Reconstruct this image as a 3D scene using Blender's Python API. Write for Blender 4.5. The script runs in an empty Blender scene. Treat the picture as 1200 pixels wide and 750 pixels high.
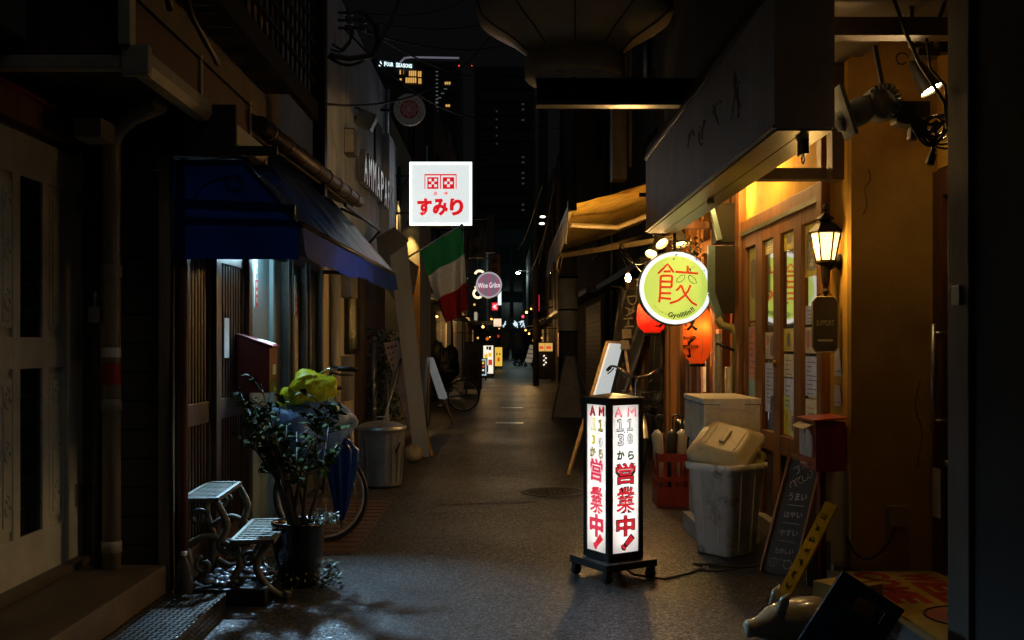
import bpy, bmesh, math, random
from mathutils import Vector, Matrix, noise

random.seed(7)
SC = bpy.context.scene
COL = SC.collection
R = math.radians
V = Vector

# ---------------------------------------------------------------- camera
cd = bpy.data.cameras.new('camera')
cd.lens = 36.0
cd.sensor_width = 36.0
cd.shift_x = 8 / 1200
cd.shift_y = 30 / 1200
cd.clip_start = 0.05
cd.clip_end = 3000
cam = bpy.data.objects.new('camera', cd)
cam.location = (0, 0, 1.4)
cam.rotation_euler = (R(90), 0, 0)
COL.objects.link(cam)
SC.camera = cam

# ---------------------------------------------------------------- night sky and moon
wd = bpy.data.worlds.new('World')
SC.world = wd
wd.use_nodes = True
wn = wd.node_tree
bg = wn.nodes['Background']
sky = wn.nodes.new('ShaderNodeTexSky')
sky.sky_type = 'NISHITA'
sky.sun_disc = False
sky.sun_elevation = R(54)
sky.sun_rotation = R(128)
hs = wn.nodes.new('ShaderNodeHueSaturation')
hs.inputs['Saturation'].default_value = 0.2
wn.links.new(sky.outputs[0], hs.inputs['Color'])
wn.links.new(hs.outputs[0], bg.inputs[0])
bg.inputs[1].default_value = 0.0006
ld = bpy.data.lights.new('moon', 'SUN')
ld.energy = 0.075
ld.angle = R(25)
ld.color = (0.8, 0.88, 1.0)
moon = bpy.data.objects.new('moon', ld)
moon.rotation_euler = V((-.45, .35, -.8)).to_track_quat('-Z', 'Y').to_euler()
COL.objects.link(moon)

SC.view_settings.view_transform = 'Standard'
SC.view_settings.look = 'None'
SC.view_settings.exposure = 0.0
SC.view_settings.gamma = 1.0
SC.view_settings.use_curve_mapping = False
SC.cycles.use_denoising = True
SC.cycles.max_bounces = 8
SC.cycles.transparent_max_bounces = 12
SC.cycles.sample_clamp_indirect = 6.0
SC.cycles.sample_clamp_direct = 0.0


# ---------------------------------------------------------------- helpers
def pt(x, y, Y):
    """a point at distance Y along the alley, seen at that place of the photograph"""
    return V(((x - 592) * Y / 1200, Y, 1.4 - (y - 405) * Y / 1200))


_m = {}


def M(name, rgb=(.3, .3, .3), rough=.6, metal=0., var=.3, vs=6., bump=.15, bs=60., emit=None, es=0.,
      coat=0., streak=False, trl=0., rvar=0., spec=.5, rust=None, rs=3., bd=.01):
    if name in _m:
        return _m[name]
    m = bpy.data.materials.new(name)
    m.use_nodes = True
    nt = m.node_tree
    N = nt.nodes
    L = nt.links.new
    b = N['Principled BSDF']
    tc = N.new('ShaderNodeTexCoord')
    mp = N.new('ShaderNodeMapping')
    L(tc.outputs['Object'], mp.inputs[0])
    if streak:
        mp.inputs['Scale'].default_value = (1, 1, .12)
    nz = N.new('ShaderNodeTexNoise')
    nz.inputs['Scale'].default_value = vs
    nz.inputs['Detail'].default_value = 7
    nz.inputs['Roughness'].default_value = .65
    L(mp.outputs[0], nz.inputs['Vector'])
    rp = N.new('ShaderNodeValToRGB')
    rp.color_ramp.elements[0].position = .3
    rp.color_ramp.elements[1].position = .7
    rp.color_ramp.elements[0].color = tuple(c * (1 - var) for c in rgb) + (1,)
    rp.color_ramp.elements[1].color = tuple(min(1, c * (1 + var * .4)) for c in rgb) + (1,)
    L(nz.outputs['Fac'], rp.inputs[0])
    colout = rp.outputs[0]
    if rust:
        n3 = N.new('ShaderNodeTexNoise')
        n3.inputs['Scale'].default_value = rs
        n3.inputs['Detail'].default_value = 9
        n3.inputs['Roughness'].default_value = .75
        L(tc.outputs['Object'], n3.inputs['Vector'])
        r3 = N.new('ShaderNodeValToRGB')
        r3.color_ramp.elements[0].position = .52
        r3.color_ramp.elements[1].position = .64
        L(n3.outputs['Fac'], r3.inputs[0])
        mx = N.new('ShaderNodeMixRGB')
        L(r3.outputs[0], mx.inputs[0])
        L(colout, mx.inputs[1])
        mx.inputs[2].default_value = tuple(rust) + (1,)
        colout = mx.outputs[0]
    L(colout, b.inputs['Base Color'])
    b.inputs['Roughness'].default_value = rough
    b.inputs['Metallic'].default_value = metal
    b.inputs['Specular IOR Level'].default_value = spec
    if rvar:
        mr = N.new('ShaderNodeMapRange')
        mr.inputs[3].default_value = max(.05, rough - rvar)
        mr.inputs[4].default_value = min(1, rough + rvar)
        L(nz.outputs['Fac'], mr.inputs[0])
        L(mr.outputs[0], b.inputs['Roughness'])
    if coat:
        b.inputs['Coat Weight'].default_value = coat
        b.inputs['Coat Roughness'].default_value = .08
    if bump:
        n2 = N.new('ShaderNodeTexNoise')
        n2.inputs['Scale'].default_value = bs
        n2.inputs['Detail'].default_value = 4
        L(mp.outputs[0], n2.inputs['Vector'])
        bp = N.new('ShaderNodeBump')
        bp.inputs['Strength'].default_value = bump
        bp.inputs['Distance'].default_value = bd
        L(n2.outputs['Fac'], bp.inputs['Height'])
        L(bp.outputs[0], b.inputs['Normal'])
    if emit:
        b.inputs['Emission Color'].default_value = tuple(emit) + (1,)
        b.inputs['Emission Strength'].default_value = es
    if trl:
        t = N.new('ShaderNodeBsdfTranslucent')
        L(colout, t.inputs[0])
        mx2 = N.new('ShaderNodeMixShader')
        mx2.inputs[0].default_value = trl
        L(b.outputs[0], mx2.inputs[1])
        L(t.outputs[0], mx2.inputs[2])
        L(mx2.outputs[0], N['Material Output'].inputs[0])
    _m[name] = m
    return m


def glow(name, rgb, s, base=None):
    return M(name, base or rgb, .4, emit=rgb, es=s, bump=0, var=.05)


class MB:
    def __init__(s, m=None):
        s.bm = bmesh.new()
        s.ms = []
        s.i = 0
        s.X = Matrix()
        if m:
            s.use(m)

    def use(s, m):
        if m not in s.ms:
            s.ms.append(m)
        s.i = s.ms.index(m)
        return s

    def vs(s, pts):
        return [s.bm.verts.new(s.X @ V(p)) for p in pts]

    def f(s, vv, smooth=False):
        try:
            f = s.bm.faces.new(vv)
        except ValueError:
            return None
        f.material_index = s.i
        f.smooth = smooth
        return f

    def poly(s, pts):
        s.f(s.vs(pts))
        return s

    def box(s, x0, x1, y0, y1, z0, z1, bev=0.):
        return s.obox(V(((x0 + x1) / 2, (y0 + y1) / 2, (z0 + z1) / 2)), V((x1 - x0, y1 - y0, z1 - z0)), Matrix.Identity(3), bev)

    def obox(s, c, d, rot=None, bev=0.):
        rot = rot or Matrix.Identity(3)
        hx, hy, hz = (abs(k) / 2 for k in d)
        P = [V((a * hx, b * hy, e * hz)) for a in (-1, 1) for b in (-1, 1) for e in (-1, 1)]
        v = s.vs([V(c) + rot @ p for p in P])
        fs = [s.f([v[k] for k in q]) for q in ((0, 1, 3, 2), (4, 6, 7, 5), (0, 4, 5, 1), (2, 3, 7, 6), (0, 2, 6, 4), (1, 5, 7, 3))]
        if bev > 0:
            ed = list({e for fa in fs if fa for e in fa.edges})
            r = bmesh.ops.bevel(s.bm, geom=ed, offset=bev, segments=2, affect='EDGES', profile=.7)
            for fa in r['faces']:
                fa.material_index = s.i
        return s

    def beam(s, a, b, w, h, up=(0, 0, 1), bev=0.):
        a, b = V(a), V(b)
        y = (b - a)
        ln = y.length
        y.normalize()
        u = V(up)
        if abs(u.dot(y)) > .98:
            u = V((1, 0, 0))
        x = y.cross(u).normalized()
        z = x.cross(y)
        rot = Matrix((x, y, z)).transposed()
        return s.obox((a + b) / 2, (w, ln, h), rot, bev)

    def tube(s, pts, r, n=8, cap=True, closed=False):
        pts = [V(p) for p in pts]
        rr = r if isinstance(r, (list, tuple)) else [r] * len(pts)
        rings = []
        prev = None
        K = len(pts)
        for i, p in enumerate(pts):
            if closed:
                d = pts[(i + 1) % K] - pts[i - 1]
            else:
                d = pts[min(i + 1, K - 1)] - pts[max(i - 1, 0)]
            if d.length < 1e-9:
                d = V((0, 0, 1))
            d.normalize()
            if prev is None:
                u = V((0, 0, 1)) if abs(d.z) < .9 else V((1, 0, 0))
            else:
                u = prev
            x = d.cross(u)
            if x.length < 1e-6:
                x = d.cross(V((.3, .8, .5)))
            x.normalize()
            u = x.cross(d).normalized()
            prev = u
            rings.append(s.vs([p + (x * math.cos(t) + u * math.sin(t)) * rr[i] for t in (2 * math.pi * k / n for k in range(n))]))
        for i in range(K if closed else K - 1):
            A, B = rings[i], rings[(i + 1) % K]
            for k in range(n):
                s.f([A[k], A[(k + 1) % n], B[(k + 1) % n], B[k]], True)
        if cap and not closed:
            s.f(rings[0][::-1])
            s.f(rings[-1])
        return s

    def lathe(s, prof, c=(0, 0, 0), n=24, axis=(0, 0, 1), smooth=True):
        c = V(c)
        ax = V(axis).normalized()
        x = ax.orthogonal().normalized()
        y = ax.cross(x)
        rings = []
        for r, h in prof:
            if r < 1e-6:
                rings.append(s.vs([c + ax * h]))
            else:
                rings.append(s.vs([c + ax * h + (x * math.cos(t) + y * math.sin(t)) * r for t in (2 * math.pi * k / n for k in range(n))]))
        for A, B in zip(rings, rings[1:]):
            for k in range(n):
                j = (k + 1) % n
                if len(A) == 1 and len(B) == 1:
                    continue
                if len(A) == 1:
                    s.f([A[0], B[j], B[k]], smooth)
                elif len(B) == 1:
                    s.f([A[k], A[j], B[0]], smooth)
                else:
                    s.f([A[k], A[j], B[j], B[k]], smooth)
        return s

    def ball(s, c, r, sq=(1, 1, 1), n=16):
        m = n // 2
        prof = [(math.sin(math.pi * k / m), -math.cos(math.pi * k / m)) for k in range(m + 1)]
        old = s.X
        s.X = old @ Matrix.Translation(V(c)) @ Matrix.Diagonal((r * sq[0], r * sq[1], r * sq[2], 1))
        s.lathe(prof, n=n)
        s.X = old
        return s

    def prism(s, pts, d):
        """a flat outline with a thickness d (vector)"""
        d = V(d)
        A = s.vs(pts)
        B = s.vs([V(p) + d for p in pts])
        s.f(A[::-1])
        s.f(B)
        n = len(pts)
        for k in range(n):
            s.f([A[k], A[(k + 1) % n], B[(k + 1) % n], B[k]])
        return s

    def sheet(s, fn, nu, nv, smooth=True):
        g = [[s.bm.verts.new(s.X @ V(fn(i / nu, j / nv))) for j in range(nv + 1)] for i in range(nu + 1)]
        for i in range(nu):
            for j in range(nv):
                s.f([g[i][j], g[i + 1][j], g[i + 1][j + 1], g[i][j + 1]], smooth)
        return s

    def text(s, body, o, X, U, h=None, w=None, ext=.002, bold=0., rot=0., size=None):
        c = bpy.data.curves.new('lettering', 'FONT')
        c.body = body
        c.extrude = .5
        c.offset = bold
        c.resolution_u = 3
        ob = bpy.data.objects.new('lettering', c)
        COL.objects.link(ob)
        dg = bpy.context.evaluated_depsgraph_get()
        me = ob.evaluated_get(dg).to_mesh()
        co = [v.co.copy() for v in me.vertices]
        fs = [list(p.vertices) for p in me.polygons]
        ob.evaluated_get(dg).to_mesh_clear()
        bpy.data.objects.remove(ob)
        bpy.data.curves.remove(c)
        if not co:
            return s
        x0, x1 = min(p.x for p in co), max(p.x for p in co)
        y0, y1 = min(p.y for p in co), max(p.y for p in co)
        ky = h / (y1 - y0) if h else None
        kx = w / (x1 - x0) if w else None
        if size:
            kx = ky = size
        kx = kx or ky
        ky = ky or kx
        X, U = V(X).normalized(), V(U).normalized()
        if rot:
            q = Matrix.Rotation(rot, 3, X.cross(U))
            X, U = q @ X, q @ U
        Nn = X.cross(U)
        o = V(o)
        vv = s.vs([o + X * ((p.x - (x0 + x1) / 2) * kx) + U * ((p.y - (0 if size else (y0 + y1) / 2)) * ky) + Nn * (p.z * ext + ext / 2) for p in co])
        for q in fs:
            s.f([vv[k] for k in q])
        return s

    def leaf(s, p, d, ln, w, roll=0.):
        d = V(d).normalized()
        sd = d.cross(V((0, 0, 1)))
        if sd.length < .1:
            sd = V((1, 0, 0))
        sd.normalize()
        sd = Matrix.Rotation(roll, 3, d) @ sd
        up = sd.cross(d)
        p = V(p)
        mid = p + d * ln * .5 + up * ln * .05
        tip = p + d * ln - up * ln * .12
        a, b, c_, e, t = s.vs([p, p + d * ln * .45 + sd * w * .5 + up * ln * .1, mid, p + d * ln * .45 - sd * w * .5 + up * ln * .1, tip])
        s.f([a, b, c_], True); s.f([a, c_, e], True); s.f([b, t, c_], True); s.f([c_, t, e], True)
        return s

    def build(s, name, parent=None, origin=(0, 0, 0), local=False, recalc=True):
        if parent is not None and not local:
            o = V(parent.get('_o', (0, 0, 0)))
        elif local:
            o = V((0, 0, 0))
        else:
            o = V(origin)
        if o.length:
            bmesh.ops.translate(s.bm, verts=s.bm.verts, vec=-o)
        if recalc:
            bmesh.ops.recalc_face_normals(s.bm, faces=s.bm.faces)
        me = bpy.data.meshes.new(name)
        s.bm.to_mesh(me)
        s.bm.free()
        for m in s.ms:
            me.materials.append(m)
        ob = bpy.data.objects.new(name, me)
        COL.objects.link(ob)
        if parent is not None:
            ob.parent = parent
            if '_o' in parent:
                ob['_o'] = (0.0, 0.0, 0.0) if local else tuple(parent['_o'])
        else:
            ob.location = origin
        return ob


def tag(o, label, cat, group=None):
    o['label'] = label
    o['category'] = cat
    if group:
        o['group'] = group
    return o


def thing(name, label, cat, loc=(0, 0, 0), rz=0., group=None):
    o = bpy.data.objects.new(name, None)
    o.empty_display_size = .1
    o.location = loc
    o.rotation_euler = (0, 0, rz)
    o['_o'] = tuple(float(k) for k in loc)
    COL.objects.link(o)
    return tag(o, label, cat, group)


def single(name, mb, label, cat, loc=(0, 0, 0), group=None, local=False, rz=0.):
    if local:
        o = mb.build(name, origin=(0, 0, 0))
        o.location = loc
        o.rotation_euler = (0, 0, rz)
    else:
        o = mb.build(name, origin=loc)
    return tag(o, label, cat, group)


def struct(name, mb):
    o = mb.build(name)
    o['kind'] = 'structure'
    return o


def copy_tree(o, parent=None, loc=None, label=None):
    c = o.copy()
    COL.objects.link(c)
    c.parent = parent
    if loc is not None:
        c.location = loc
    if label:
        c['label'] = label
    for ch in list(o.children):
        copy_tree(ch, c)
    return c


def arc(c, r, a0, a1, n, X=(1, 0, 0), U=(0, 0, 1)):
    c, X, U = V(c), V(X), V(U)
    return [c + X * (r * math.cos(a0 + (a1 - a0) * k / n)) + U * (r * math.sin(a0 + (a1 - a0) * k / n)) for k in range(n + 1)]


def smooth(pts, k=6):
    P = [V(p) for p in pts]
    out = []
    for i in range(len(P) - 1):
        p0, p1, p2, p3 = P[max(i - 1, 0)], P[i], P[i + 1], P[min(i + 2, len(P) - 1)]
        for j in range(k):
            t = j / k
            out.append(.5 * ((2 * p1) + (p2 - p0) * t + (2 * p0 - 5 * p1 + 4 * p2 - p3) * t * t + (3 * p1 - p0 - 3 * p2 + p3) * t ** 3))
    return out + [P[-1]]


def sag(a, b, d, n=14):
    a, b = V(a), V(b)
    return [a.lerp(b, k / n) - V((0, 0, 4 * d * (k / n) * (1 - k / n))) for k in range(n + 1)]


def blob(mb, c, d, seed, amp=.25, fq=2.2, n=20):
    """a crumpled lump"""
    m = n // 2
    st = len(mb.bm.verts)
    mb.ball((0, 0, 0), 1, n=n)
    mb.bm.verts.ensure_lookup_table()
    for v in mb.bm.verts[st:]:
        p = v.co.normalized()
        w = noise.noise_vector(p * fq * .8 + V((0, 0, seed))) * .5
        r1 = 1 - min(1, abs(noise.noise((p + w) * fq * .8 + V((0, seed, 0)))) * 3)
        r2 = 1 - min(1, abs(noise.noise((p + w * .7) * fq * 1.7 + V((0, 2 * seed, 0)))) * 3)
        k = 1 + amp * (1.1 * noise.noise(p * fq * .6 + V((seed, 0, 0))) + .32 * r1 * r1 + .17 * r2 * r2)
        v.co = V(c) + V((p.x * d[0], p.y * d[1], p.z * d[2])) * k
    return mb


def scrawl(mb, o, X, U, w, h, seed, r=None, n=6):
    """brush marks too small or faint to read in the photograph"""
    q = random.Random(seed)
    X, U, o = V(X).normalized(), V(U).normalized(), V(o)
    r = r or h * .05
    for k in range(n):
        if k % 2:
            a, b = (q.uniform(-.5, -.1), q.uniform(-.5, .5)), (q.uniform(.1, .5), q.uniform(-.5, .5))
        else:
            a, b = (q.uniform(-.4, .4), q.uniform(.1, .5)), (q.uniform(-.4, .4), q.uniform(-.5, -.1))
        m = ((a[0] + b[0]) / 2 + q.uniform(-.15, .15), (a[1] + b[1]) / 2 + q.uniform(-.15, .15))
        mb.tube(smooth([o + X * (p[0] * w) + U * (p[1] * h) for p in (a, m, b)], 3), r, 4)
    return mb


# ---------------------------------------------------------------- materials
def wet_asphalt(name='wet_asphalt', k=1.0):
    m = bpy.data.materials.new(name)
    m.use_nodes = True
    nt = m.node_tree
    N, L = nt.nodes, nt.links.new
    b = N['Principled BSDF']
    tc = N.new('ShaderNodeTexCoord')

    def nz(scale, det, ro=.6):
        n = N.new('ShaderNodeTexNoise')
        n.inputs['Scale'].default_value = scale
        n.inputs['Detail'].default_value = det
        n.inputs['Roughness'].default_value = ro
        L(tc.outputs['Object'], n.inputs['Vector'])
        return n

    big, mid, fine = nz(.55, 6), nz(9, 5), nz(150, 3)
    vor = N.new('ShaderNodeTexVoronoi')
    vor.inputs['Scale'].default_value = 44
    L(tc.outputs['Object'], vor.inputs['Vector'])
    rp = N.new('ShaderNodeValToRGB')
    rp.color_ramp.elements[0].position = .3
    rp.color_ramp.elements[1].position = .75
    rp.color_ramp.elements[0].color = (.017 * k, .0168 * k, .0165 * k, 1)
    rp.color_ramp.elements[1].color = (.052 * k, .05 * k, .047 * k, 1)
    mx = N.new('ShaderNodeMath')
    mx.operation = 'MULTIPLY_ADD'
    L(mid.outputs['Fac'], mx.inputs[0])
    mx.inputs[1].default_value = .5
    h = N.new('ShaderNodeMath')
    h.operation = 'MULTIPLY'
    L(fine.outputs['Fac'], h.inputs[0])
    h.inputs[1].default_value = .5
    L(h.outputs[0], mx.inputs[2])
    L(mx.outputs[0], rp.inputs[0])
    vc = N.new('ShaderNodeTexVoronoi')
    vc.inputs['Scale'].default_value = 66
    L(tc.outputs['Object'], vc.inputs['Vector'])
    sp_ = N.new('ShaderNodeSeparateColor')
    L(vc.outputs['Color'], sp_.inputs[0])
    ag = N.new('ShaderNodeValToRGB')
    ag.color_ramp.elements[0].position = .0
    ag.color_ramp.elements[0].color = (.25, .25, .25, 1)
    ag.color_ramp.elements[1].position = 1.
    ag.color_ramp.elements[1].color = (3.6, 3.5, 3.3, 1)
    e_ = ag.color_ramp.elements.new(.8)
    e_.color = (.95, .95, .95, 1)
    L(sp_.outputs[0], ag.inputs[0])
    mg = N.new('ShaderNodeMixRGB')
    mg.blend_type = 'MULTIPLY'
    mg.inputs[0].default_value = 1.
    L(rp.outputs[0], mg.inputs[1])
    L(ag.outputs[0], mg.inputs[2])
    # worn patches and fine cracks
    ck = N.new('ShaderNodeTexVoronoi')
    ck.feature = 'DISTANCE_TO_EDGE'
    ck.inputs['Scale'].default_value = .9
    wn_ = nz(3.0, 5)
    va = N.new('ShaderNodeVectorMath')
    va.operation = 'MULTIPLY_ADD'
    L(wn_.outputs['Color'], va.inputs[0])
    va.inputs[1].default_value = (.5, .5, .5)
    L(tc.outputs['Object'], va.inputs[2])
    L(va.outputs[0], ck.inputs['Vector'])
    cr_ = N.new('ShaderNodeValToRGB')
    cr_.color_ramp.elements[0].position = .004
    cr_.color_ramp.elements[0].color = (.35, .35, .35, 1)
    cr_.color_ramp.elements[1].position = .012
    L(ck.outputs['Distance'], cr_.inputs[0])
    mc = N.new('ShaderNodeMixRGB')
    mc.blend_type = 'MULTIPLY'
    mc.inputs[0].default_value = .8
    L(mg.outputs[0], mc.inputs[1])
    L(cr_.outputs[0], mc.inputs[2])
    pt_ = N.new('ShaderNodeValToRGB')
    pt_.color_ramp.elements[0].position = .42
    pt_.color_ramp.elements[0].color = (.6, .6, .62, 1)
    pt_.color_ramp.elements[1].position = .6
    pt_.color_ramp.elements[1].color = (1.25, 1.2, 1.12, 1)
    L(big.outputs['Fac'], pt_.inputs[0])
    mp_ = N.new('ShaderNodeMixRGB')
    mp_.blend_type = 'MULTIPLY'
    mp_.inputs[0].default_value = 1.
    L(mc.outputs[0], mp_.inputs[1])
    L(pt_.outputs[0], mp_.inputs[2])
    L(mp_.outputs[0], b.inputs['Base Color'])
    mr = N.new('ShaderNodeMapRange')
    mr.inputs[1].default_value = .35
    mr.inputs[2].default_value = .65
    mr.inputs[3].default_value = .32
    mr.inputs[4].default_value = .6
    L(big.outputs['Fac'], mr.inputs[0])
    L(mr.outputs[0], b.inputs['Roughness'])
    ad = N.new('ShaderNodeMath')
    ad.operation = 'MULTIPLY_ADD'
    L(vor.outputs['Distance'], ad.inputs[0])
    ad.inputs[1].default_value = -.8
    L(fine.outputs['Fac'], ad.inputs[2])
    b1 = N.new('ShaderNodeBump')
    b1.inputs['Strength'].default_value = 1.0
    b1.inputs['Distance'].default_value = .035
    L(ad.outputs[0], b1.inputs['Height'])
    b2 = N.new('ShaderNodeBump')
    b2.inputs['Strength'].default_value = .25
    b2.inputs['Distance'].default_value = .03
    L(mid.outputs['Fac'], b2.inputs['Height'])
    L(b2.outputs[0], b1.inputs['Normal'])
    L(b1.outputs[0], b.inputs['Normal'])
    # every grain of stone in the wet film has its own tilt
    gv = N.new('ShaderNodeTexVoronoi')
    gv.inputs['Scale'].default_value = 95
    L(tc.outputs['Object'], gv.inputs['Vector'])
    g1 = N.new('ShaderNodeVectorMath')
    g1.operation = 'MULTIPLY_ADD'
    L(gv.outputs['Color'], g1.inputs[0])
    g1.inputs[1].default_value = (.36, .36, 0)
    g1.inputs[2].default_value = (-.18, -.18, 0)
    g2 = N.new('ShaderNodeVectorMath')
    g2.operation = 'ADD'
    ge = N.new('ShaderNodeNewGeometry')
    L(ge.outputs['Normal'], g2.inputs[0])
    L(g1.outputs[0], g2.inputs[1])
    g3 = N.new('ShaderNodeVectorMath')
    g3.operation = 'NORMALIZE'
    L(g2.outputs[0], g3.inputs[0])
    L(g3.outputs[0], b.inputs['Coat Normal'])
    gs = N.new('ShaderNodeSeparateColor')
    L(gv.outputs['Color'], gs.inputs[0])
    gp = N.new('ShaderNodeMath')
    gp.operation = 'POWER'
    L(gs.outputs[2], gp.inputs[0])
    gp.inputs[1].default_value = 2.2
    L(gp.outputs[0], b.inputs['Coat Weight'])
    b.inputs['Coat Roughness'].default_value = .33
    return m


BLACK = M('black_paint', (.015, .015, .016), .45)
DARKMETAL = M('dark_metal', (.03, .03, .032), .4, .6)
STEEL = M('steel', (.45, .45, .46), .3, .9, bump=.05)
GALV = M('galvanised', (.33, .34, .35), .42, .75, var=.35, vs=5, rvar=.15)
CABLE = M('cable_rubber', (.012, .012, .012), .55)
PLASTER_Y = M('ochre_plaster', (.64, .38, .06), .85, var=.3, vs=2.2, bump=.35, bs=14, rust=(.46, .23, .02), rs=1.6, spec=.2)
PLASTER_G = M('grey_plaster', (.46, .51, .58), .85, var=.4, vs=3, bump=.4, bs=12, streak=True, rust=(.27, .29, .32), rs=1.3)
CREAMWALL = M('cream_wall', (.62, .52, .36), .8, var=.45, vs=2, bump=.3, bs=15, streak=True)
WOOD_D = M('dark_wood', (.055, .03, .018), .5, var=.5, vs=12, streak=True, bump=.3, bs=50)
WOOD_O = M('orange_wood', (.36, .14, .03), .55, var=.5, vs=10, streak=True, bump=.25, bs=50)
WOOD_B = M('brown_wood', (.25, .10, .016), .6, var=.5, vs=10, streak=True, bump=.25, bs=50)
WOOD_L = M('light_wood', (.42, .27, .12), .55, var=.4, vs=14, bump=.2)
LATTICE = M('lattice_wood', (.06, .037, .028), .42, var=.5, vs=12, streak=True, bump=.25, bs=50)
CONC = M('concrete', (.2, .19, .17), .7, var=.4, vs=5, bump=.3, bs=60, rvar=.2)
DWALL = M('dark_wall', (.05, .048, .045), .8, var=.5, vs=2, bump=.3, bs=10, streak=True)
DWALL2 = M('brown_wall', (.085, .06, .045), .8, var=.5, vs=2, bump=.3, bs=10, streak=True)
DWALL3 = M('slate_wall', (.06, .065, .07), .75, var=.5, vs=2, bump=.3, bs=10, streak=True)
WHITEP = M('white_paint', (.7, .68, .63), .45, var=.2, vs=5)
PAPER = M('paper', (.75, .72, .64), .8, var=.15, vs=12, bump=.1)
CREAMP = M('cream_paint', (.62, .60, .46), .42, var=.25, vs=4, bump=.08)
RED = M('red_paint', (.27, .018, .012), .35, var=.3, vs=6, rvar=.1)
WARM = glow('warm_bulb', (1, .72, .36), 60)
# ================================================================ SETTING: ground and road
mb = MB(M('ground_earth', (.04, .038, .035), .9))
mb.poly([(-400, -60, -.03), (400, -60, -.03), (400, 900, -.03), (-400, 900, -.03)])
struct('ground', mb)
mb = MB(wet_asphalt())
mb.poly([(-2.6, -6, 0), (3.2, -6, 0), (3.2, 115, 0), (-2.6, 115, 0)])
struct('road', mb)
mb = MB(wet_asphalt())
mb.poly([(-60, 115, -.004), (60, 115, -.004), (60, 128, -.004), (-60, 128, -.004)])
struct('crossing_road', mb)
mb = MB(wet_asphalt('patched_asphalt', .55))
mb.poly([(-.62, 9.0, .004), (.28, 9.15, .004), (.34, 13.4, .004), (-.55, 13.5, .004)])
mb.poly([(.05, 16.0, .004), (1.0, 16.0, .004), (.95, 19.0, .004), (.1, 19.0, .004)])
struct('road_patch', mb)
PAVE = M('brick_paving', (.13, .06, .035), .4, var=.6, vs=9, bump=.5, bs=30, rvar=.15)
mb = MB(PAVE)
mb.poly([(-1.84, 6.7, .004), (-1.02, 6.9, .004), (-1.02, 9.2, .004), (-1.84, 9.4, .004)])
mb.use(M('brick_joint', (.02, .018, .016), .6))
for k in range(13):
    mb.beam((-1.83, 6.92 + k * .18, .005), (-1.03, 6.92 + k * .18, .005), .012, .003)
struct('brick_paving', mb)

# manholes and drain plates
MAN = M('cast_iron', (.035, .033, .032), .5, .5, bump=.3, bs=60, rvar=.12)
mb = MB(MAN)
c = V((.46, 9.75, 0))
mb.lathe([(0, .006), (.26, .006), (.265, .004), (.265, .009), (.31, .009), (.315, .001)], c, 36, smooth=False)
for k in range(-4, 5):
    for j in range(-4, 5):
        if (k * k + j * j) < 18:
            mb.obox(c + V((k * .052, j * .052, .008)), (.03, .03, .005), Matrix.Rotation(R(45), 3, 'Z'))
single('manhole_cover', mb, 'round iron manhole cover in the asphalt beside the lit pillar sign', 'manhole cover', c)
for (x, y, lab) in ((597, 496, 'small wet metal plate in the road, nearer the leaning grey plank'), (600, 478, 'small wet metal plate in the road, farther down by the bicycle wheel')):
    Y = 1680 / (y - 405)
    p = pt(x, y, Y)
    mb = MB(STEEL)
    mb.obox(p + V((0, 0, .003)), (.5, .32, .006), None, .002)
    for k in range(5):
        mb.obox(p + V((-.2 + k * .1, 0, .007)), (.03, .26, .003))
    single('drain_plate', mb, lab, 'drain plate', p)

# ================================================================ LEFT: the house with the cream door
lh = thing('entrance_house', 'dark house with a cream panelled front door up a concrete step', 'house', (-2.3, 4, 0))
mb = MB(M('house_wall', (.11, .09, .06), .8, var=.4, vs=3, bump=.3, bs=20))  # the wall's own dark brown colour
mb.box(-2.6, -2.33, -2, 5.52, 0, 2.62)
mb.box(-2.6, -2.1, -2, 9.2, 2.74, 3.6)
mb.build('wall', lh)
SIDING = M('siding', (.10, .088, .06), .6, var=.4, vs=6, bump=.2, bs=60, streak=True)
mb = MB(SIDING)
for k in range(17):
    mb.box(-2.33, -1.84, 5.5, 5.56, .02 + k * .155, .168 + k * .155, .006)
mb.build('siding', lh)
mb = MB(M('pale_post', (.30, .23, .13), .6, var=.5, vs=9, streak=True, bump=.3))
mb.box(-1.84, -1.775, 5.43, 5.5, .0, 2.7, .006)
mb.build('corner_post', lh)
mb = MB(WOOD_B)
mb.box(-2.33, -2.24, 2, 5.6, 2.44, 2.6, .008)
mb.use(RED).box(-2.24, -2.225, 2, 5.6, 2.565, 2.585)
mb.build('lintel', lh)
# cream door
mb = MB(CREAMP)
mb.box(-2.33, -2.285, 4.5, 5.44, .27, 2.40)
dr = mb.build('door', lh)
mb = MB(CREAMP)
xf = -2.285
for (a, b) in ((4.5, 4.56), (4.72, 4.79), (5.02, 5.09), (5.26, 5.44)):
    mb.box(xf, xf + .018, a, b, .27, 2.40, .004)
for (a, b) in ((.27, .5), (1.29, 1.44), (2.2, 2.4)):
    mb.box(xf, xf + .017, 4.5, 5.44, a, b, .004)
for z0, z1 in ((.52, 1.27), (1.46, 2.18)):           # carved panels on both sides of the slit
    for y0 in (4.6, 5.11):
        mb.box(xf, xf + .012, y0, y0 + .12, z0 + .02, z1 - .02, .006)
        mb.box(xf, xf + .02, y0 + .025, y0 + .095, z0 + .05, z1 - .05, .008)
        for zz in (z0 + .13, z1 - .13, (z0 + z1) / 2):
            mb.tube(arc((xf + .022, y0 + .06, zz), .026, 0, R(300), 12, (0, 1, 0)), .006, 5)
            mb.tube(arc((xf + .022, y0 + .06, zz + .05), .017, R(180), R(480), 10, (0, 1, 0)), .005, 5)
mb.build('panel_moulding', dr)
DG = M('dark_glass', (.01, .012, .014), .08, spec=.7, bump=.05, bs=8)
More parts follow.
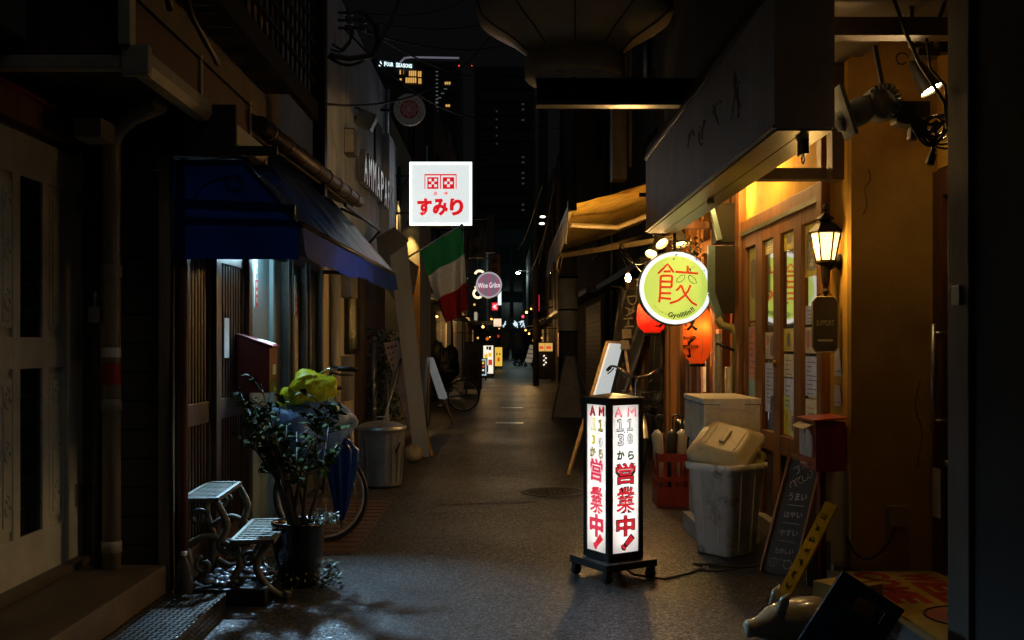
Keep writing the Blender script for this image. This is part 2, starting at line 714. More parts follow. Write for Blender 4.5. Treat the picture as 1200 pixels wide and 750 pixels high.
for z0, z1 in ((.5, 1.29), (1.44, 2.2)):
    mb = MB(DG)
    mb.box(xf, xf + .006, 4.79, 5.02, z0, z1)
    mb.use(BLACK)
    for k in range(1, 6):
        mb.box(xf + .006, xf + .011, 4.79, 5.02, z0 + (z1 - z0) * k / 6 - .003, z0 + (z1 - z0) * k / 6 + .003)
    mb.box(xf + .006, xf + .0105, 4.902, 4.908, z0, z1)
    mb.build('glass_pane', dr)
mb = MB(STEEL)
for z in (.55, 1.33, 2.1):
    mb.box(xf + .02, xf + .03, 5.39, 5.45, z, z + .12, .003)
mb.build('hinge', dr)
mb = MB(CREAMP)
mb.box(-2.33, -2.27, 5.45, 5.5, .27, 2.43, .004)
mb.box(-2.33, -2.27, 4.4, 4.49, .27, 2.43, .004)
mb.build('door_frame', lh)
# step and plate
mb = MB(M('stained_step', (.13, .095, .06), .6, var=.5, vs=4, bump=.3, bs=50, rvar=.2))
mb.box(-2.34, -1.78, 1.5, 5.38, 0, .25, .012)
mb.box(-2.34, -2.2, 1.5, 5.46, .25, .285, .006)
mb.build('doorstep', lh)
CHK = M('chequer_plate', (.15, .14, .13), .3, .85, var=.5, vs=6, bump=.1, rust=(.10, .06, .03), rs=5)
mb = MB(CHK)
mb.box(-1.775, -1.45, 1.5, 5.32, 0, .11, .006)
k = 0
for i in range(11):
    for j in range(62):
        x, y = -1.76 + i * .03, 3.5 + j * .03
        rot = Matrix.Rotation(R(45 if (i + j) % 2 else -45), 3, 'Z')
        mb.obox((x, y, .1115), (.022, .006, .004), rot)
for j in range(80):
    for z in (.025, .05, .075):
        mb.obox((-1.4495, 3 + j * .028, z), (.004, .018, .005), Matrix.Rotation(R(45 if j % 2 else -45), 3, 'X'))
single('chequer_plate_ramp', mb, 'wet chequer plate metal step below the cream door', 'metal step', (-1.6, 4, 0))

# eave, gutter
GUT = M('cream_gutter', (.40, .36, .25), .35, var=.3, vs=6, streak=False, bump=.06)
mb = MB(GUT)
prof = [(-.055, .045), (-.055, -.01), (-.03, -.045), (.03, -.045), (.055, -.01), (.055, .045), (.047, .045), (.045, -.005), (.025, -.035), (-.025, -.035), (-.045, -.005), (-.047, .045)]
mb.prism([(-1.6 + a, 4.47, 2.63 + b) for a, b in prof], (0, 2.17, 0))
mb.box(-1.66, -1.54, 4.42, 4.47, 2.57, 2.70, .01)
mb.box(-1.655, -1.545, 5.78, 5.83, 2.575, 2.68, .008)
mb.box(-1.655, -1.545, 6.63, 6.66, 2.575, 2.68, .008)
mb.box(-3.2, -1.66, 4.43, 4.5, 2.6, 2.66, .01)
mb.build('gutter', lh)
FAS = M('oxblood_fascia', (.075, .022, .015), .6, var=.4, vs=4, streak=True)
mb = MB(FAS)
mb.box(-1.70, -1.66, 4.47, 6.66, 2.66, 2.95)
mb.box(-3.2, -1.70, 4.49, 4.53, 2.66, 2.95)
mb.build('fascia', lh)
for y in (4.45, 5.55, 6.62):
    mb = MB(GUT)
    mb.box(-1.657, -1.648, y, y + .04, 2.64, 2.98)
    mb.build('gutter_strap', lh)
mb = MB(GUT)
mb.beam((-1.64, 4.44, 2.7), (-1.64, 4.44, 3.0), .07, .05)
mb.beam((-1.64, 4.44, 2.97), (-2.1, 4.44, 3.25), .07, .05)
mb.build('end_bracket', lh)
mb = MB(M('soffit_board', (.05, .04, .03), .8))
mb.box(-2.33, -1.66, 4.53, 6.66, 2.67, 2.69)
mb.box(-2.3, -1.42, 5.40, 5.43, 2.43, 2.67)  # dark board added to black out the lit gap above the awning
mb.box(-1.83, -1.2, 5.385, 5.405, 2.40, 2.45)
mb.build('soffit', lh)
mb = MB(M('sheet_roof', (.06, .045, .035), .6, var=.4, vs=5))
mb.prism([(-1.64, 4.47, 2.955), (-3.2, 4.47, 3.6), (-3.2, 4.47, 3.55), (-1.64, 4.47, 2.95)], (0, 2.19, 0))
mb.build('roof', lh)
mb = MB(M('old_pvc', (.33, .30, .22), .4, var=.3, vs=4, streak=True))
p = [(-2.03, 5.28, .25), (-2.03, 5.28, 2.42), (-2.0, 5.26, 2.5), (-1.9, 5.2, 2.56), (-1.72, 5.1, 2.6)]
mb.tube(p, .046, 16)
for z in (.33, 1.06, 1.75):
    mb.lathe([(.046, 0), (.052, .005), (.052, .06), (.046, .065)], (-2.03, 5.28, z), 16)
mb.use(M('red_sticker', (.4, .03, .02), .5)).lathe([(.0475, 0), (.0475, .11)], (-2.03, 5.28, 1.2), 16)
mb.use(PAPER).lathe([(.0476, 0), (.0476, .05)], (-2.03, 5.28, 1.34), 16)
mb.build('downpipe', lh)
mb = MB(M('dark_conduit', (.07, .06, .05), .5))
mb.tube([(-2.11, 5.3, .25), (-2.11, 5.3, 2.45)], .022, 10)
mb.use(STEEL).box(-2.14, -2.08, 5.25, 5.29, 1.52, 1.6, .008)
mb.tube([(-2.11, 5.27, 1.6), (-2.11, 5.27, 1.68)], .01, 8)
mb.build('conduit', lh)
mb = MB(GUT)
mb.box(-2.12, -1.98, 5.02, 5.2, 2.42, 2.52, .01)
mb.build('meter_box', lh)
mb = MB(CABLE)
mb.tube([(-1.77, 5.44, .1), (-1.768, 5.42, .9), (-1.765, 5.44, 1.8), (-1.77, 5.43, 2.4)], .01, 6)
mb.use(M('rust_pipe', (.14, .05, .02), .6)).tube([(-1.735, 5.52, 0), (-1.735, 5.52, 2.4)], .026, 10)
mb.build('rusty_pipe', lh)

# balcony overhead
bal = thing('balcony', 'dark wooden balcony jutting over the alley with gapped deck boards', 'balcony', (-1.7, 7.5, 3.45))
mb = MB(DARKMETAL)
mb.box(-1.74, -1.68, 4.8, 9.2, 3.42, 3.58)
mb.build('edge_beam', bal)
mb = MB(M('deck_board', (.10, .075, .05), .7, var=.4, vs=8, bump=.2))
for k in range(9):
    mb.box(-2.9, -1.75, 4.9 + k * .47, 5.2 + k * .47, 3.6, 3.65)
mb.build('deck', bal)
mb = MB(DARKMETAL)
mb.box(-1.73, -1.62, 9.2, 9.33, 2.75, 6.2)
mb.build('corner_post', bal)
mb = MB(DARKMETAL)
for k in range(24):
    mb.box(-1.72, -1.70, 5 + k * .175, 5.02 + k * .175, 3.6, 4.6)
for k in range(6):
    mb.box(-1.725, -1.695, 4.8, 9.2, 3.75 + k * .17, 3.775 + k * .17)
mb.build('railing', bal)
mb = MB(DARKMETAL)
mb.tube([(-1.63, 4.9, 3.45), (-1.62, 5.3, 3.1), (-1.6, 5.7, 2.97)], .018, 6)
mb.tube([(-1.78, 4.8, 3.9), (-1.7, 5.2, 3.1)], .02, 6)
mb.build('brace', bal)

# ================================================================ LEFT: the shop with lattice doors and the blue awning
ls = thing('lattice_shop', 'old wooden shop with slatted lattice doors under a blue awning', 'shop', (-1.86, 8, 0))
mb = MB(DWALL2)
mb.box(-2.6, -1.9, 5.57, 10.45, 0, 3.0)
mb.box(-2.6, -2.3, 5.57, 10.45, 3.0, 5.4)
mb.build('wall', ls)
mb = MB(LATTICE)
for (a, b) in ((5.58, 5.66), (6.32, 6.42), (7.13, 7.22)):
    mb.box(-1.9, -1.78, a, b, 0, 2.12, .005)
mb.box(-1.9, -1.79, 5.6, 7.2, 2.02, 2.12, .004)
mb.build('door_frame', ls)
for (a, b) in ((5.66, 6.32), (6.42, 7.13)):
    mb = MB(M('lattice_back', (.018, .013, .01), .4))
    mb.box(-1.9, -1.86, a, b, .04, 2.02)
    d = mb.build('lattice_door', ls)
    mb = MB(LATTICE)
    n = 11
    for k in range(n):
        y = a + (b - a) * (k + .5) / n
        mb.box(-1.86, -1.825, y - .014, y + .014, .1, 2.0)
    mb.build('slat_panel', d)
    mb = MB(LATTICE)
    for (z0, z1) in ((.04, .22), (.93, 1.06), (1.93, 2.02)):
        mb.box(-1.858, -1.815, a, b, z0, z1, .004)
    mb.box(-1.858, -1.815, a, a + .045, .04, 2.02)
    mb.box(-1.858, -1.815, b - .045, b, .04, 2.02)
    mb.build('rail', d)
mb = MB(PAPER)
mb.box(-1.822, -1.817, 6.63, 6.74, 1.32, 1.58)
mb.build('paper_notice', ls)
TEAL = M('teal_board', (.21, .30, .31), .55, var=.3, vs=4, streak=True, bump=.1)
mb = MB(TEAL)
mb.box(-1.9, -1.83, 7.225, 8.02, .02, 2.16)
mb.box(-1.83, -1.80, 7.95, 8.02, .02, 2.16)
mb.build('teal_panel', ls)
FR = M('bronze_frame', (.10, .10, .085), .4, .3, var=.3)
mb = MB(FR)
mb.box(-1.92, -1.84, 8.03, 10.3, .02, .62)
mb.box(-1.9, -1.82, 8.03, 10.3, 2.1, 2.2)
for y in (8.03, 8.55, 8.72, 9.3, 9.47, 10.1):
    mb.box(-1.9, -1.805, y, y + .07, .6, 2.15, .004)
mb.build('window_frame', ls)
GREYGLASS = M('grimy_glass', (.055, .06, .055), .3, var=.5, vs=4, spec=.6, streak=True)
for (a, b) in ((8.1, 8.55), (8.79, 9.3), (9.54, 10.1)):
    mb = MB(GREYGLASS)
    mb.box(-1.9, -1.87, a, b, .6, 2.1)
    mb.build('window_pane', ls)
OLDP = M('old_poster', (.62, .54, .44), .8, var=.55, vs=14, bump=.2)
for (y0, y1, z0, z1) in ((8.86, 9.2, 1.1, 1.66), (9.66, 9.86, 1.25, 1.66)):
    mb = MB(OLDP)
    mb.box(-1.87, -1.862, y0, y1, z0, z1)
    mb.build('faded_poster', ls)
STR = M('red_strip', (.5, .03, .03), .5)
for (x, y0, z0, z1) in ((-1.83, 7.47, 1.68, 2.07), (-1.80, 8.735, 1.66, 2.0)):
    mb = MB(WHITEP)
    mb.box(x, x + .006, y0, y0 + .075, z0, z1)
    mb.use(STR).box(x + .006, x + .008, y0, y0 + .075, z0, z0 + (z1 - z0) * .52)
    mb.use(BLACK)
    for k in range(3):
        scrawl(mb, (x + .007, y0 + .037, z1 - .05 - k * .055), (0, 1, 0), (0, 0, 1), .045, .045, k, .0025, 4)
    mb.use(WHITEP)
    for k in range(3):
        scrawl(mb, (x + .009, y0 + .037, z0 + .165 - k * .055), (0, 1, 0), (0, 0, 1), .045, .045, 9 + k, .0025, 4)
    mb.build('sticker', ls)
# tile eave above the awning
mb = MB(M('brown_tile', (.06, .042, .036), .45, var=.4, vs=8, bump=.2))
mb.tube([(-1.6, 6.68, 2.84), (-1.6, 11.2, 2.97)], .06, 12)
for k in range(8):
    y = 6.9 + k * .56
    mb.lathe([(.06, -.015), (.068, -.012), (.068, .012), (.06, .015)], (-1.6, y, 2.84 + (y - 6.68) * .0288), 12, (0, 1, .03))
mb.use(DWALL2).prism([(-1.62, 6.68, 2.90), (-2.3, 6.68, 3.25), (-2.3, 6.68, 3.0), (-1.66, 6.68, 2.78)], (0, 4.52, .13))
mb.build('tiled_eave', ls)
mb = MB(DARKMETAL)
mb.beam((-1.5, 9.6, 2.72), (-1.5, 12.3, 2.78), .03, .03)
mb.beam((-1.5, 12.3, 2.78), (-1.75, 12.3, 2.5), .03, .03)
mb.beam((-1.5, 11.2, 2.76), (-1.8, 11.2, 2.9), .03, .03)
mb.build('awning_rail', ls)

# blue awning
BLUE = M('blue_canvas', (.014, .04, .13), .28, var=.7, vs=3, bump=.5, bs=7, trl=.2, bd=.05, streak=True, spec=.45)
BLUEV = M('blue_valance', (.012, .06, .34), .6, var=.5, vs=5, bump=.3, bs=9, trl=.5, bd=.04, spec=.12)
BLUES = M('blue_side', (.008, .036, .19), .6, var=.5, vs=2.5, bump=.3, bs=5, trl=.25, bd=.04, spec=.15)
aw = thing('awning', 'faded blue canvas awning with a hanging valance over the lattice doors', 'awning', (-1.5, 7.8, 2.2))
top = [(-1.84, 2.92), (-1.6, 2.64), (-1.35, 2.34), (-1.1, 2.05)]
Y0, Y1 = 5.47, 10.15


def awn(u, v):
    zw = 2.40 + .5 * min(1, max(0, (u - .2) / .25))       # low where it passes under the neighbour's eave
    x = -1.84 + .74 * v
    z = min(2.05 + (1 - v) * .88, zw)
    y = Y0 + (Y1 - Y0) * u
    return (x, y, z + .07 * u - .035 * math.sin(math.pi * v) * abs(math.sin(u * math.pi * 4)) + .006 * math.sin(u * 60 + v * 5))


mb = MB(BLUE)
mb.sheet(awn, 80, 16)
mb.build('canopy', aw)
mb = MB(BLUEV)


def val(u, v):
    return (-1.1 + .012 + .022 * math.sin(u * 13 + 1) * v + .006 * math.sin(u * 43 + v * 2) * v, Y0 + (Y1 - Y0) * u, 2.05 + .07 * u - .02 * abs(math.sin(u * 12.6)) - v * (.17 + .004 * math.sin(u * 70)))


mb.sheet(val, 150, 4)
mb.build('valance', aw)
mb = MB(BLUES)
mb.sheet(lambda u, v: (-1.84 + .74 * u, Y0 - .005 + .01 * math.sin(u * 14) * v, 2.05 + (1 - v) * min(.34, (1 - u) * .87) - v * .19), 24, 6)
mb.build('side_cloth', aw)
mb = MB(DARKMETAL)
mb.tube([(-1.84, Y0 + .03, 2.07), (-1.1, Y0 + .03, 2.05), (-1.1, Y1, 2.11), (-1.8, Y1, 2.13)], .02, 8)
mb.tube([(-1.84, Y0 + .03, 2.37), (-1.40, Y0 + .03, 2.37), (-1.1, Y0 + .03, 2.03)], .014, 8)
mb.tube([(-1.84, 7.8, 2.88), (-1.1, 7.8, 2.05)], .014, 8)
mb.beam((-1.85, Y0 + .04, 2.16), (-1.13, Y0 + .04, 2.13), .03, .05)
mb.tube([(-1.75, 5.5, 2.1), (-1.6, 5.5, 2.26), (-1.45, 5.5, 2.3)] + arc((-1.45, 5.5, 2.26), .04, R(90), R(-230), 12), .006, 6)
mb.build('frame', aw)

# cool tube light under the awning
tl = thing('tube_light', 'cool white tube lamp glowing under the blue awning by the teal panel', 'lamp', (-1.72, 7.36, 2.08))
mb = MB(WHITEP)
mb.box(-1.83, -1.63, 7.32, 7.42, 2.09, 2.13, .006)
mb.build('housing', tl)
mb = MB(glow('cool_tube', (.5, .82, 1), 330))
mb.tube([(-1.82, 7.37, 2.07), (-1.64, 7.37, 2.07)], .013, 10)
mb.build('tube', tl)
l = bpy.data.lights.new('added_road_spot', 'SPOT')  # added spot throwing blue sheen on the road, beyond the tube's own light
l.energy = 620
l.color = (.42, .72, 1)
l.spot_size = R(66)
l.spot_blend = 1.
l.shadow_soft_size = .06
lo = bpy.data.objects.new('added_road_spot', l)
lo.parent = tl
lo.location = (.04, -.08, -.06)
lo.rotation_euler = V((1.0, -1.95, -2.05)).to_track_quat('-Z', 'Y').to_euler()
COL.objects.link(lo)

# red mailbox left
bx = thing('mailbox', 'dark red wall mailbox beside the slatted lattice door', 'mailbox', (-1.72, 7.1, 1.1))
mb = MB(M('oxide_red', (.22, .025, .02), .4, var=.3, vs=6))
mb.prism([(-1.82, 6.95, 1.08), (-1.6, 6.95, 1.08), (-1.6, 6.95, 1.38), (-1.82, 6.95, 1.46)], (0, .24, 0))
mb.build('body', bx)
mb = MB(M('oxide_red'))
mb.prism([(-1.83, 6.94, 1.468), (-1.58, 6.94, 1.385), (-1.58, 6.94, 1.40), (-1.83, 6.94, 1.485)], (0, .26, 0))
mb.use(PAPER).prism([(-1.70, 6.99, 1.444), (-1.60, 6.99, 1.411), (-1.60, 6.99, 1.413), (-1.70, 6.99, 1.446)], (0, .18, 0))
mb.build('lid', bx)
mb = MB(PAPER)
mb.box(-1.599, -1.596, 7.03, 7.13, 1.2, 1.27)
mb.build('address_card', bx)

# ================================================================ LEFT: grey plaster house with raised lettering
gp = thing('plaster_house', 'weathered grey plaster house with raised metal lettering', 'house', (-1.85, 13.3, 0))
mb = MB(PLASTER_G)
mb.prism([(-1.85, 10.5, 2.45), (-1.85, 10.5, 5.25), (-1.85, 11.2, 5.3), (-1.85, 16.2, 5.35), (-1.85, 16.2, 2.45)], (-.8, 0, 0))
mb.box(-1.86, -1.72, 15.2, 16.2, 2.3, 4.55)
mb.build('upper_wall', gp)
mb = MB(CREAMWALL)
mb.box(-2.6, -1.88, 10.5, 13.6, 0, 2.45)
mb.build('lower_wall', gp)
mb = MB(DWALL2)
mb.box(-2.6, -1.9, 13.6, 16.2, 0, 2.45)
mb.use(WOOD_D).box(-1.9, -1.8, 12.75, 13.3, 0, 2.45)
mb.build('doorway', gp)
mb = MB(M('black_void', (.008, .008, .008), .6))
mb.box(-1.87, -1.82, 14.4, 15.1, 3.5, 4.6)
mb.build('window', gp)
mb = MB(STEEL)
word = ' AMMAPARK'
for k, ch in enumerate(word):
    y = 12.25 + k * .42
    if ch == ' ':
        continue
    mb.text(ch, (-1.79, y, 3.62), (0, 1, 0), (0, 0, 1), h=.42, w=.3, ext=.07, bold=.01)
mb.build('raised_lettering', gp)
mb = MB(STEEL)
mb.tube([(-1.79, 15.6, 3.1), (-1.79, 15.6, 5.3)], .045, 8)
mb.build('downpipe', gp)
for (p, t) in ((pt(420, 141, 12.6), 'flood'),):
    fl = thing('floodlight', 'unlit square floodlight on the grey plaster wall', 'floodlight', p)
    mb = MB(GALV)
    mb.obox(p + V((.1, 0, 0)), (.22, .2, .2), Matrix.Rotation(R(25), 3, 'Y'), .02)
    mb.build('housing', fl)
    mb = MB(DARKMETAL)
    mb.box(p.x - .14, p.x - .02, p.y - .03, p.y + .03, p.z - .02, p.z + .05)
    mb.tube([p + V((-.1, 0, .05)), p + V((-.1, 0, .18)), p + V((.02, 0, .14))], .015, 6)
    mb.build('bracket', fl)
wb = thing('wall_lamp_box', 'pale rectangular lamp box beside the raised lettering', 'lamp box', (-1.75, 11.9, 3.65))
mb = MB(M('grey_box', (.15, .14, .13), .6))
mb.box(-1.85, -1.73, 11.75, 12.0, 3.6, 3.9, .01)
mb.build('housing', wb)
mb = MB(M('dull_lens', (.62, .6, .52), .4))
mb.box(-1.84, -1.74, 11.738, 11.749, 3.62, 3.88)
mb.build('lens', wb)
# pipes and meter on the cream wall
mb = MB(M('old_pvc'))
mb.tube([(-1.82, 10.95, .0), (-1.82, 10.95, 2.4)], .05, 12)
mb.tube([(-1.83, 11.25, .0), (-1.83, 11.25, 2.4)], .025, 10)
mb.build('downpipe', gp)
mt = thing('meter_box', 'grey electricity meter boxes on the cream wall above the bicycle', 'meter box', (-1.8, 11.6, 1.0))
mb = MB(M('meter_grey', (.2, .2, .19), .5))
mb.box(-1.88, -1.74, 11.45, 11.85, .78, 1.28, .012)
mb.build('lower_box', mt)
mb = MB(M('meter_grey'))
mb.box(-1.88, -1.72, 11.4, 11.95, 1.95, 2.3, .012)
mb.build('upper_box', mt)
pn = thing('framed_picture', 'dark framed picture panel hung on the cream wall', 'picture frame', (-1.83, 12.35, 1.35))
mb = MB(BLACK)
mb.box(-1.88, -1.83, 11.95, 12.72, 1.3, 2.05, .008)
mb.build('frame', pn)
mb = MB(M('olive_picture', (.16, .19, .05), .25, var=.7, vs=8))
mb.box(-1.83, -1.826, 12.02, 12.65, 1.36, 1.99)
mb.build('picture', pn)
pole = thing('grey_standpipe', 'thin grey pipe standing against the wall behind the bin', 'pipe', pt(439, 500, 13.2))
mb = MB(GALV)
mb.tube([(-1.69, 13.2, 0), (-1.69, 13.2, 1.52)], .035, 10)
mb.build('pipe', pole)
for z in (.55, .95, 1.45):
    mb = MB(STEEL)
    mb.lathe([(.035, 0), (.044, .01), (.044, .05), (.035, .06)], (-1.69, 13.2, z), 10)
    mb.build('coupling', pole)
mb = MB(M('ivy_leaf', (.035, .06, .018), .45, var=.5))
for k in range(1100):
    p = V((-1.86 + random.random() ** 2 * .45, random.uniform(13.35, 16.1), random.uniform(.2, 1.55) + random.random() * .12))
    mb.leaf(p, V((random.uniform(-.2, 1), random.uniform(-1, .6), random.uniform(-.8, .5))), random.uniform(.05, .1), random.uniform(.03, .05), random.uniform(-1, 1))
single('ivy_shrub', mb, 'dark leafy shrub climbing the wall behind the leaning boards', 'shrub', (-1.8, 14.4, 0))

# ================================================================ LEFT: narrow house lit by wall washers
nh = thing('narrow_house', 'narrow pale house front washed by two warm downlights', 'house', (-1.7, 18.5, 0))
NH = M('pale_render', (.36, .33, .24), .75, var=.3, vs=3, bump=.2, bs=20, streak=True)
mb = MB(NH)
mb.prism([(-2.6, 17.0, 0), (-1.42, 17.0, 0), (-1.42, 17.0, 4.2), (-2.0, 17.0, 5.4), (-2.6, 17.0, 5.4)], (0, 2.6, 0))
mb.build('wall', nh)
mb = MB(M('orange_board', (.5, .22, .04), .6, var=.3))
mb.box(-1.60, -1.41, 16.97, 17.0, .0, 2.75)
mb.build('orange_panel', nh)
mb = MB(DARKMETAL)
mb.tube([(-1.75, 16.93, 4.35), (-1.75, 16.93, 2.9), (-1.6, 16.93, 2.7)], .03, 8)
mb.tube([(-1.42, 16.9, 4.05), (-1.7, 16.95, 4.05), (-1.42, 16.9, 4.4), (-1.42, 16.9, 4.05)], .012, 6)
mb.build('conduit', nh)
for k, x in enumerate((-1.80, -1.57)):
    p = V((x, 16.90, 3.78 - k * .4))
    d = thing('downlight', ('small wall washer on the pale house, lower one above the flag pole', 'small wall washer on the pale house, upper one beside the plaster wall')[1 - k], 'wall lamp', p, group='wall washers on the narrow house')
    mb = MB(DARKMETAL)
    mb.lathe([(0, .08), (.045, .08), (.05, .0), (.046, 0), (.04, .06)], p, 14)
    mb.box(p.x - .015, p.x + .015, p.y, 17.0, p.z + .05, p.z + .07)
    mb.build('housing', d)
    mb = MB(glow('washer_lens', (1, .7, .3), 8))
    mb.lathe([(0, .03), (.04, .03)], p, 14)
    mb.build('lens', d)
    l = bpy.data.lights.new('washer_lamp', 'SPOT')
    l.energy = 110
    l.color = (1, .62, .2)
    l.spot_size = R(50)
    l.spot_blend = .8
    l.shadow_soft_size = .03
    lo = bpy.data.objects.new('washer_lamp', l)
    lo.location = (0, -.01, .02)
    lo.parent = d
    lo.rotation_euler = (R(3), 0, 0)
    COL.objects.link(lo)
# ================================================================ LEFT: things on the ground
# two-tier iron plant stand
ps = thing('plant_stand', 'empty two-tier scrolled iron plant stand with lattice shelves', 'plant stand', (-1.52, 5.85, 0), R(4))
IRON = M('painted_iron', (.15, .14, .10), .6, .1, var=.35, vs=14, bump=.15)


def shelf(z, y0, y1, x0, x1):
    mb = MB(IRON)
    for (a, b) in ((x0, x0 + .022), (x1 - .022, x1)):
        mb.box(a, b, y0, y1, z - .012, z + .012, .003)
    for (a, b) in ((y0, y0 + .022), (y1 - .022, y1)):
        mb.box(x0, x1, a, b, z - .012, z + .012, .003)
    n = int((y1 - y0) / .05)
    for k in range(1, n):
        y = y0 + (y1 - y0) * k / n
        mb.box(x0 + .01, x1 - .01, y - .01, y + .01, z - .006, z + .006)
    for k in range(1, 6):
        x = x0 + (x1 - x0) * k / 6
        mb.box(x - .004, x + .004, y0, y1, z - .009, z + .002)
    return mb


shelf(.56, -.28, .42, -.27, -.06).build('upper_shelf', ps, local=True)
shelf(.33, -.28, .42, .0, .24).build('lower_shelf', ps, local=True)
for y in (-.25, .39):
    mb = MB(IRON)
    mb.tube(smooth([(-.25, y, .55), (-.27, y, .4), (-.22, y, .2), (-.26, y, .04), (-.3, y, .0)]), .022, 7)
    mb.tube(smooth([(-.08, y, .55), (-.02, y, .42), (-.06, y, .3), (.02, y, .26), (.02, y, .32)]), .021, 7)
    mb.tube(smooth([(.20, y, .32), (.14, y, .2), (.2, y, .08), (.29, y, .02), (.31, y, .05)]), .022, 7)
    mb.tube(smooth([(.02, y, .32), (.05, y, .2), (-.02, y, .1), (-.12, y, .06), (-.2, y, .1)]), .020, 7)
    mb.tube(smooth([(-.25, y, .3), (-.12, y, .36), (.0, y, .3)]), .019, 7)
    for (x, z, r, a) in ((-.17, .46, .05, 0), (-.14, .2, .06, 100), (.1, .23, .045, 60), (.05, .12, .04, 200)):
        mb.tube([(x + math.cos(t) * r * (1 - t / 11), y, z + math.sin(t) * r * (1 - t / 11)) for t in (R(a) + k * .45 for k in range(17))], .013, 6)
    mb.build('side_frame', ps, local=True)

# planter with shrub
GLZ = M('glazed_pot', (.008, .008, .009), .2, var=.3, bump=.04, bs=10, coat=.5)
pp = thing('plant_pot', 'glossy black glazed planter pot beside the iron plant stand', 'plant pot', (-1.21, 6.0, 0))
mb = MB(GLZ)
mb.lathe([(0, .01), (.11, .0), (.118, .02), (.135, .12), (.146, .26), (.15, .335), (.158, .35), (.158, .372), (.15, .375), (.143, .36), (.14, .33), (0, .32)], (-1.21, 6.0, 0), 36)
mb.build('pot', pp)
mb = MB(M('soil', (.03, .02, .012), .9, bump=.6, bs=40))
mb.lathe([(0, .342), (.14, .338)], (-1.21, 6.0, 0), 24)
mb.build('soil', pp)
sh = thing('potted_shrub', 'leggy camellia-like shrub with glossy dark leaves growing in the black pot', 'shrub', (-1.21, 6.0, .34))
BARK = M('bark', (.06, .045, .03), .8, bump=.5, bs=60)
mb = MB(BARK)
rnd = random.Random(3)
tips = []
base = V((-1.21, 6.0, .33))
for k in range(15):
    a = rnd.uniform(0, 6.28)
    b = base + V((math.cos(a) * .05, math.sin(a) * .05, 0))
    tgt = base + V((rnd.uniform(-.33, .2), rnd.uniform(-.22, .25), rnd.uniform(.4, .86)))
    if k < 3:
        tgt = base + V((-.30 - .03 * k, rnd.uniform(-.1, .1), .68 + .05 * k))
    m1 = b.lerp(tgt, .4) + V((rnd.uniform(-.04, .04), rnd.uniform(-.04, .04), .06))
    mb.tube([b, m1, tgt], [.012, .008, .003], 6)
    for j in range(5):
        q = m1.lerp(tgt, rnd.uniform(.0, .9))
        e = q + V((rnd.uniform(-.14, .14), rnd.uniform(-.14, .14), rnd.uniform(.02, .16)))
        mb.tube([q, e], [.005, .002], 5)
        tips.append((q, e))
    tips.append((m1, tgt))
mb.build('stem', sh)
mb = MB(M('camellia_leaf', (.026, .055, .012), .8, var=.6, vs=20, bump=.05, spec=.015))
for q, e in tips:
    for j in range(5):
        p = q.lerp(e, rnd.uniform(.2, 1.05))
        mb.leaf(p, V((rnd.uniform(-1, 1), rnd.uniform(-1, 1), rnd.uniform(-.5, .6))), rnd.uniform(.05, .095), rnd.uniform(.028, .046), rnd.uniform(-1.2, 1.2))
mb.build('foliage', sh)
# low plants round the pot, tray, bottle, pebbles
mb = MB(M('weed_leaf', (.045, .07, .02), .5, var=.5))
for k in range(420):
    a = rnd.uniform(0, 6.28)
    r = .17 + rnd.random() * .1
    p = V((-1.23 + math.cos(a) * r, 5.93 + math.sin(a) * r, rnd.uniform(.01, .12)))
    mb.leaf(p, V((math.cos(a), math.sin(a), rnd.uniform(-.3, 1))), rnd.uniform(.025, .05), rnd.uniform(.012, .02), rnd.uniform(-1, 1))
single('ground_fern', mb, 'low weedy plants spilling round the foot of the black pot', 'plant', (-1.23, 5.93, 0))['kind'] = 'stuff'
mb = MB(M('weed_leaf'))
for k in range(120):
    p = V((-1.07 + rnd.uniform(-.07, .09), 5.98 + rnd.uniform(-.06, .08), .365 + rnd.uniform(0, .05)))
    mb.leaf(p, V((rnd.uniform(-.5, 1), rnd.uniform(-1, 1), rnd.uniform(-.4, .7))), rnd.uniform(.02, .04), rnd.uniform(.01, .018), rnd.uniform(-1, 1))
single('trailing_plant', mb, 'small trailing plant hanging over the rim of the black pot', 'plant', (-1.05, 5.98, .36))
tr = thing('pebble_tray', 'low dark tray of wet pebbles under the iron plant stand', 'tray', (-1.45, 5.75, 0))
mb = MB(BLACK)
mb.box(-1.68, -1.29, 5.5, 5.95, .005, .09, .01)
mb.build('tray', tr)
mb = MB(M('pebble', (.14, .15, .17), .3, var=.7, vs=12, coat=.2))
for k in range(70):
    mb.ball((rnd.uniform(-1.65, -1.32), rnd.uniform(5.53, 5.92), .10 + rnd.random() * .02), rnd.uniform(.018, .034), (1, rnd.uniform(.7, 1.2), .6), 8)
st = mb.build('pebbles', tr)
st['kind'] = 'stuff'
GLASS = M('clear_plastic', (.08, .085, .09), .08, spec=.8, bump=.1, bs=20)
bt = thing('water_bottle', 'clear plastic water bottle standing by the chequer plate step', 'bottle', (-1.70, 5.42, 0))
mb = MB(GLASS)
mb.lathe([(0, .0), (.045, .0), (.05, .02), (.046, .08), (.05, .1), (.046, .17), (.05, .19), (.03, .25), (.014, .28), (.014, .3)], (-1.70, 5.42, 0), 16)
mb.build('body', bt)
mb = MB(WHITEP)
mb.lathe([(.016, .29), (.016, .31), (0, .31)], (-1.70, 5.42, 0), 12)
mb.build('cap', bt)


